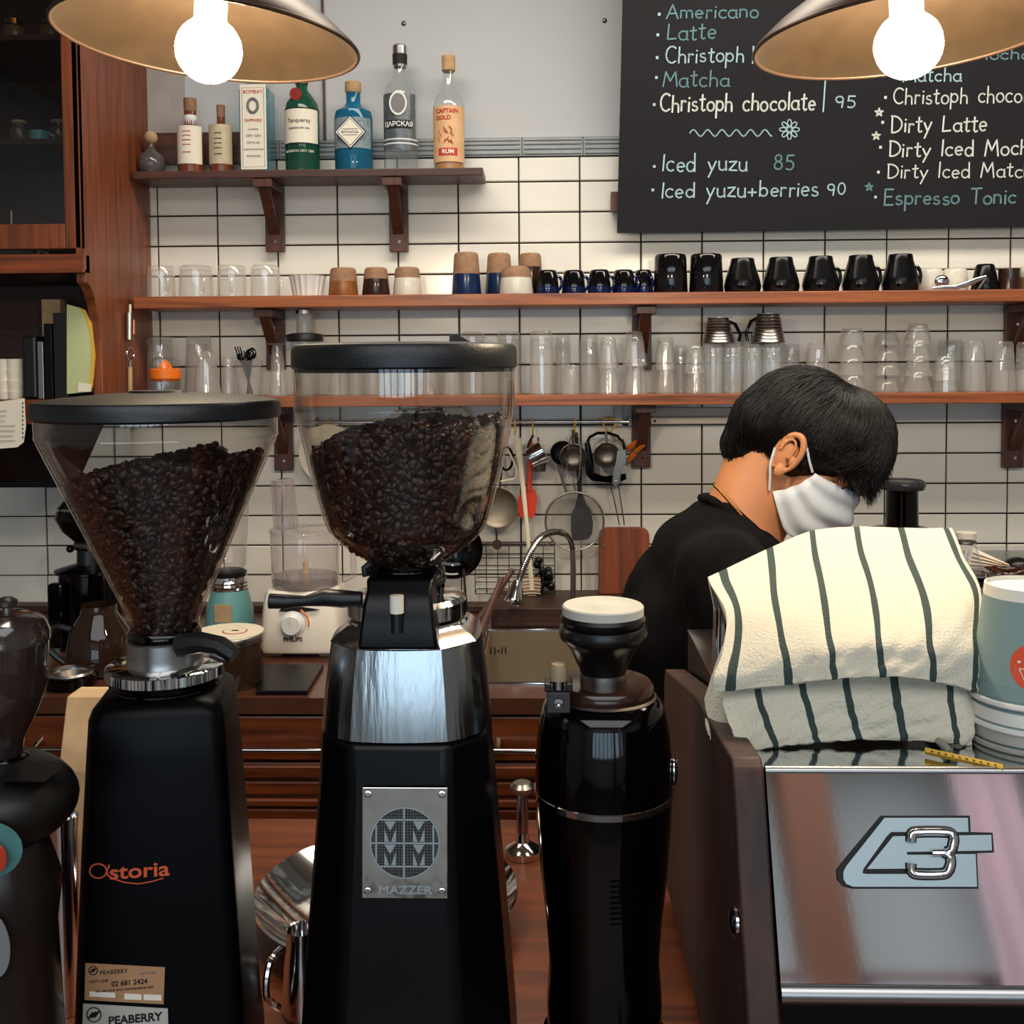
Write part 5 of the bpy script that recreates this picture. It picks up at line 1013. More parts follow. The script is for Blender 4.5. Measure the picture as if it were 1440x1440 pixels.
rf = interp(pf)
topM = lambda x, y: zz(596)+.40*min(x+.012, 0)-.10*max(x-.05, 0)+.003*math.sin(x*90)+.004*math.cos(y*60)
beans('coffee_beans', 'glossy dark roasted beans heaped in the middle hopper, sloping up to the right', loc, lambda z: rf(z)-.003, zz(788), zz(590), topM, .0125, 4200, 3)
def octa(h, c, z): return [(-c, -h, z), (c, -h, z), (h, -c, z), (h, c, z), (c, h, z), (-c, h, z), (-h, c, z), (-h, -c, z)]
zt_, zb_ = zz(888), zz(1004)
def octb(h, c, z, b=.0035, n=8):
    q = octa(h, c, z); out = []
    for k in range(8):
        a_, b_ = Vector(q[k]), Vector(q[(k+1) % 8]); o_ = (a_+b_)/2; o_ = Vector((o_.x, o_.y, 0)).normalized()
        out += [a_.lerp(b_, t/n)+o_*b*(1-(2*t/n-1)**2) for t in range(n)]
    return out
obj('steel_collar', G().loft([octb(.0700, .0405, zb_), octb(.0670, .0385, zb_+(zt_-zb_)*.5), octb(.0620, .0355, zt_)]), M['steel'], mz, 12)
obj('top_plate', G().loft([octa(.0635, .0355, zt_+.0002), octa(.058, .033, zt_+.006), octa(.048, .03, zt_+.013), octa(.04, .026, zt_+.014)]), M['chrome'], mz, 20, .001)
obj('lower_ring', G().lathe([(.050, zt_+.010), (.054, zt_+.012), (.053, zt_+.015), (.047, zt_+.017)], 48), M['chrome'], mz)
obj('knurled_ring', G().lathe([(.044, zt_+.017), (.0525, zt_+.018), (.0525, zt_+.030), (.049, zt_+.034), (.030, zt_+.036)], 160, mod=lambda a, z: 1+(.012 if int(a/(2*PI)*160) % 2 else 0)*(1 if zt_+.0175 < z < zt_+.031 else 0)), M['chrome'], mz)
rows = [(zb_-.001, .0715, .0405), (zz(1060), .0735, .041), (zz(1150), .078, .043), (zz(1260), .084, .046), (zz(1360), .089, .049), (zz(1440), .0925, .052), (.012, .094, .053)]
obj('body', G().loft([octa(a, c_, z) for z, a, c_ in rows][::-1]), M['black'], mz, 20, .006)
for q in ((-.07, -.06), (.07, -.06), (.07, .06), (-.07, .06)): obj('foot', G().cyl(.014, 0, .013, 16, (q[0], q[1], 0)), M['rubber'], mz)
yf = -.0635
g = G(); rr3 = []
for y_, w, d0, d1 in ((912, 58, yf-.006, yf+.02), (880, 54, yf-.006, yf+.03), (850, 50, yf-.002, yf+.04), (832, 47, yf+.006, yf+.05), (818, 50, yf+.014, yf+.05)):
    z = at(574, y_, YM+yf).z-ZB; w *= .00058; rr3.append([(-w, d0, z), (w, d0, z), (w, d1, z), (-w, d1, z)])
obj('dosing_chute', g.loft(rr3), M['black'], mz, 30, .003)
q0 = Vector((0, yf-.008, at(574, 836, YM+yf).z-ZB)); obj('chute_pin', G().tube([q0+Vector((0, 0, .001)), q0-Vector((0, 0, .0135))], .0058, 14), M['wplastic'], mz); obj('pin_shaft', G().tube([q0-Vector((0, 0, .0137)), q0-Vector((0, 0, .03))], .0050, 12), M['blackp'], mz)
lev = [(-50, 842), (-75, 842), (-100, 840), (-125, 845), (-150, 846), (-173, 845)]
obj('lever', G().tube([((x)*sM, -.055, at(574, y, YM-.055).z-ZB) for x, y in lev], [.006, .0075, .0075, .0045, .006, .0065], 10), M['blackp'], mz)
# emblem plate
Yp = YM-.079; pz = lambda y: at(570, y, Yp).z-ZB; pxx = lambda x: at(x, 1180, Yp).x-loc.x
tl = math.atan2(.084-.075, zz(1110)-zz(1260))
pt = obj('emblem_plate', G().box(pxx(510), pxx(630), -.0008, .0004, pz(1258)-pz(1183), pz(1108)-pz(1183)), mat('etched_plate', (206, 206, 202), .1, 1, bump=1, bscale=1, aniso=(12, 12, 7), bdist=.0035), mz, 0, .0012, loc=(0, Yp-YM-.0022, pz(1183)), rot=(-tl, 0, 0))
kx = (pxx(630)-pxx(510))/120; cxp = pxx(570)
def EP(x, y): return (pxx(570)+(x-570)*kx, (pz(1183)-pz(1183))+(1183-y)*kx)
def pdisc(r, yq, m, c=(570, 1183), sq=1):
    g = G(); X, Z = EP(*c); g.M = Matrix.Translation((X, yq, Z)) @ Matrix.Rotation(PI/2, 4, 'X'); g.cyl(r*kx, 0, .0003, 48); return g
for sx_ in (518, 622):
    for sy_ in (1116, 1249):
        g = G(); X, Z = EP(sx_, sy_); g.M = Matrix.Translation((X, -.0008, Z)) @ Matrix.Rotation(PI/2, 4, 'X'); g.lathe([(.0034, 0), (.003, .001), (.0012, .0014), (0, .0010)], 12); obj('screw', g, M['chrome'], pt); 
obj('emblem_ring', pdisc(49, -.0009, None), mat('etched_light', (150, 158, 158), .5, .3), pt, 0)
obj('emblem_disc', pdisc(47, -.0012, None), M['ink'], pt, 0)
def pbox(x0, x1, y0, y1, yq=-.0019):
    X0, Z0 = EP(x0, y0); X1, Z1_ = EP(x1, y1); return X0, X1, yq, yq+.0003, Z1_, Z0
g = G()
for x in (530, 569, 610): g.box(*pbox(x-1.3, x+1.3, 1183-math.sqrt(max(0, 47**2-(x-570)**2)), 1183+math.sqrt(max(0, 47**2-(x-570)**2))))
for y in (1151, 1183, 1215): h = math.sqrt(max(0, 47**2-(y-1183)**2)); g.box(*pbox(570-h, 570+h, y-1.2, y+1.2))
for xx in (549.5, 589.5):
    for y0 in (1153, 1185):
        for tri in (((xx-8, y0), (xx+8, y0), (xx, y0+13)), ((xx-8, y0+28), (xx-1.5, y0+28), (xx-8, y0+10)), ((xx+8, y0+28), (xx+1.5, y0+28), (xx+8, y0+10))):
            g.prism([(EP(*t_)[0], -.0019, EP(*t_)[1]) for t_ in tri], (0, .0003, 0))
obj('emblem_letters', g, _m['etched_light'], pt, 0, kind='stuff')
g = G()
for k in range(-11, 12):
    h = math.sqrt(max(0, 46**2-(k*4)**2)); g.box(*pbox(570+k*4-.35, 570+k*4+.35, 1183-h, 1183+h, -.0016)); g.box(*pbox(570-h, 570+h, 1183+k*4-.35, 1183+k*4+.35, -.0016))
obj('etched_grid', g, mat('etched_mid', (96, 98, 98), .5, .3), pt, 0, kind='stuff')
X, Z = EP(574, 1249); text('lettering', 'MAZZER', .0092, _m['etched_light'], pt, (X-.002, -.0013, Z+.0008), sx=1.25, bold=.0002)

# ---------- lettered black grinder with the cone hopper (left)
YA = .906; loc, sA, pf = P3(232, YA, [(46, 885), (48, 868), (158, 622), (161, 612), (162, 586)], ZB)
ax = at(226, 600, YA).x-at(234, 900, YA).x
as_ = thing('coffee_grinder', 'tall black tapered coffee grinder with a cone hopper and orange lettering', 'grinder', loc)
zz = lambda y: at(232, y, YA).z-ZB
def lean(g, zref=zz(885)):   # the hopper leans a little to the left
    k = ax/(zz(560)-zref); g.v = [(x+max(0, z-zref)*k, y, z) for x, y, z in g.v]; return g
obj('hopper', lean(G().lathe(pf, 72)), M['hop'], as_); obj('hopper_inner_wall', lean(G().lathe([(r-.002, z+.001) for r, z in pf[1:]], 72)), M['hop'], as_)
obj('hopper_seam', lean(G().lathe([(161.5*sA, zz(614)), (162.3*sA, zz(612)), (161.5*sA, zz(610))], 72)), M['glass'], as_)
obj('hopper_lid', lean(G().lathe([(163*sA, zz(588)), (166*sA, zz(585)), (166*sA, zz(567)), (163*sA, zz(563)), (130*sA, zz(558)), (70*sA, zz(553)), (40*sA, zz(552)), (38*sA, zz(549)), (0, zz(549))], 72)), M['lid'], as_)
rf2 = interp(pf); kx_ = ax/(zz(560)-zz(885))
topA = lambda x, y: zz(652)+.36*min(x+.018, 0)+.04*x+.003*math.sin(x*80)+.003*math.cos(y*70)
bo = beans('coffee_beans', 'very dark beans filling the cone hopper on the left', loc, lambda z: rf2(z)-.003, zz(884), zz(640), topA, .0115, 3600, 5)
for q in [bo]+list(bo.children):
    co_ = np.empty(len(q.data.vertices)*3); q.data.vertices.foreach_get('co', co_); co_ = co_.reshape(-1, 3); co_[:, 0] += np.maximum(0, co_[:, 2]-zz(885))*kx_; q.data.vertices.foreach_set('co', co_.ravel())
obj('hopper_throat', G().lathe([(0, zz(900)), (47*sA, zz(900)), (50*sA, zz(893)), (50*sA, zz(886)), (47*sA, zz(882)), (45*sA, zz(882))], 40), M['gloss'], as_)
obj('steel_neck', G().lathe([(52*sA, zz(942)), (52*sA, zz(898)), (50*sA, zz(896)), (30*sA, zz(896))], 48), M['satin'], as_)
obj('adjusting_disc', G().lathe([(70*sA, zz(950)), (80*sA, zz(947)), (80*sA, zz(934)), (77*sA, zz(931)), (50*sA, zz(930))], 200, mod=lambda a, z: 1+(.014 if int(a/(2*PI)*200) % 2 else 0)*(1 if z < zz(933) else 0)), M['chrome'], as_)
obj('throat_ring', G().lathe([(60*sA, zz(975)), (74*sA, zz(968)), (72*sA, zz(960)), (76*sA, zz(956)), (70*sA, zz(950))], 48), M['gloss'], as_)
g = G().tube([(.025, -.035, zz(893)), (.045, -.04, zz(886)), (.062, -.045, zz(888)), (.075, -.048, zz(900))], [.010, .009, .008, .0075], 8); obj('slide_lever', g, M['blackp'], as_); obj('lever_stem', G().tube([(.05, -.03, zz(905)), (.062, -.03, zz(912))], .005, 8), M['satin'], as_)
def rsq(s_, c, z, y0=0, k=4):
    h = s_/2; out = []
    for cx_, cy_, a0 in ((h-c, -h+c, -90), (h-c, h-c, 0), (-h+c, h-c, 90), (-h+c, -h+c, 180)):
        for i in range(k+1): a = math.radians(a0+90*i/k); out.append((cx_+c*math.cos(a), cy_+c*math.sin(a)+y0, z))
    return out
bz = [(.008, .146, .014), (.03, .145, .014), (zz(1440), .139, .013), (zz(1300), .131, .013), (zz(1150), .121, .012), (zz(1040), .113, .012), (zz(985), .109, .013), (zz(973), .104, .014), (zz(962), .092, .02)]
bd = obj('body', G().loft([rsq(s_, c, z) for z, s_, c in bz]), mat('gloss_black_body', (3, 2, 4), .38, spec=.12), as_, 50, rot=(0, 0, math.radians(9.5)))
for q in ((-.05, -.05), (.05, -.05), (.05, .05), (-.05, .05)): obj('foot', G().cyl(.012, 0, .009, 16, (q[0], q[1], 0)), M['rubber'], as_)
# lettering and stickers lie on the tapered front face
def face(px, py, off=.001):
    """a point on the front face of the tapered body seen at this pixel (body space)"""
    d = ray(px, py); th_ = math.radians(9.5); best = None
    for _ in range(1):
        lo, hi = .6, 1.1
        for __ in range(30):
            m_ = (lo+hi)/2; p = EYE+d*(m_/d.y); q = Matrix.Rotation(-th_, 3, 'Z') @ (p-loc); hw = np.interp(q.z, [b[0] for b in bz], [b[1]/2 for b in bz])
            if q.y > -hw-off: hi = m_
            else: lo = m_
    return q
def fquad(pts, m, name, off, thk=.0003):
    P_ = [face(x, y, off) for x, y in pts]; g = G().loft([P_, [p-Vector((0, thk, 0)) for p in P_]]); return obj(name, g, m, bd, 0)
def ftext(s_, px, py, h, m, off, sx=1, bold=0, tiltz=0):
    p = face(px, py, off); tilt = math.atan2(.0155, .26)
    return text('lettering', s_, h, m, bd, p, rot=(PI/2-.06, 0, 0), sx=sx, bold=bold, ext=.0002)
om = mat('orange_print', (214, 84, 40), .5)
for k, (pts, w) in enumerate(([([(138+12*math.cos(a), 1225+10*math.sin(a)) for a in [2*PI*k/20 for k in range(21)]], 2.0), ([(154, 1216), (150, 1226), (152, 1232)], 2.2), ([(152, 1231), (160, 1236), (175, 1241), (195, 1243), (212, 1240), (230, 1235)], 1.6)])):
    obj('logo_stroke', G().tube([face(x, y, .0008) for x, y in pts], w*sA*.55, 5, flat=.3), om, bd)
ftext('storia', 196, 1225, .0165, om, .001, 1.25, .0003)
fquad([(120, 1354), (232, 1360), (230, 1412), (119, 1406)], mat('copper_sticker', (190, 142, 100), .5, .2, var=.15, vscale=60), 'sticker', .0004)
ftext('PEABERRY', 160, 1367, .0048, M['ink'], .001, 1.0); ftext('02 681 2424', 182, 1382, .0056, M['ink'], .001, 1.0, .0001); ftext('services', 208, 1368, .0042, M['grey'], .001, .95)
ftext('HOT LINE', 139, 1380, .0030, M['ink'], .001, 1.1); ftext('for service and maintenance call', 175, 1391, .0030, M['ink'], .001, 1.15)
fquad([(126, 1394), (162, 1396), (162, 1403), (126, 1401)], M['paper'], 'sticker_field', .0008); fquad([(175, 1397), (199, 1398), (199, 1406), (175, 1405)], M['paper'], 'sticker_field', .0008); fquad([(202, 1398), (227, 1399), (227, 1407), (202, 1406)], M['paper'], 'sticker_field', .0008)
def fcirc(cx, cy, r, w, m, off): obj('logo_ring', G().tube([face(cx+r*math.cos(a), cy+r*math.sin(a), off) for a in [2*PI*k/24 for k in range(24)]], w, 4, closed=True), m, bd)
fcirc(131, 1365, 6, .0004, M['ink'], .001)
for k in (-2, 0, 2): obj('logo_bar', G().tube([face(129+k, 1367-k*.2, .001), face(133+k, 1362-k*.2, .001)], .0005, 4), M['ink'], bd)
fquad([(117, 1411), (236, 1418), (240, 1560), (112, 1555)], mat('silver_sticker', (196, 190, 178), .45, .3, var=.1, vscale=60), 'sticker', .0004)
ftext('PEABERRY', 190, 1433, .0092, M['ink'], .001, 1.0, .0003); fcirc(132, 1427, 10, .0005, M['ink'], .001)
for k in (-4, 0, 4): obj('logo_bar', G().tube([face(129+k, 1431-k*.2, .001), face(135+k, 1423-k*.2, .001)], .0009, 4), M['ink'], bd)
ftext('ROASTERS', 190, 1462, .006, M['ink'], .001, 1.2) if False else None

# ---------- round glossy grinder (right of the middle)
YG = .95; loc, sG, pf = P3(848, YG, [(80, 1470), (82, 1400), (78, 1345), (82, 1290), (90, 1220), (95, 1150), (96.5, 1108), (96, 1060), (93, 1030), (88, 1003), (84, 988), (74, 978), (66, 974)], ZB)
pf = [(0, .012), (86*sG, .012), (88*sG, .03)]+pf[0:]
gr = thing('coffee_grinder', 'rounded glossy black coffee grinder with a slim chrome belt and frosted cap', 'grinder', loc); zz = lambda y: at(848, y, YG).z-ZB
obj('body', G().lathe(pf+[(0, zz(973))], 72, sq=(1, 1)), M['gloss'], gr, 60); obj('foot_ring', G().cyl(82*sG, 0, .0125, 48), M['rubber'], gr)
obj('chrome_belt', G().lathe([(96.6*sG, zz(1116)), (98*sG, zz(1115)), (98*sG, zz(1107)), (96.8*sG, zz(1106))], 72), M['chrome'], gr)
g = G()
for k in range(9):
    z = zz(1195+k*7.5); w = .018+.006*math.sin(PI*k/8)
    g.tube([(rq*math.cos(a), rq*math.sin(a), z) for a in [math.radians(-88+k2*4) for k2 in range(8)] for rq in [interp(pf)(z)+.0002]], .0009, 4)
obj('vent_slats', g, M['gloss'], gr, kind='stuff')
obj('collar_disc', G().lathe([(70*sG, zz(977)), (71*sG, zz(972)), (71*sG, zz(963)), (66*sG, zz(957)), (36*sG, zz(955)), (0, zz(955))], 60), M['brown'], gr); obj('chrome_seam', G().lathe([(72*sG, zz(979)), (75*sG, zz(977)), (72*sG, zz(974))], 60), M['dsteel'], gr)
obj('funnel_ring', G().lathe([(32*sG, zz(960)), (33*sG, zz(956)), (33*sG, zz(945)), (30*sG, zz(944))], 40), M['satin'], gr)
obj('bellows', G().lathe([(30*sG, zz(953)), (34*sG, zz(938)), (46*sG, zz(912)), (54*sG, zz(902)), (60*sG, zz(897)), (62.5*sG, zz(888)), (60*sG, zz(879)), (55*sG, zz(877)), (59*sG, zz(873)), (60*sG, zz(868)), (57*sG, zz(863)), (50*sG, zz(862))], 60), M['rubber'], gr)
obj('cap', G().lathe([(57*sG, zz(869)), (57*sG, zz(852)), (55*sG, zz(850)), (50*sG, zz(850.5)), (47*sG, zz(852)), (20*sG, zz(852)), (18*sG, zz(851)), (0, zz(851))], 60), glass('frosted_cap', (.5, .5, .5), (.3, .3, .3), .8, .3, body=.75, bodycol=(.72, .68, .58)), gr)
bx = (784-848)*sG; z0, z1 = at(784, 998, YG-.04).z-ZB, at(784, 955, YG-.04).z-ZB
obj('side_bracket', G().box(bx-.010, bx+.010, -.05, -.03, z0, z0+.018), mat('grey_cast', (62, 60, 60), .5, .5), gr, 0, .001); obj('bracket_fork', G().box(bx-.012, bx-.006, -.05, -.03, z0+.0185, z1-.001).box(bx+.006, bx+.012, -.05, -.03, z0+.0185, z1-.001), M['rubber'], gr, 0, .001)
g = G(); g.M = Matrix.Translation((bx, -.051, z0+.009)) @ Matrix.Rotation(PI/2, 4, 'X'); g.lathe([(.0045, 0), (.004, .001), (.0015, .002), (0, .0012)], 14); obj('bracket_screw', g, M['chrome'], gr)
obj('bracket_rod', G().tube([(bx, -.042, z0+.019), (bx, -.042, z1+.004)], .005, 12), M['satin'], gr); obj('rod_cap', G().lathe([(.0075, z1), (.0078, z1+.010), (.006, z1+.014), (0, z1+.015)], 16, (bx, -.042, 0)), mat('beige_cap', (150, 130, 100), .5), gr)
obj('side_button', G().ball((97*sG, -.01, zz(1080)), (.004, .006, .012)), M['chrome'], gr)

# ---------- cut-off grinder at the left edge
YL = .765; loc, sL, pf = P3(0, YL, [(24, 1075), (28, 1040), (48, 1000), (62, 960), (64, 900)], ZB)
gl = thing('coffee_grinder', 'dark doser grinder with smoky domed hopper cut by the left edge', 'grinder', loc); zz = lambda y: at(0, y, YL).z-ZB
smh = glass('smoky_hopper', (.32, .26, .24), (.08, .06, .05), 1.6, body=.12, bodycol=(.12, .09, .08))
obj('hopper', G().lathe(pf, 48), smh, gl); obj('hopper_dome', G().lathe([(66*sL, zz(902)), (66*sL, zz(890)), (58*sL, zz(872)), (40*sL, zz(864)), (12*sL, zz(860)), (0, zz(860))], 48), mat('smoky_lid', (60, 48, 42), .12, coat=.5), gl)
obj('lid_knob', G().lathe([(.0035, zz(861)), (.0035, zz(854)), (.007, zz(851)), (.0075, zz(845)), (.004, zz(840)), (0, zz(840))], 16, (.006, -.0, 0)), M['dsteel'], gl)
obj('throat', G().lathe([(0, zz(1100)), (34*sL, zz(1100)), (40*sL, zz(1075)), (32*sL, zz(1062)), (24*sL, zz(1060))], 40), M['gloss'], gl)
obj('doser_head', G().ball((-.01, 0, zz(1125)), (.062, .055, .036), 32, 18), mat('dark_cast_body', (26, 22, 18), .4, .3), gl); obj('head_flap', G().prism([(.018, -.045, zz(1062)), (.050, -.04, zz(1070)), (.040, -.03, zz(1076)), (.016, -.035, zz(1074))], (0, .03, 0)), M['blackp'], gl, 0, .001)
obj('body', G().lathe([(0, .01), (78*sL, .01), (80*sL, .03), (66*sL, zz(1300)), (74*sL, zz(1240)), (56*sL, zz(1180)), (34*sL, zz(1140)), (0, zz(1140))], 48), mat('bronze_body', (44, 36, 32), .28, .5), gl)
g = G(); q = Vector((at(8, 1140, YL-.062).x-loc.x, -.062, zz(1140)+.008)); g.M = Matrix.Translation((.014, -.0525, zz(1150))) @ Matrix.Rotation(PI/2+.25, 4, 'X') @ Matrix.Rotation(.25, 4, 'Y'); g.lathe([(.023, 0), (.023, .0012), (0, .0014)], 32); obj('round_sticker', g, mat('teal_sticker', (86, 138, 134), .6, var=.35, vscale=60), gl)
g = G(); g.M = Matrix.Translation((.021, -.0545, zz(1156))) @ Matrix.Rotation(PI/2+.25, 4, 'X'); g.lathe([(.010, 0), (.010, .0018), (0, .002)], 20, sq=(.8, 1.2)); obj('sticker_print', g, M['redink'], gl)
g = G(); g.M = Matrix.Translation((.010, -.0380, zz(1290))) @ Matrix.Rotation(PI/2+.1, 4, 'X'); g.lathe([(.011, 0), (.011, .001), (0, .001)], 28, sq=(1, 2.2)); obj('oval_badge', g, M['grey'], gl)

# ---------- things between the grinders
b = at(735, 1208, 1.36); b.z = ZB+.0005; t = thing('tamper', 'upright chrome tamper standing on the wooden counter left of the round grinder', 'tamper', b); s = 1.36/F
obj('base', G().lathe([(0, 0), (26*s, 0), (26*s, .008), (22*s, .012), (10*s, .018), (8*s, .03)], 36), M['chrome'], t); obj('stem', G().lathe([(8*s, .028), (9*s, .06), (7*s, .082)], 24), M['steel'], t); obj('knob', G().lathe([(7*s, .080), (16*s, .086), (17*s, .091), (12*s, .096), (0, .097)], 30), M['satin'], t)
b = at(545, 1300, 1.19); b.z = ZB+.0005; t = thing('steel_bowl', 'wide shallow stainless steel bowl behind the middle grinder', 'bowl', b); s = .15/186
zr = .042
obj('bowl_wall', G().lathe([(0, .002), (110*s, .002), (150*s, .02), (176*s, zr-.006), (184*s, zr), (186*s, zr-.003), (178*s, zr-.008), (154*s, .014), (112*s, 0), (0, 0)], 72), M['chrome'], t)
b = at(405, 1300, 1.10); b.x = at(405, 1300, 1.08).x; t = thing('milk_pitcher', 'small round steel pitcher standing behind the left grinder', 'pitcher', Vector((at(424, 1290, 1.02).x, 1.02, ZB+.0005))); s = .82*1.02/F
obj('pitcher_body', G().lathe([(0, 0), (34*s, 0), (36*s, .01), (32*s, .05), (26*s, .075), (27*s, .085), (25*s, .084), (23*s, .074), (0, .01)], 40), M['chrome'], t); obj('pitcher_handle', G().tube(cat([(-.016, -.02, .075), (-.022, -.04, .072), (-.024, -.045, .045), (-.018, -.025, .02)], 6), .0035, 8), M['chrome'], t)
t = thing('kraft_bag', 'standing kraft coffee bag between the left edge grinder and the lettered one', 'bag', Vector((at(112, 1020, 1.2).x, 1.22, ZB+.0005))); zz = lambda y: at(110, y, 1.2).z-ZB
obj('bag_body', G().loft([[(-.02-.0, -.03, 0), (.05, -.03, 0), (.05, .03, 0), (-.02, .03, 0)], [(-.021, -.032, zz(1080)), (.05, -.03, zz(1080)), (.05, .03, zz(1080)), (-.02, .03, zz(1080))], [(-.019, -.01, zz(985)), (.05, -.01, zz(985)), (.05, .01, zz(985)), (-.019, .01, zz(985))], [(-.006, -.002, zz(974)), (.05, -.002, zz(974)), (.05, .002, zz(974)), (-.006, .002, zz(974))]]), M['kraft'], t, 0, .002)
b = Vector((at(88, 1150, 1.02).x, 1.02, ZB+.0005)); t = thing('measuring_jug', 'narrow steel jug with a bright rim beside the lettered grinder', 'jug', b); s = 1.02/F; zz = lambda y: at(88, y, 1.02).z-ZB
obj('jug_wall', G().lathe([(0, 0), (20*s, 0), (20*s, zz(1170)), (22*s, zz(1148)), (20*s, zz(1150)), (18*s, zz(1170)), (0, .01)], 36), M['chrome'], t)

# ------------------------------------------------------------------ espresso machine
MX = at(1075, 1087, .80).x; ZT_ = at(1075, 1087, .80).z; T1 = Vector((MX, .80, ZT_)); zb2 = at(1100, 1383, .747).z; T2 = Vector((MX, .747, zb2)); MW = .74
em_ = thing('espresso_machine', 'brushed steel espresso machine with walnut sides seen from behind', 'espresso machine', (0, 0, 0))
YBm = 1.235
pts = [(T2.y, T2.z), (T1.y, T1.z), (T1.y+.003, T1.z+.002)]
nn = Vector((0, -(T1.z-T2.z), T1.y-T2.y)).normalized()
obj('back_panel', G().loft([[(MX+.001, T2.y, T2.z), (MX+.001, T1.y, T1.z), (MX+.001, T1.y+.01, T1.z), (MX+.001, T2.y+.012, T2.z)], [(MX+MW, T2.y, T2.z), (MX+MW, T1.y, T1.z), (MX+MW, T1.y+.01, T1.z), (MX+MW, T2.y+.012, T2.z)]]), M['panel'], em_, 0)
obj('top_edge', G().tube([(MX+.001, .803, ZT_+.001), (MX+MW, .803, ZT_+.001)], .0035, 10), M['satin'], em_)
obj('lower_lip', G().tube([(MX+.001, T2.y+.004, T2.z-.0085), (MX+MW, T2.y+.004, T2.z-.0085)], .0085, 14), M['satin'], em_)
obj('casing', G().box(MX+.002, MX+MW, .775, YBm, ZB+.04, T2.z-.018).box(MX+.002, MX+MW, .813, YBm, T2.z-.018, ZT_-.003), M['black'], em_, 0)
obj('top_tray', G().box(MX+.001, MX+MW, .806, YBm, ZT_-.0025, ZT_), M['mirror'], em_, 0)
obj('tray_rim', G().tube([(MX+.140+.012*math.cos(a), .825+.0+.012*math.sin(a)+.012, ZT_+.004) for a in [-PI/3+PI/3*k/6 for k in range(7)]]+[(MX+.152, 1.2, ZT_+.004)], .0035, 8), M['satin'], em_)
sidepts = [(.722, T2.z-.16), (.735, T2.z-.03), (.747, T2.z+.0), (.797, ZT_+.004), (.806, ZT_+.010), (1.0, ZT_-.002), (YBm, at(958, 941, YBm).z), (YBm+.01, at(958, 941, YBm).z-.02), (YBm+.01, ZB+.03), (.80, ZB+.03), (.76, ZB+.06)]
for x0, lb in ((MX-.0245, 'left'), (MX+MW+.001, 'right')): obj('side_panel', G().prism([(x0, y, z) for y, z in sidepts], (.0235, 0, 0)), M['walnut'], em_, 20, .002)
for px, py in ((948, 1080), (1036, 1296)):
    p = atx(px, py, MX-.0255); g = G(); g.M = Matrix.Translation(p) @ Matrix.Rotation(-PI/2, 4, 'Y'); g.lathe([(.011, 0), (.011, .002), (.007, .005), (0, .006)], 20); obj('side_bolt', g, M['chrome'], em_)
for q in ((MX+.05, .84), (MX+MW-.05, .84), (MX+.05, 1.18), (MX+MW-.05, 1.18)): obj('foot', G().cyl(.02, 0, .0405, 20, (q[0], q[1], ZB)), M['chrome'], em_)
obj('guard_rail', G().tube([(at(1010, 930, 1.17).x, 1.17, at(1010, 938, 1.17).z), (at(1011, 850, 1.17).x, 1.17, at(1011, 852, 1.17).z)], .0062, 14), M['chrome'], em_); obj('rail_ball', G().ball((at(1002, 936, 1.165).x, 1.165, at(1002, 936, 1.165).z), .009), M['chrome'], em_)
# badge on the back panel
e1 = Vector((1, 0, 0)); n_out = e1.cross((T1-T2).normalized()).normalized()
if n_out.y > 0: n_out = -n_out
def mp(px, py, off=0): return plane_hit(px, py, T1+n_out*off, n_out)
def badge(name, poly, m, o0, o1, parent=None): return obj(name, G().loft([[mp(x, y, o0) for x, y in poly], [mp(x, y, o1) for x, y in poly]]), m, parent or em_, 0)
def rndp(pts): return pts
pale = mat('badge_silver', (170, 184, 186), .35, .55)
outer = [(1244, 1149), (1362, 1149), (1364, 1172), (1395, 1173), (1397, 1197), (1373, 1199), (1375, 1249), (1200, 1249), (1190, 1245), (1184, 1237), (1184, 1226), (1189, 1217)]
def grow(P_, d, dx=0, dy=0):
    c = (sum(p[0] for p in P_)/len(P_), sum(p[1] for p in P_)/len(P_)); return [(p[0]+dx+d*(1 if p[0] > c[0] else -1), p[1]+dy+d*(1 if p[1] > c[1] else -1)) for p in P_]
bg = badge('badge_backing_plate', [(1240, 1147), (1364, 1147), (1365, 1170), (1396, 1171), (1398, 1199), (1374, 1200), (1376, 1250), (1198, 1250), (1186, 1247), (1178, 1238), (1177, 1224), (1184, 1214)], M['ink'], .0002, .0016)  # dark backing plate that outlines the raised silver letters
badge('badge_letter', [(1244, 1150), (1361, 1150), (1362, 1170), (1253, 1170), (1247, 1176), (1214, 1222), (1213, 1228), (1218, 1229), (1341, 1229), (1343, 1225), (1342, 1201), (1372, 1201), (1374, 1247), (1200, 1247), (1190, 1243), (1186, 1236), (1186, 1226), (1190, 1218)], pale, .0017, .0030, bg)
badge('badge_letter', [(1256, 1176), (1394, 1174), (1395, 1196), (1275, 1198), (1276, 1202), (1336, 1202), (1336, 1221), (1219, 1222)], pale, .0017, .0030, bg)
three = [(1281, 1184), (1282, 1174), (1289, 1170), (1330, 1170), (1340, 1175), (1341, 1184), (1337, 1196), (1328, 1199), (1336, 1203), (1337, 1215), (1332, 1226), (1322, 1229), (1290, 1229), (1282, 1225), (1281, 1214)]
obj('badge_numeral', G().tube(cat([mp(x, y, .0045) for x, y in three[:8]], 3)+cat([mp(x, y, .0045) for x, y in three[8:]], 3), .0030, 10), M['chrome'], bg)
obj('numeral_bar', G().tube([mp(1310, 1199, .0045), mp(1330, 1199, .0045)], .0028, 10), M['chrome'], bg)
obj('numeral_outline', G().tube(cat([mp(x, y, .0034) for x, y in three[:8]], 3)+cat([mp(x, y, .0034) for x, y in three[8:]], 3), .0041, 8, flat=.6), M['ink'], bg)  # wider dark copy behind the numeral, seen as its outline

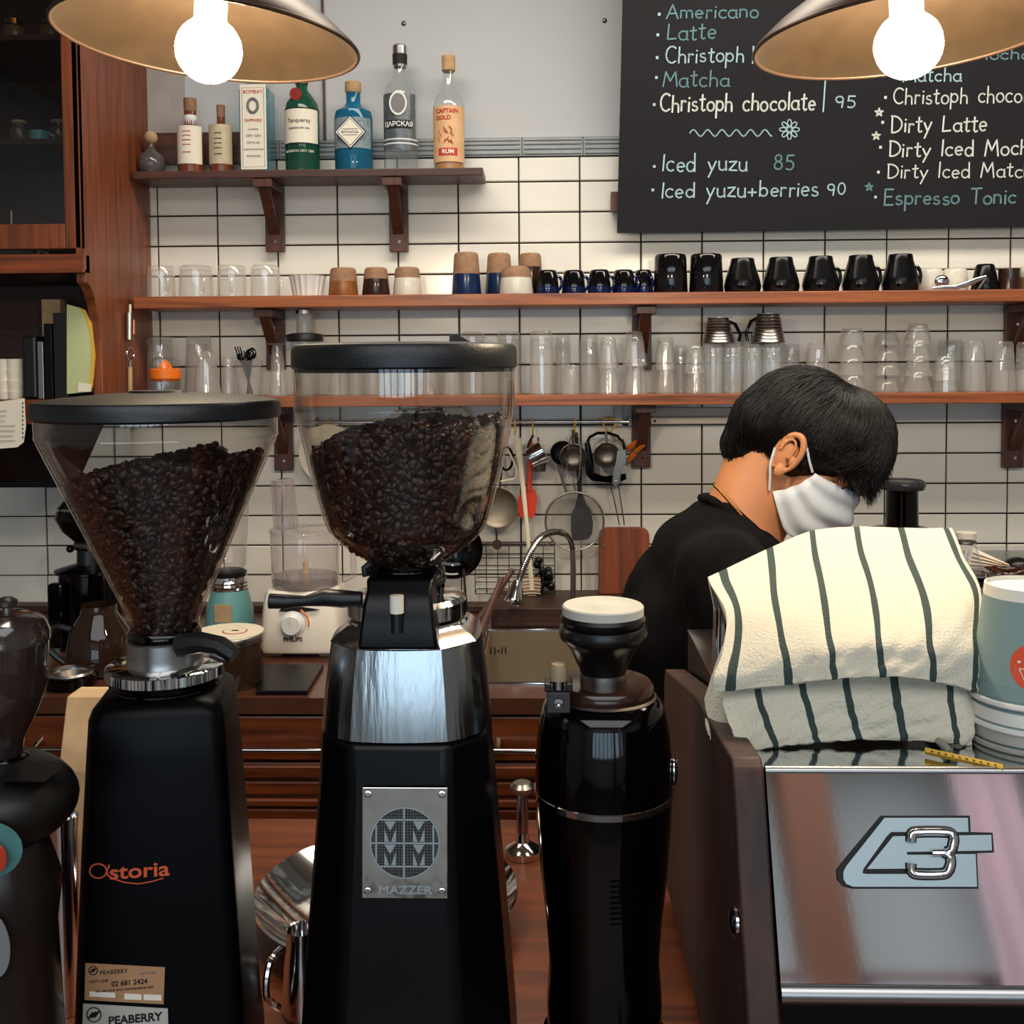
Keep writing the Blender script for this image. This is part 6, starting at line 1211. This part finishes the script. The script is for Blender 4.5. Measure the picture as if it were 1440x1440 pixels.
# ------------------------------------------------------------------ striped towel over the cups
def spline_grid(rows, nu, nv):
    def cr(a, b, c_, d, t): return .5*((2*b)+(c_-a)*t+(2*a-5*b+4*c_-d)*t*t+(3*b-3*c_+d-a)*t**3)
    A = np.array([[list(p) for p in r] for r in rows]); nr, nc = A.shape[:2]
    def samp(B, n):
        o = []
        for q in range(n+1):
            u = q/n*(len(B)-1); i = min(int(u), len(B)-2); t = u-i; o.append(cr(B[max(i-1, 0)], B[i], B[i+1], B[min(i+2, len(B)-1)], t))
        return np.array(o)
    H_ = np.array([samp(A[i], nu) for i in range(nr)]); return samp(H_, nv)
def towel_sheet(name, rows, stripes, parent, nu=150, nv=70, wr=.002, seed=1, sw=.012, fringe=None):
    W_ = [[at(x, y, Y) for x, y, Y in r] for r in rows]; S_ = spline_grid(W_, nu, nv); rng = np.random.RandomState(seed); ph = rng.rand(8)*6.28
    for j in range(nv+1):
        v = j/nv
        for i in range(nu+1):
            u = i/nu; w = wr*(math.sin(u*17+v*6+ph[0])*.5+math.sin(u*31-v*11+ph[1])*.3+math.sin(v*23+u*9+ph[2])*.35+.25*math.sin(u*60+v*35+ph[3]))*(.4+.6*v)
            S_[j, i] += np.array([w*.2, -w, w*.5])
    vs = [tuple(p) for r in S_ for p in r]; g = G(); fs = []; mi = []
    for j in range(nv):
        for i in range(nu):
            fs.append((j*(nu+1)+i, j*(nu+1)+i+1, (j+1)*(nu+1)+i+1, (j+1)*(nu+1)+i)); u = (i+.5)/nu; mi.append(1 if any(abs(u-s0) < sw for s0 in stripes) else 0)
    g.v = vs; g.f = fs; g.mi = mi; o = obj(name, g, [M['towel'], M['stripe']], parent, 80)
    sd = o.modifiers.new('s', 'SOLIDIFY'); sd.thickness = .003; sd.offset = 0
    return o
tw = thing('towel', 'cream terry towel with dark green stripes draped over cups on the espresso machine', 'towel', (0, 0, 0))
rows = [[(1010, 880, 1.20), (1094, 850, 1.22), (1160, 830, 1.22), (1215, 820, 1.22), (1280, 820, 1.22), (1360, 850, 1.2)],
        [(997, 817, 1.10), (1083, 775, 1.14), (1143, 750, 1.14), (1204, 744, 1.14), (1267, 745, 1.14), (1337, 748, 1.12)],
        [(1001, 826, 1.06), (1086, 800, 1.06), (1148, 785, 1.05), (1211, 782, 1.04), (1277, 783, 1.04), (1354, 782, 1.04)],
        [(1022, 862, .97), (1091, 850, .945), (1159, 842, .93), (1229, 840, .93), (1299, 840, .93), (1379, 832, .95)],
        [(1017, 915, .90), (1102, 905, .88), (1166, 900, .868), (1235, 898, .862), (1305, 900, .865), (1379, 902, .885)],
        [(1004, 950, .875), (1108, 938, .862), (1170, 932, .852), (1239, 930, .85), (1309, 934, .853), (1378, 945, .872)],
        [(1000, 973, .872), (1111, 962, .857), (1173, 955, .848), (1241, 951, .845), (1311, 957, .848), (1377, 973, .868)]]
towel_sheet('upper_layer', rows, [.06, .2, .4, .6, .8, .965], tw, wr=.0022)
rows2 = [[(1020, 940, .90), (1062, 935, .885), (1123, 932, .878), (1187, 930, .874), (1255, 930, .876), (1330, 935, .88), (1368, 940, .90)],
         [(1016, 985, .884), (1068, 980, .875), (1130, 975, .868), (1191, 972, .866), (1258, 972, .866), (1335, 976, .870), (1369, 985, .882)],
         [(1030, 1030, .864), (1080, 1022, .860), (1141, 1015, .862), (1200, 1010, .862), (1265, 1010, .862), (1341, 1014, .862), (1368, 1022, .868)],
         [(1045, 1059, .846), (1091, 1050, .850), (1149, 1044, .856), (1206, 1040, .860), (1271, 1040, .860), (1345, 1046, .857), (1365, 1050, .860)]]
towel_sheet('lower_layer', rows2, [1/6, 2/6, 3/6, 4/6, 5/6], tw, wr=.0018, seed=4, sw=.013)
rows3 = [[(1030, 880, 1.0), (1010, 930, .98), (1000, 960, .98), (992, 985, .98)], [(1050, 905, .95), (1025, 940, .93), (1008, 985, .92), (994, 1020, .92)], [(1075, 960, .92), (1050, 1000, .9), (1030, 1030, .895), (1000, 1040, .90)]]
towel_sheet('corner_fold', rows3, [], tw, 40, 40, .0012, 7)
rows4 = [[(1000, 820, 1.09), (1035, 860, 1.03), (1060, 870, 1.0)], [(1015, 850, 1.07), (1035, 880, 1.03), (1045, 895, 1.0)], [(1030, 893, 1.06), (1032, 900, 1.03), (1035, 910, 1.0)]]
towel_sheet('hanging_flap', rows4, [.4], tw, 40, 30, .001, 8, .03)
# hidden cups that hold the towel up
for k, (x, y, h, n) in enumerate(((MX+.06, 1.0, .085, 'paper cup stack under the towel, towards the barista'), (MX+.13, 1.02, .10, 'paper cup stack under the middle of the towel'), (MX+.115, .93, .055, 'low paper cup stack under the front of the towel'))):
    t = thing('paper_cup_stack', n, 'cup', (x, y, ZT_+.0005)); obj('cup_wall', G().lathe([(.040, 0), (.041, .003), (.030, h), (0, h)], 32), M['paper'], t)

# ------------------------------------------------------------------ stacked teal paper cups at the right
YCp = .875; cx = at(1447, 900, YCp).x; s = YCp/F; cz = lambda y: at(1444, y, YCp).z-ZT_
cup_t = mat('grey_teal_paper', (124, 146, 144), .55); cup_w = mat('white_cup_rim', (226, 222, 210), .5)
tops = [(1080, 'lowest'), (1047, 'second'), (1012, 'third')]
rb0 = 84*s
prev = 0
ys = [1078, 1046, 1013, 979]
for k, y in enumerate(ys):
    z0 = max(cz(y), 0)+.0006; nm = ('lowest cup of the inverted grey-teal paper cup stack', 'second cup from below in the inverted paper cup stack', 'third cup from below in the inverted paper cup stack', 'top cup of the inverted paper cup stack with a round orange logo')[k]
    t = thing('paper_cup', nm, 'cup', (cx, YCp, ZT_+z0), group=None); h = cz(822)-cz(979)
    obj('cup_wall', G().lathe([(77*s, .002), (60*s, h*.90)], 48), cup_t, t); obj('cup_base', G().lathe([(60*s, h*.90), (58.5*s, h), (56*s, h+.0005), (55*s, h-.003), (0, h-.003)], 48), cup_w, t)
    obj('rolled_rim', G().lathe([(77*s, .004), (79.5*s, .003), (80*s, .0005), (78*s, -.001), (76*s, .0)], 48), cup_w, t)
    obj('white_band', G().lathe([(77.3*s, .006), (76.2*s, .016)], 48), cup_t if k == 3 else cup_w, t)
    if k == 3:
        def wrap(rad_, zc0, a0, off, name, m, shape):
            vs = []; 
            for u, v in shape:
                z = zc0+v; r = (77+(60-77)*z/(h*.9))*s+off; a = a0+u/r; vs.append((r*math.sin(a), -r*math.cos(a), z))
            return vs
        zc0 = cz(922)-cz(979); a0 = -.30; n = 28
        V0 = wrap(0, zc0, a0, .0004, '', None, [(.0188*math.cos(2*PI*q/n), .0188*math.sin(2*PI*q/n)) for q in range(n)]+[(0, 0)])
        # fan with mid ring to follow the curve
        V1 = wrap(0, zc0, a0, .0004, '', None, [(.0094*math.cos(2*PI*q/n), .0094*math.sin(2*PI*q/n)) for q in range(n)])
        g = G(); g.add(V0[:n]+V1+[V0[n]], [(q, (q+1) % n, n+(q+1) % n, n+q) for q in range(n)]+[(n+q, n+(q+1) % n, 2*n) for q in range(n)]); obj('orange_logo', g, mat('logo_orange', (216, 74, 36), .55), t)
        def line(pts, w): obj('logo_stroke', G().tube([Vector(p) for p in wrap(0, zc0, a0, .0006, '', None, pts)], w, 5, flat=.5), M['paper'], t)
        for q in range(4): line([(-.012+q*.0052, -.0015), (-.0085+q*.0052, -.0095), (-.005+q*.0052, -.0015), (-.012+q*.0052, -.0015)], .0005)
        for q in range(9): line([(-.0085+q*.002, .0035), (-.0072+q*.002, .0042)], .00055)
        line([(-.0125, .003), (-.0112, .0045)], .0012)
ys_ = thing('yellow_strip', 'thin yellow plastic strip lying on the tray in front of the paper cups', 'strip', (0, 0, 0)); a_, b_ = at(1301, 1051, .835), at(1411, 1054, .80); a_.z = b_.z = ZT_+.0045; obj('strip_body', G().tube([a_, b_], .0028, 4, flat=.5), M['yellow'], ys_)
for k in range(10): p = a_.lerp(b_, .08+.09*k); obj('tick_mark', G().box(p.x-.0004, p.x+.0004, p.y-.0035, p.y-.001, p.z+.0012, p.z+.0018), M['ink'], ys_, 0)

# ------------------------------------------------------------------ the barista
YP_ = 1.56; sP = YP_/F
def J(px, py, dy=0): return at(px, py, YP_+dy)
pn = thing('person', 'barista in a black t-shirt and white face mask bending forward behind the espresso machine', 'person', (0, 0, 0))
pit_h = math.radians(34); ear = J(1125, 637)
HM = Matrix.Translation(ear+Vector((0, .074, 0))) @ Matrix.Rotation(math.radians(-18), 4, 'Z') @ Matrix.Rotation(pit_h, 4, 'Y')
def hp_(x, y, z): return HM @ Vector((x, y, z))
HR = HM.to_3x3()
g = G()
def hb_(c, r, rot=None): g.ball(hp_(*c), r, 24, 16, HR if rot is None else HR @ rot)
hb_((.005, 0, .045), (.098, .074, .086)); hb_((.050, 0, -.005), (.045, .060, .075)); hb_((.045, 0, -.055), (.050, .056, .045)); hb_((.078, 0, -.078), (.026, .034, .022))
hb_((.083, 0, .045), (.028, .052, .045)); hb_((.052, -.036, -.024), (.030, .024, .034)); hb_((.052, .036, -.024), (.030, .024, .034))
g.caps(hp_(.094, 0, .022), hp_(.108, 0, -.018), .009, .011); hb_((.104, 0, -.022), (.013, .016, .010)); hb_((.094, 0, -.048), (.012, .023, .010)); hb_((.091, 0, -.060), (.011, .020, .008))
hb_((.090, -.030, .018), (.014, .020, .009)); hb_((.090, .030, .018), (.014, .020, .009))
hb_((.020, 0, -.062), (.050, .058, .020), Matrix.Rotation(math.radians(28), 3, 'Y'))
n0 = hp_(-.022, 0, -.020); nb = J(1040, 742, .074)
g.caps(n0, nb, .058, .062, 24); g.caps(hp_(.005, 0, -.05), J(1062, 745, .07), .045, .046, 20); g.caps(nb, J(1018, 790, .08), .064, .09, 20)
# torso and limbs: one continuous body
hip = J(905, 1090, .08); chest = J(985, 880, .08); shc = J(1022, 790, .075)
def ell(a, b, ra, rb, sq=1.45, n=7):      # flattened trunk made of overlapping balls
    a = Vector(a); b = Vector(b); d = (b-a); q = d.to_track_quat('Z', 'Y').to_matrix()
    for k in range(n): t = k/(n-1); r = ra+(rb-ra)*t; g.ball(a.lerp(b, t), (r, r*sq, r*1.15), 20, 12)
ell(hip, chest, .105, .105, 1.3); ell(chest, shc, .105, .072, 1.6); 
shR = J(1012, 812, -.10); shL = J(1030, 800, .26); elR = J(1075, 985, -.15); elL = J(1100, 970, .27); wrR = J(1200, 945, -.10); wrL = J(1215, 935, .20)
for a, b, c in ((shR, elR, wrR), (shL, elL, wrL)):
    g.caps(shc, a, .062, .054); g.caps(a, b, .050, .040); g.caps(b, c, .038, .026)
kz = Vector((hip.x+.02, hip.y, .47)); 
for sd in (-1, 1):
    hj = hip+Vector((0, sd*.085, -.03)); kn = Vector((hip.x+.06, hip.y+sd*.09, .48)); an = Vector((hip.x+.01, hip.y+sd*.10, .08)); g.caps(hj, kn, .088, .058, 18); g.caps(kn, an, .054, .036, 16); g.caps(an+Vector((0, 0, -.03)), an+Vector((.13, 0, -.045)), .035, .028)
def hand(w, d, side):
    d = d.normalized(); s_ = Vector((0, side, 0)); u = d.cross(s_).normalized()
    g.caps(w, w+d*.035, .026, .030); pc_ = w+d*.075
    g.ball(w+d*.055, (.045, .040, .020), 16, 10)
    for k, (off, L1) in enumerate(((-.030, .070), (-.010, .080), (.010, .075), (.029, .060))):
        b0 = w+d*.085+s_*off; b1 = b0+d*L1*.45-Vector((0, 0, .010)); b2 = b1+d*L1*.30-Vector((0, 0, .020)); b3 = b2+d*L1*.1-Vector((0, 0, .018)); g.caps(b0-d*.02, b1, .0095, .0088, 10); g.caps(b1, b2, .0088, .0082, 10); g.caps(b2, b3, .008, .007, 10)
    t0 = w+d*.035-s_*.034; t1 = t0+d*.035-s_*.020-Vector((0, 0, .012)); t2 = t1+d*.026-Vector((0, 0, .012)); g.caps(t0, t1, .012, .0105, 10); g.caps(t1, t2, .0105, .0085, 10)
hand(wrR, wrR-elR+Vector((.1, 0, 0)), 1); hand(wrL, wrL-elL+Vector((.1, 0, 0)), -1)
body = obj('body', g, M['skin'], pn, 80)
rm = body.modifiers.new('r', 'REMESH'); rm.mode = 'VOXEL'; rm.voxel_size = .0055; rm.use_smooth_shade = True
sm_ = body.modifiers.new('s', 'SMOOTH'); sm_.factor = .6; sm_.iterations = 5
# ear
g = G(); ec = (.0, -.0765, .0)
pts = [hp_(.006+.017*math.cos(a)*(1 if math.cos(a) > 0 else 1.05), -.082-.004*math.cos(a)-.005*math.sin(a), .004+.031*math.sin(a)) for a in [math.radians(-60+310*k/22) for k in range(23)]]
g.tube(pts, [.003+.0022*math.sin(PI*min(1, k/20)) for k in range(23)], 8)
g.ball(hp_(.004, -.077, .004), (.015, .006, .026), 16, 10, HR); g.ball(hp_(.010, -.081, -.024), (.008, .005, .010), 12, 8, HR)
g.tube([hp_(.002+.009*math.cos(a), -.0855, .008+.017*math.sin(a)) for a in [math.radians(-40+240*k/12) for k in range(13)]], .0024, 6); g.ball(hp_(.017, -.083, -.002), (.005, .004, .008), 10, 8, HR)
eo = obj('ear', g, M['skin'], pn, 80); rm = eo.modifiers.new('r', 'REMESH'); rm.mode = 'VOXEL'; rm.voxel_size = .0014; rm.use_smooth_shade = True; sm_ = eo.modifiers.new('s', 'SMOOTH'); sm_.iterations = 2
g = G(); g.ball(hp_(.012, -.0835, -.001), (.0045, .002, .007), 10, 8, HR); obj('ear_canal', g, mat('ear_shade', (120, 62, 40), .6), eo)
# eyes, brows (mostly under the fringe)
for sd in (-1, 1):
    g = G(); g.ball(hp_(.0905, sd*.031, .008), (.010, .012, .0095), 14, 10, HR); e_o = obj('eyelid', g, M['skin'], pn); g = G().tube([hp_(.100-.004*abs(k-3)*.3, sd*(.020+.0042*k), .0035-.0008*abs(k-3)) for k in range(7)], .0011, 5); obj('eyelash', g, M['hair'], e_o)
    obj('eyebrow', G().tube([hp_(.1005-.0022*k, sd*(.014+.0058*k), .027+.001*k-.0003*k*k) for k in range(7)], [.0015, .0026, .003, .0028, .0024, .0018, .001], 6), M['hair'], pn)
# t-shirt
g = G()
def ell2(a, b, ra, rb, sq=1.45, n=7, e=.008):
    a = Vector(a); b = Vector(b)
    for k in range(n): t = k/(n-1); r = ra+(rb-ra)*t+e; g.ball(a.lerp(b, t), (r, r*sq, r*1.15), 24, 14)
ell2(hip+Vector((0, 0, -.02)), chest, .112, .112, 1.3, e=.01); ell2(chest, shc, .112, .074, 1.6, e=.010)
g.caps(J(996, 742, .075), J(1060, 800, .075), .050, .060, 20)
for q_ in ((1012, 730, .075, .046), (1014, 728, .03, .034), (1014, 728, .12, .034), (1040, 750, .02, .030), (1040, 750, .13, .030)): g.ball(J(q_[0], q_[1], q_[2]), q_[3]); g.caps(J(990, 790, .03), J(990, 790, .14), .080, .080); g.caps(J(940, 900, .0), J(985, 770, .06), .075, .052, 20)
g.caps(J(1010, 745, .0), J(1070, 800, .0), .035, .050, 18); g.caps(J(1012, 745, .15), J(1070, 800, .15), .035, .050, 18)
for a, b in ((shR, elR), (shL, elL)):
    g.caps(shc, a, .070, .066); g.caps(a, a.lerp(b, .78), .062, .060)
sh = obj('t_shirt', g, M['shirt'], pn, 80); rm = sh.modifiers.new('r', 'REMESH'); rm.mode = 'VOXEL'; rm.voxel_size = .008; rm.use_smooth_shade = True
sm_ = sh.modifiers.new('s', 'SMOOTH'); sm_.factor = .7; sm_.iterations = 28
tx = bpy.data.textures.new('folds', 'CLOUDS'); tx.noise_scale = .09; dm = sh.modifiers.new('d', 'DISPLACE'); dm.texture = tx; dm.strength = .022; dm.mid_level = .5
neckpts = [J(986, 700, .075), J(1003, 704, .02), J(1030, 728, -.0), J(1060, 752, .005), J(1083, 774, .04), J(1088, 780, .08), J(1070, 755, .14), J(1035, 720, .15), J(1003, 700, .13)]
cl_ = neckpts+neckpts[:1]; obj('neckline_rib', G().tube(cat(cl_, 5), .0065, 8), M['shirt'], sh)
# trousers and shoes
g = G(); g.ball(hip+Vector((0, 0, -.03)), (.122, .165, .12), 20, 12)
for sd in (-1, 1):
    hj = hip+Vector((0, sd*.085, -.03)); kn = Vector((hip.x+.06, hip.y+sd*.09, .48)); an = Vector((hip.x+.01, hip.y+sd*.10, .12)); g.caps(hj, kn, .098, .072, 18); g.caps(kn, an, .070, .058, 16)
tr = obj('trousers', g, M['trousers'], pn, 80); rm = tr.modifiers.new('r', 'REMESH'); rm.mode = 'VOXEL'; rm.voxel_size = .012; rm.use_smooth_shade = True
for sd in (-1, 1):
    a = Vector((hip.x+.01, hip.y+sd*.10, .045)); g = G().caps(a+Vector((-.03, 0, 0)), a+Vector((.15, 0, -.01)), .044, .036, 16); g.v = [(x, y, max(z, .002)) for x, y, z in g.v]; obj('shoe', g, M['blackp'], pn)
# chain
ch = [J(1006, 680, .075+.05), J(1004, 682, .04), J(1012, 690, .008), J(1026, 706, .004), J(1040, 722, .008), J(1052, 738, .014), J(1062, 752, .02)]
cc_ = cat(ch, 8); g = G()
for k, p in enumerate(cc_[:-1]):
    t_ = (cc_[k+1]-p); g.ball(p.lerp(cc_[k+1], .5), (.0024, .0024, .0024), 6, 4); 
obj('necklace', G().tube(cc_, .0013, 6), M['gold'], pn); o = obj('chain_links', g, M['gold'], pn, kind='stuff')
# mask: pleated shell in front of the mouth and nose
g = G(); NU, NV = 24, 20; vs = []
for j in range(NV+1):
    v = j/NV
    for i in range(NU+1):
        u = i/NU*2-1; a = u*1.30
        au = abs(u); top_z = .004-.004*au; bot_z = -.100+.042*max(0, (au-.68)/.32)**1.4
        z = top_z+(bot_z-top_z)*v; bulge = math.sin(PI*min(max(v*.95+.05, 0), 1))
        fx = .032+(.073+.022*bulge+.006*v)*math.cos(a)+.012*math.exp(-(u*4)**2)*(1-v)-.034*v*au**3; fy = (.068+.006*bulge)*math.sin(a)/math.sin(1.30)*(1-.06*v)
        pl_ = .0034*math.sin(v*PI*6)*(1-au**3*.3)
        vs.append(hp_(fx+pl_*math.cos(a), fy+pl_*math.sin(a), z))
g.add(vs, [(j*(NU+1)+i, j*(NU+1)+i+1, (j+1)*(NU+1)+i+1, (j+1)*(NU+1)+i) for j in range(NV) for i in range(NU)])
mk = obj('face_mask', g, M['maskw'], pn, 80); sd_ = mk.modifiers.new('s', 'SOLIDIFY'); sd_.thickness = .0012
for sd in (-1, 1):
    obj('ear_loop', G().tube(cat([hp_(.049, sd*.071, .000), hp_(.036, sd*.079, .012), hp_(.020, sd*.083, .028), hp_(.002, sd*.082, .038)], 5), .0019, 6), M['maskw'], mk)
    obj('ear_loop', G().tube(cat([hp_(.014, sd*.069, -.058), hp_(.004, sd*.075, -.040), hp_(-.006, sd*.078, -.024), hp_(-.014, sd*.080, .0)], 5), .0019, 6), M['maskw'], mk)
# hair: cap volume plus many tapering locks
g = G()
def hh(c, r): g.ball(hp_(*c), r, 24, 16, HR)
hh((.004, 0, .040), (.099, .084, .089)); hh((.050, 0, .070), (.076, .080, .063)); hh((.090, 0, .055), (.044, .072, .050)); hh((.108, -.008, .040), (.028, .058, .034)); hh((.121, -.012, .022), (.014, .046, .020))
hh((-.045, 0, .016), (.056, .076, .060)); hh((-.050, 0, -.028), (.041, .058, .044)); hh((-.052, 0, -.056), (.018, .042, .020)); hh((.035, -.054, .038), (.046, .030, .030)); hh((.035, .054, .038), (.046, .030, .030)); hh((.070, -.054, .036), (.028, .020, .020)); hh((.034, -.072, .004), (.008, .005, .018))
hc = obj('hair', g, M['hair'], pn, 80); rm = hc.modifiers.new('r', 'REMESH'); rm.mode = 'VOXEL'; rm.voxel_size = .006; rm.use_smooth_shade = True; sm_ = hc.modifiers.new('s', 'SMOOTH'); sm_.iterations = 4
cu = bpy.data.curves.new('hair_strands', 'CURVE'); cu.dimensions = '3D'; cu.bevel_depth = .00075; cu.bevel_resolution = 0; cu.resolution_u = 1
rs = random.Random(11)
from mathutils.bvhtree import BVHTree
dg = bpy.context.evaluated_depsgraph_get(); dg.update(); bvh = BVHTree.FromObject(hc, dg); cen = HM @ Vector((.012, 0, .025))
def surf(th_, ph_, lift=1.0):
    d = (HR @ Vector((math.sin(th_)*math.cos(ph_), math.sin(th_)*math.sin(ph_), math.cos(th_)))).normalized()
    h = bvh.ray_cast(cen+d*.3, -d); p = h[0] if h[0] is not None else cen+d*.09
    return p+d*lift
crown = (-.045, 0, .135)
dn = Vector((.16, 0, -.98))
for n_ in range(6500):
    ph_ = rs.uniform(-PI, PI); f_ = max(0, math.cos(ph_)); bk_ = max(0, -math.cos(ph_)); th0 = rs.uniform(.03, 1.0+.95*bk_)
    if f_ > .3: th1 = th0+rs.uniform(.5, 1.0); th1 = min(th1, 1.60 if f_ > .75 else 1.30); L = rs.uniform(.004, .030)*f_ if th1 > 1.2 else rs.uniform(0, .006)
    elif bk_ > .25: th1 = min(th0+rs.uniform(.4, .9), 2.35); L = rs.uniform(0, .006)
    else: th1 = min(th0+rs.uniform(.4, .8), 1.62); L = rs.uniform(0, .010)
    lift = rs.uniform(-.001, .0035); P_ = []; dph = rs.gauss(0, .14)
    for k in range(7): t = k/6; P_.append(surf(th0+(th1-th0)*t, ph_+dph*t, lift+.0025*math.sin(t*PI)))
    if L > .002:
        d = (P_[-1]-P_[-2]).normalized()
        for k in range(1, 5): q = P_[-1]+(d.lerp(dn, k/4)).normalized()*L/4; q.y += rs.gauss(0, .0010); q.x += rs.gauss(0, .0008); P_.append(q)
    sp = cu.splines.new('POLY'); sp.points.add(len(P_)-1)
    for k, p in enumerate(P_): sp.points[k].co = (p.x, p.y, p.z, 1); sp.points[k].radius = (1.0 if k else .5)*(1-.8*(k/(len(P_)-1))**3)
cu.materials.append(M['hair']); ho = bpy.data.objects.new('hair_strands', cu); link(ho, hc, kind='stuff')
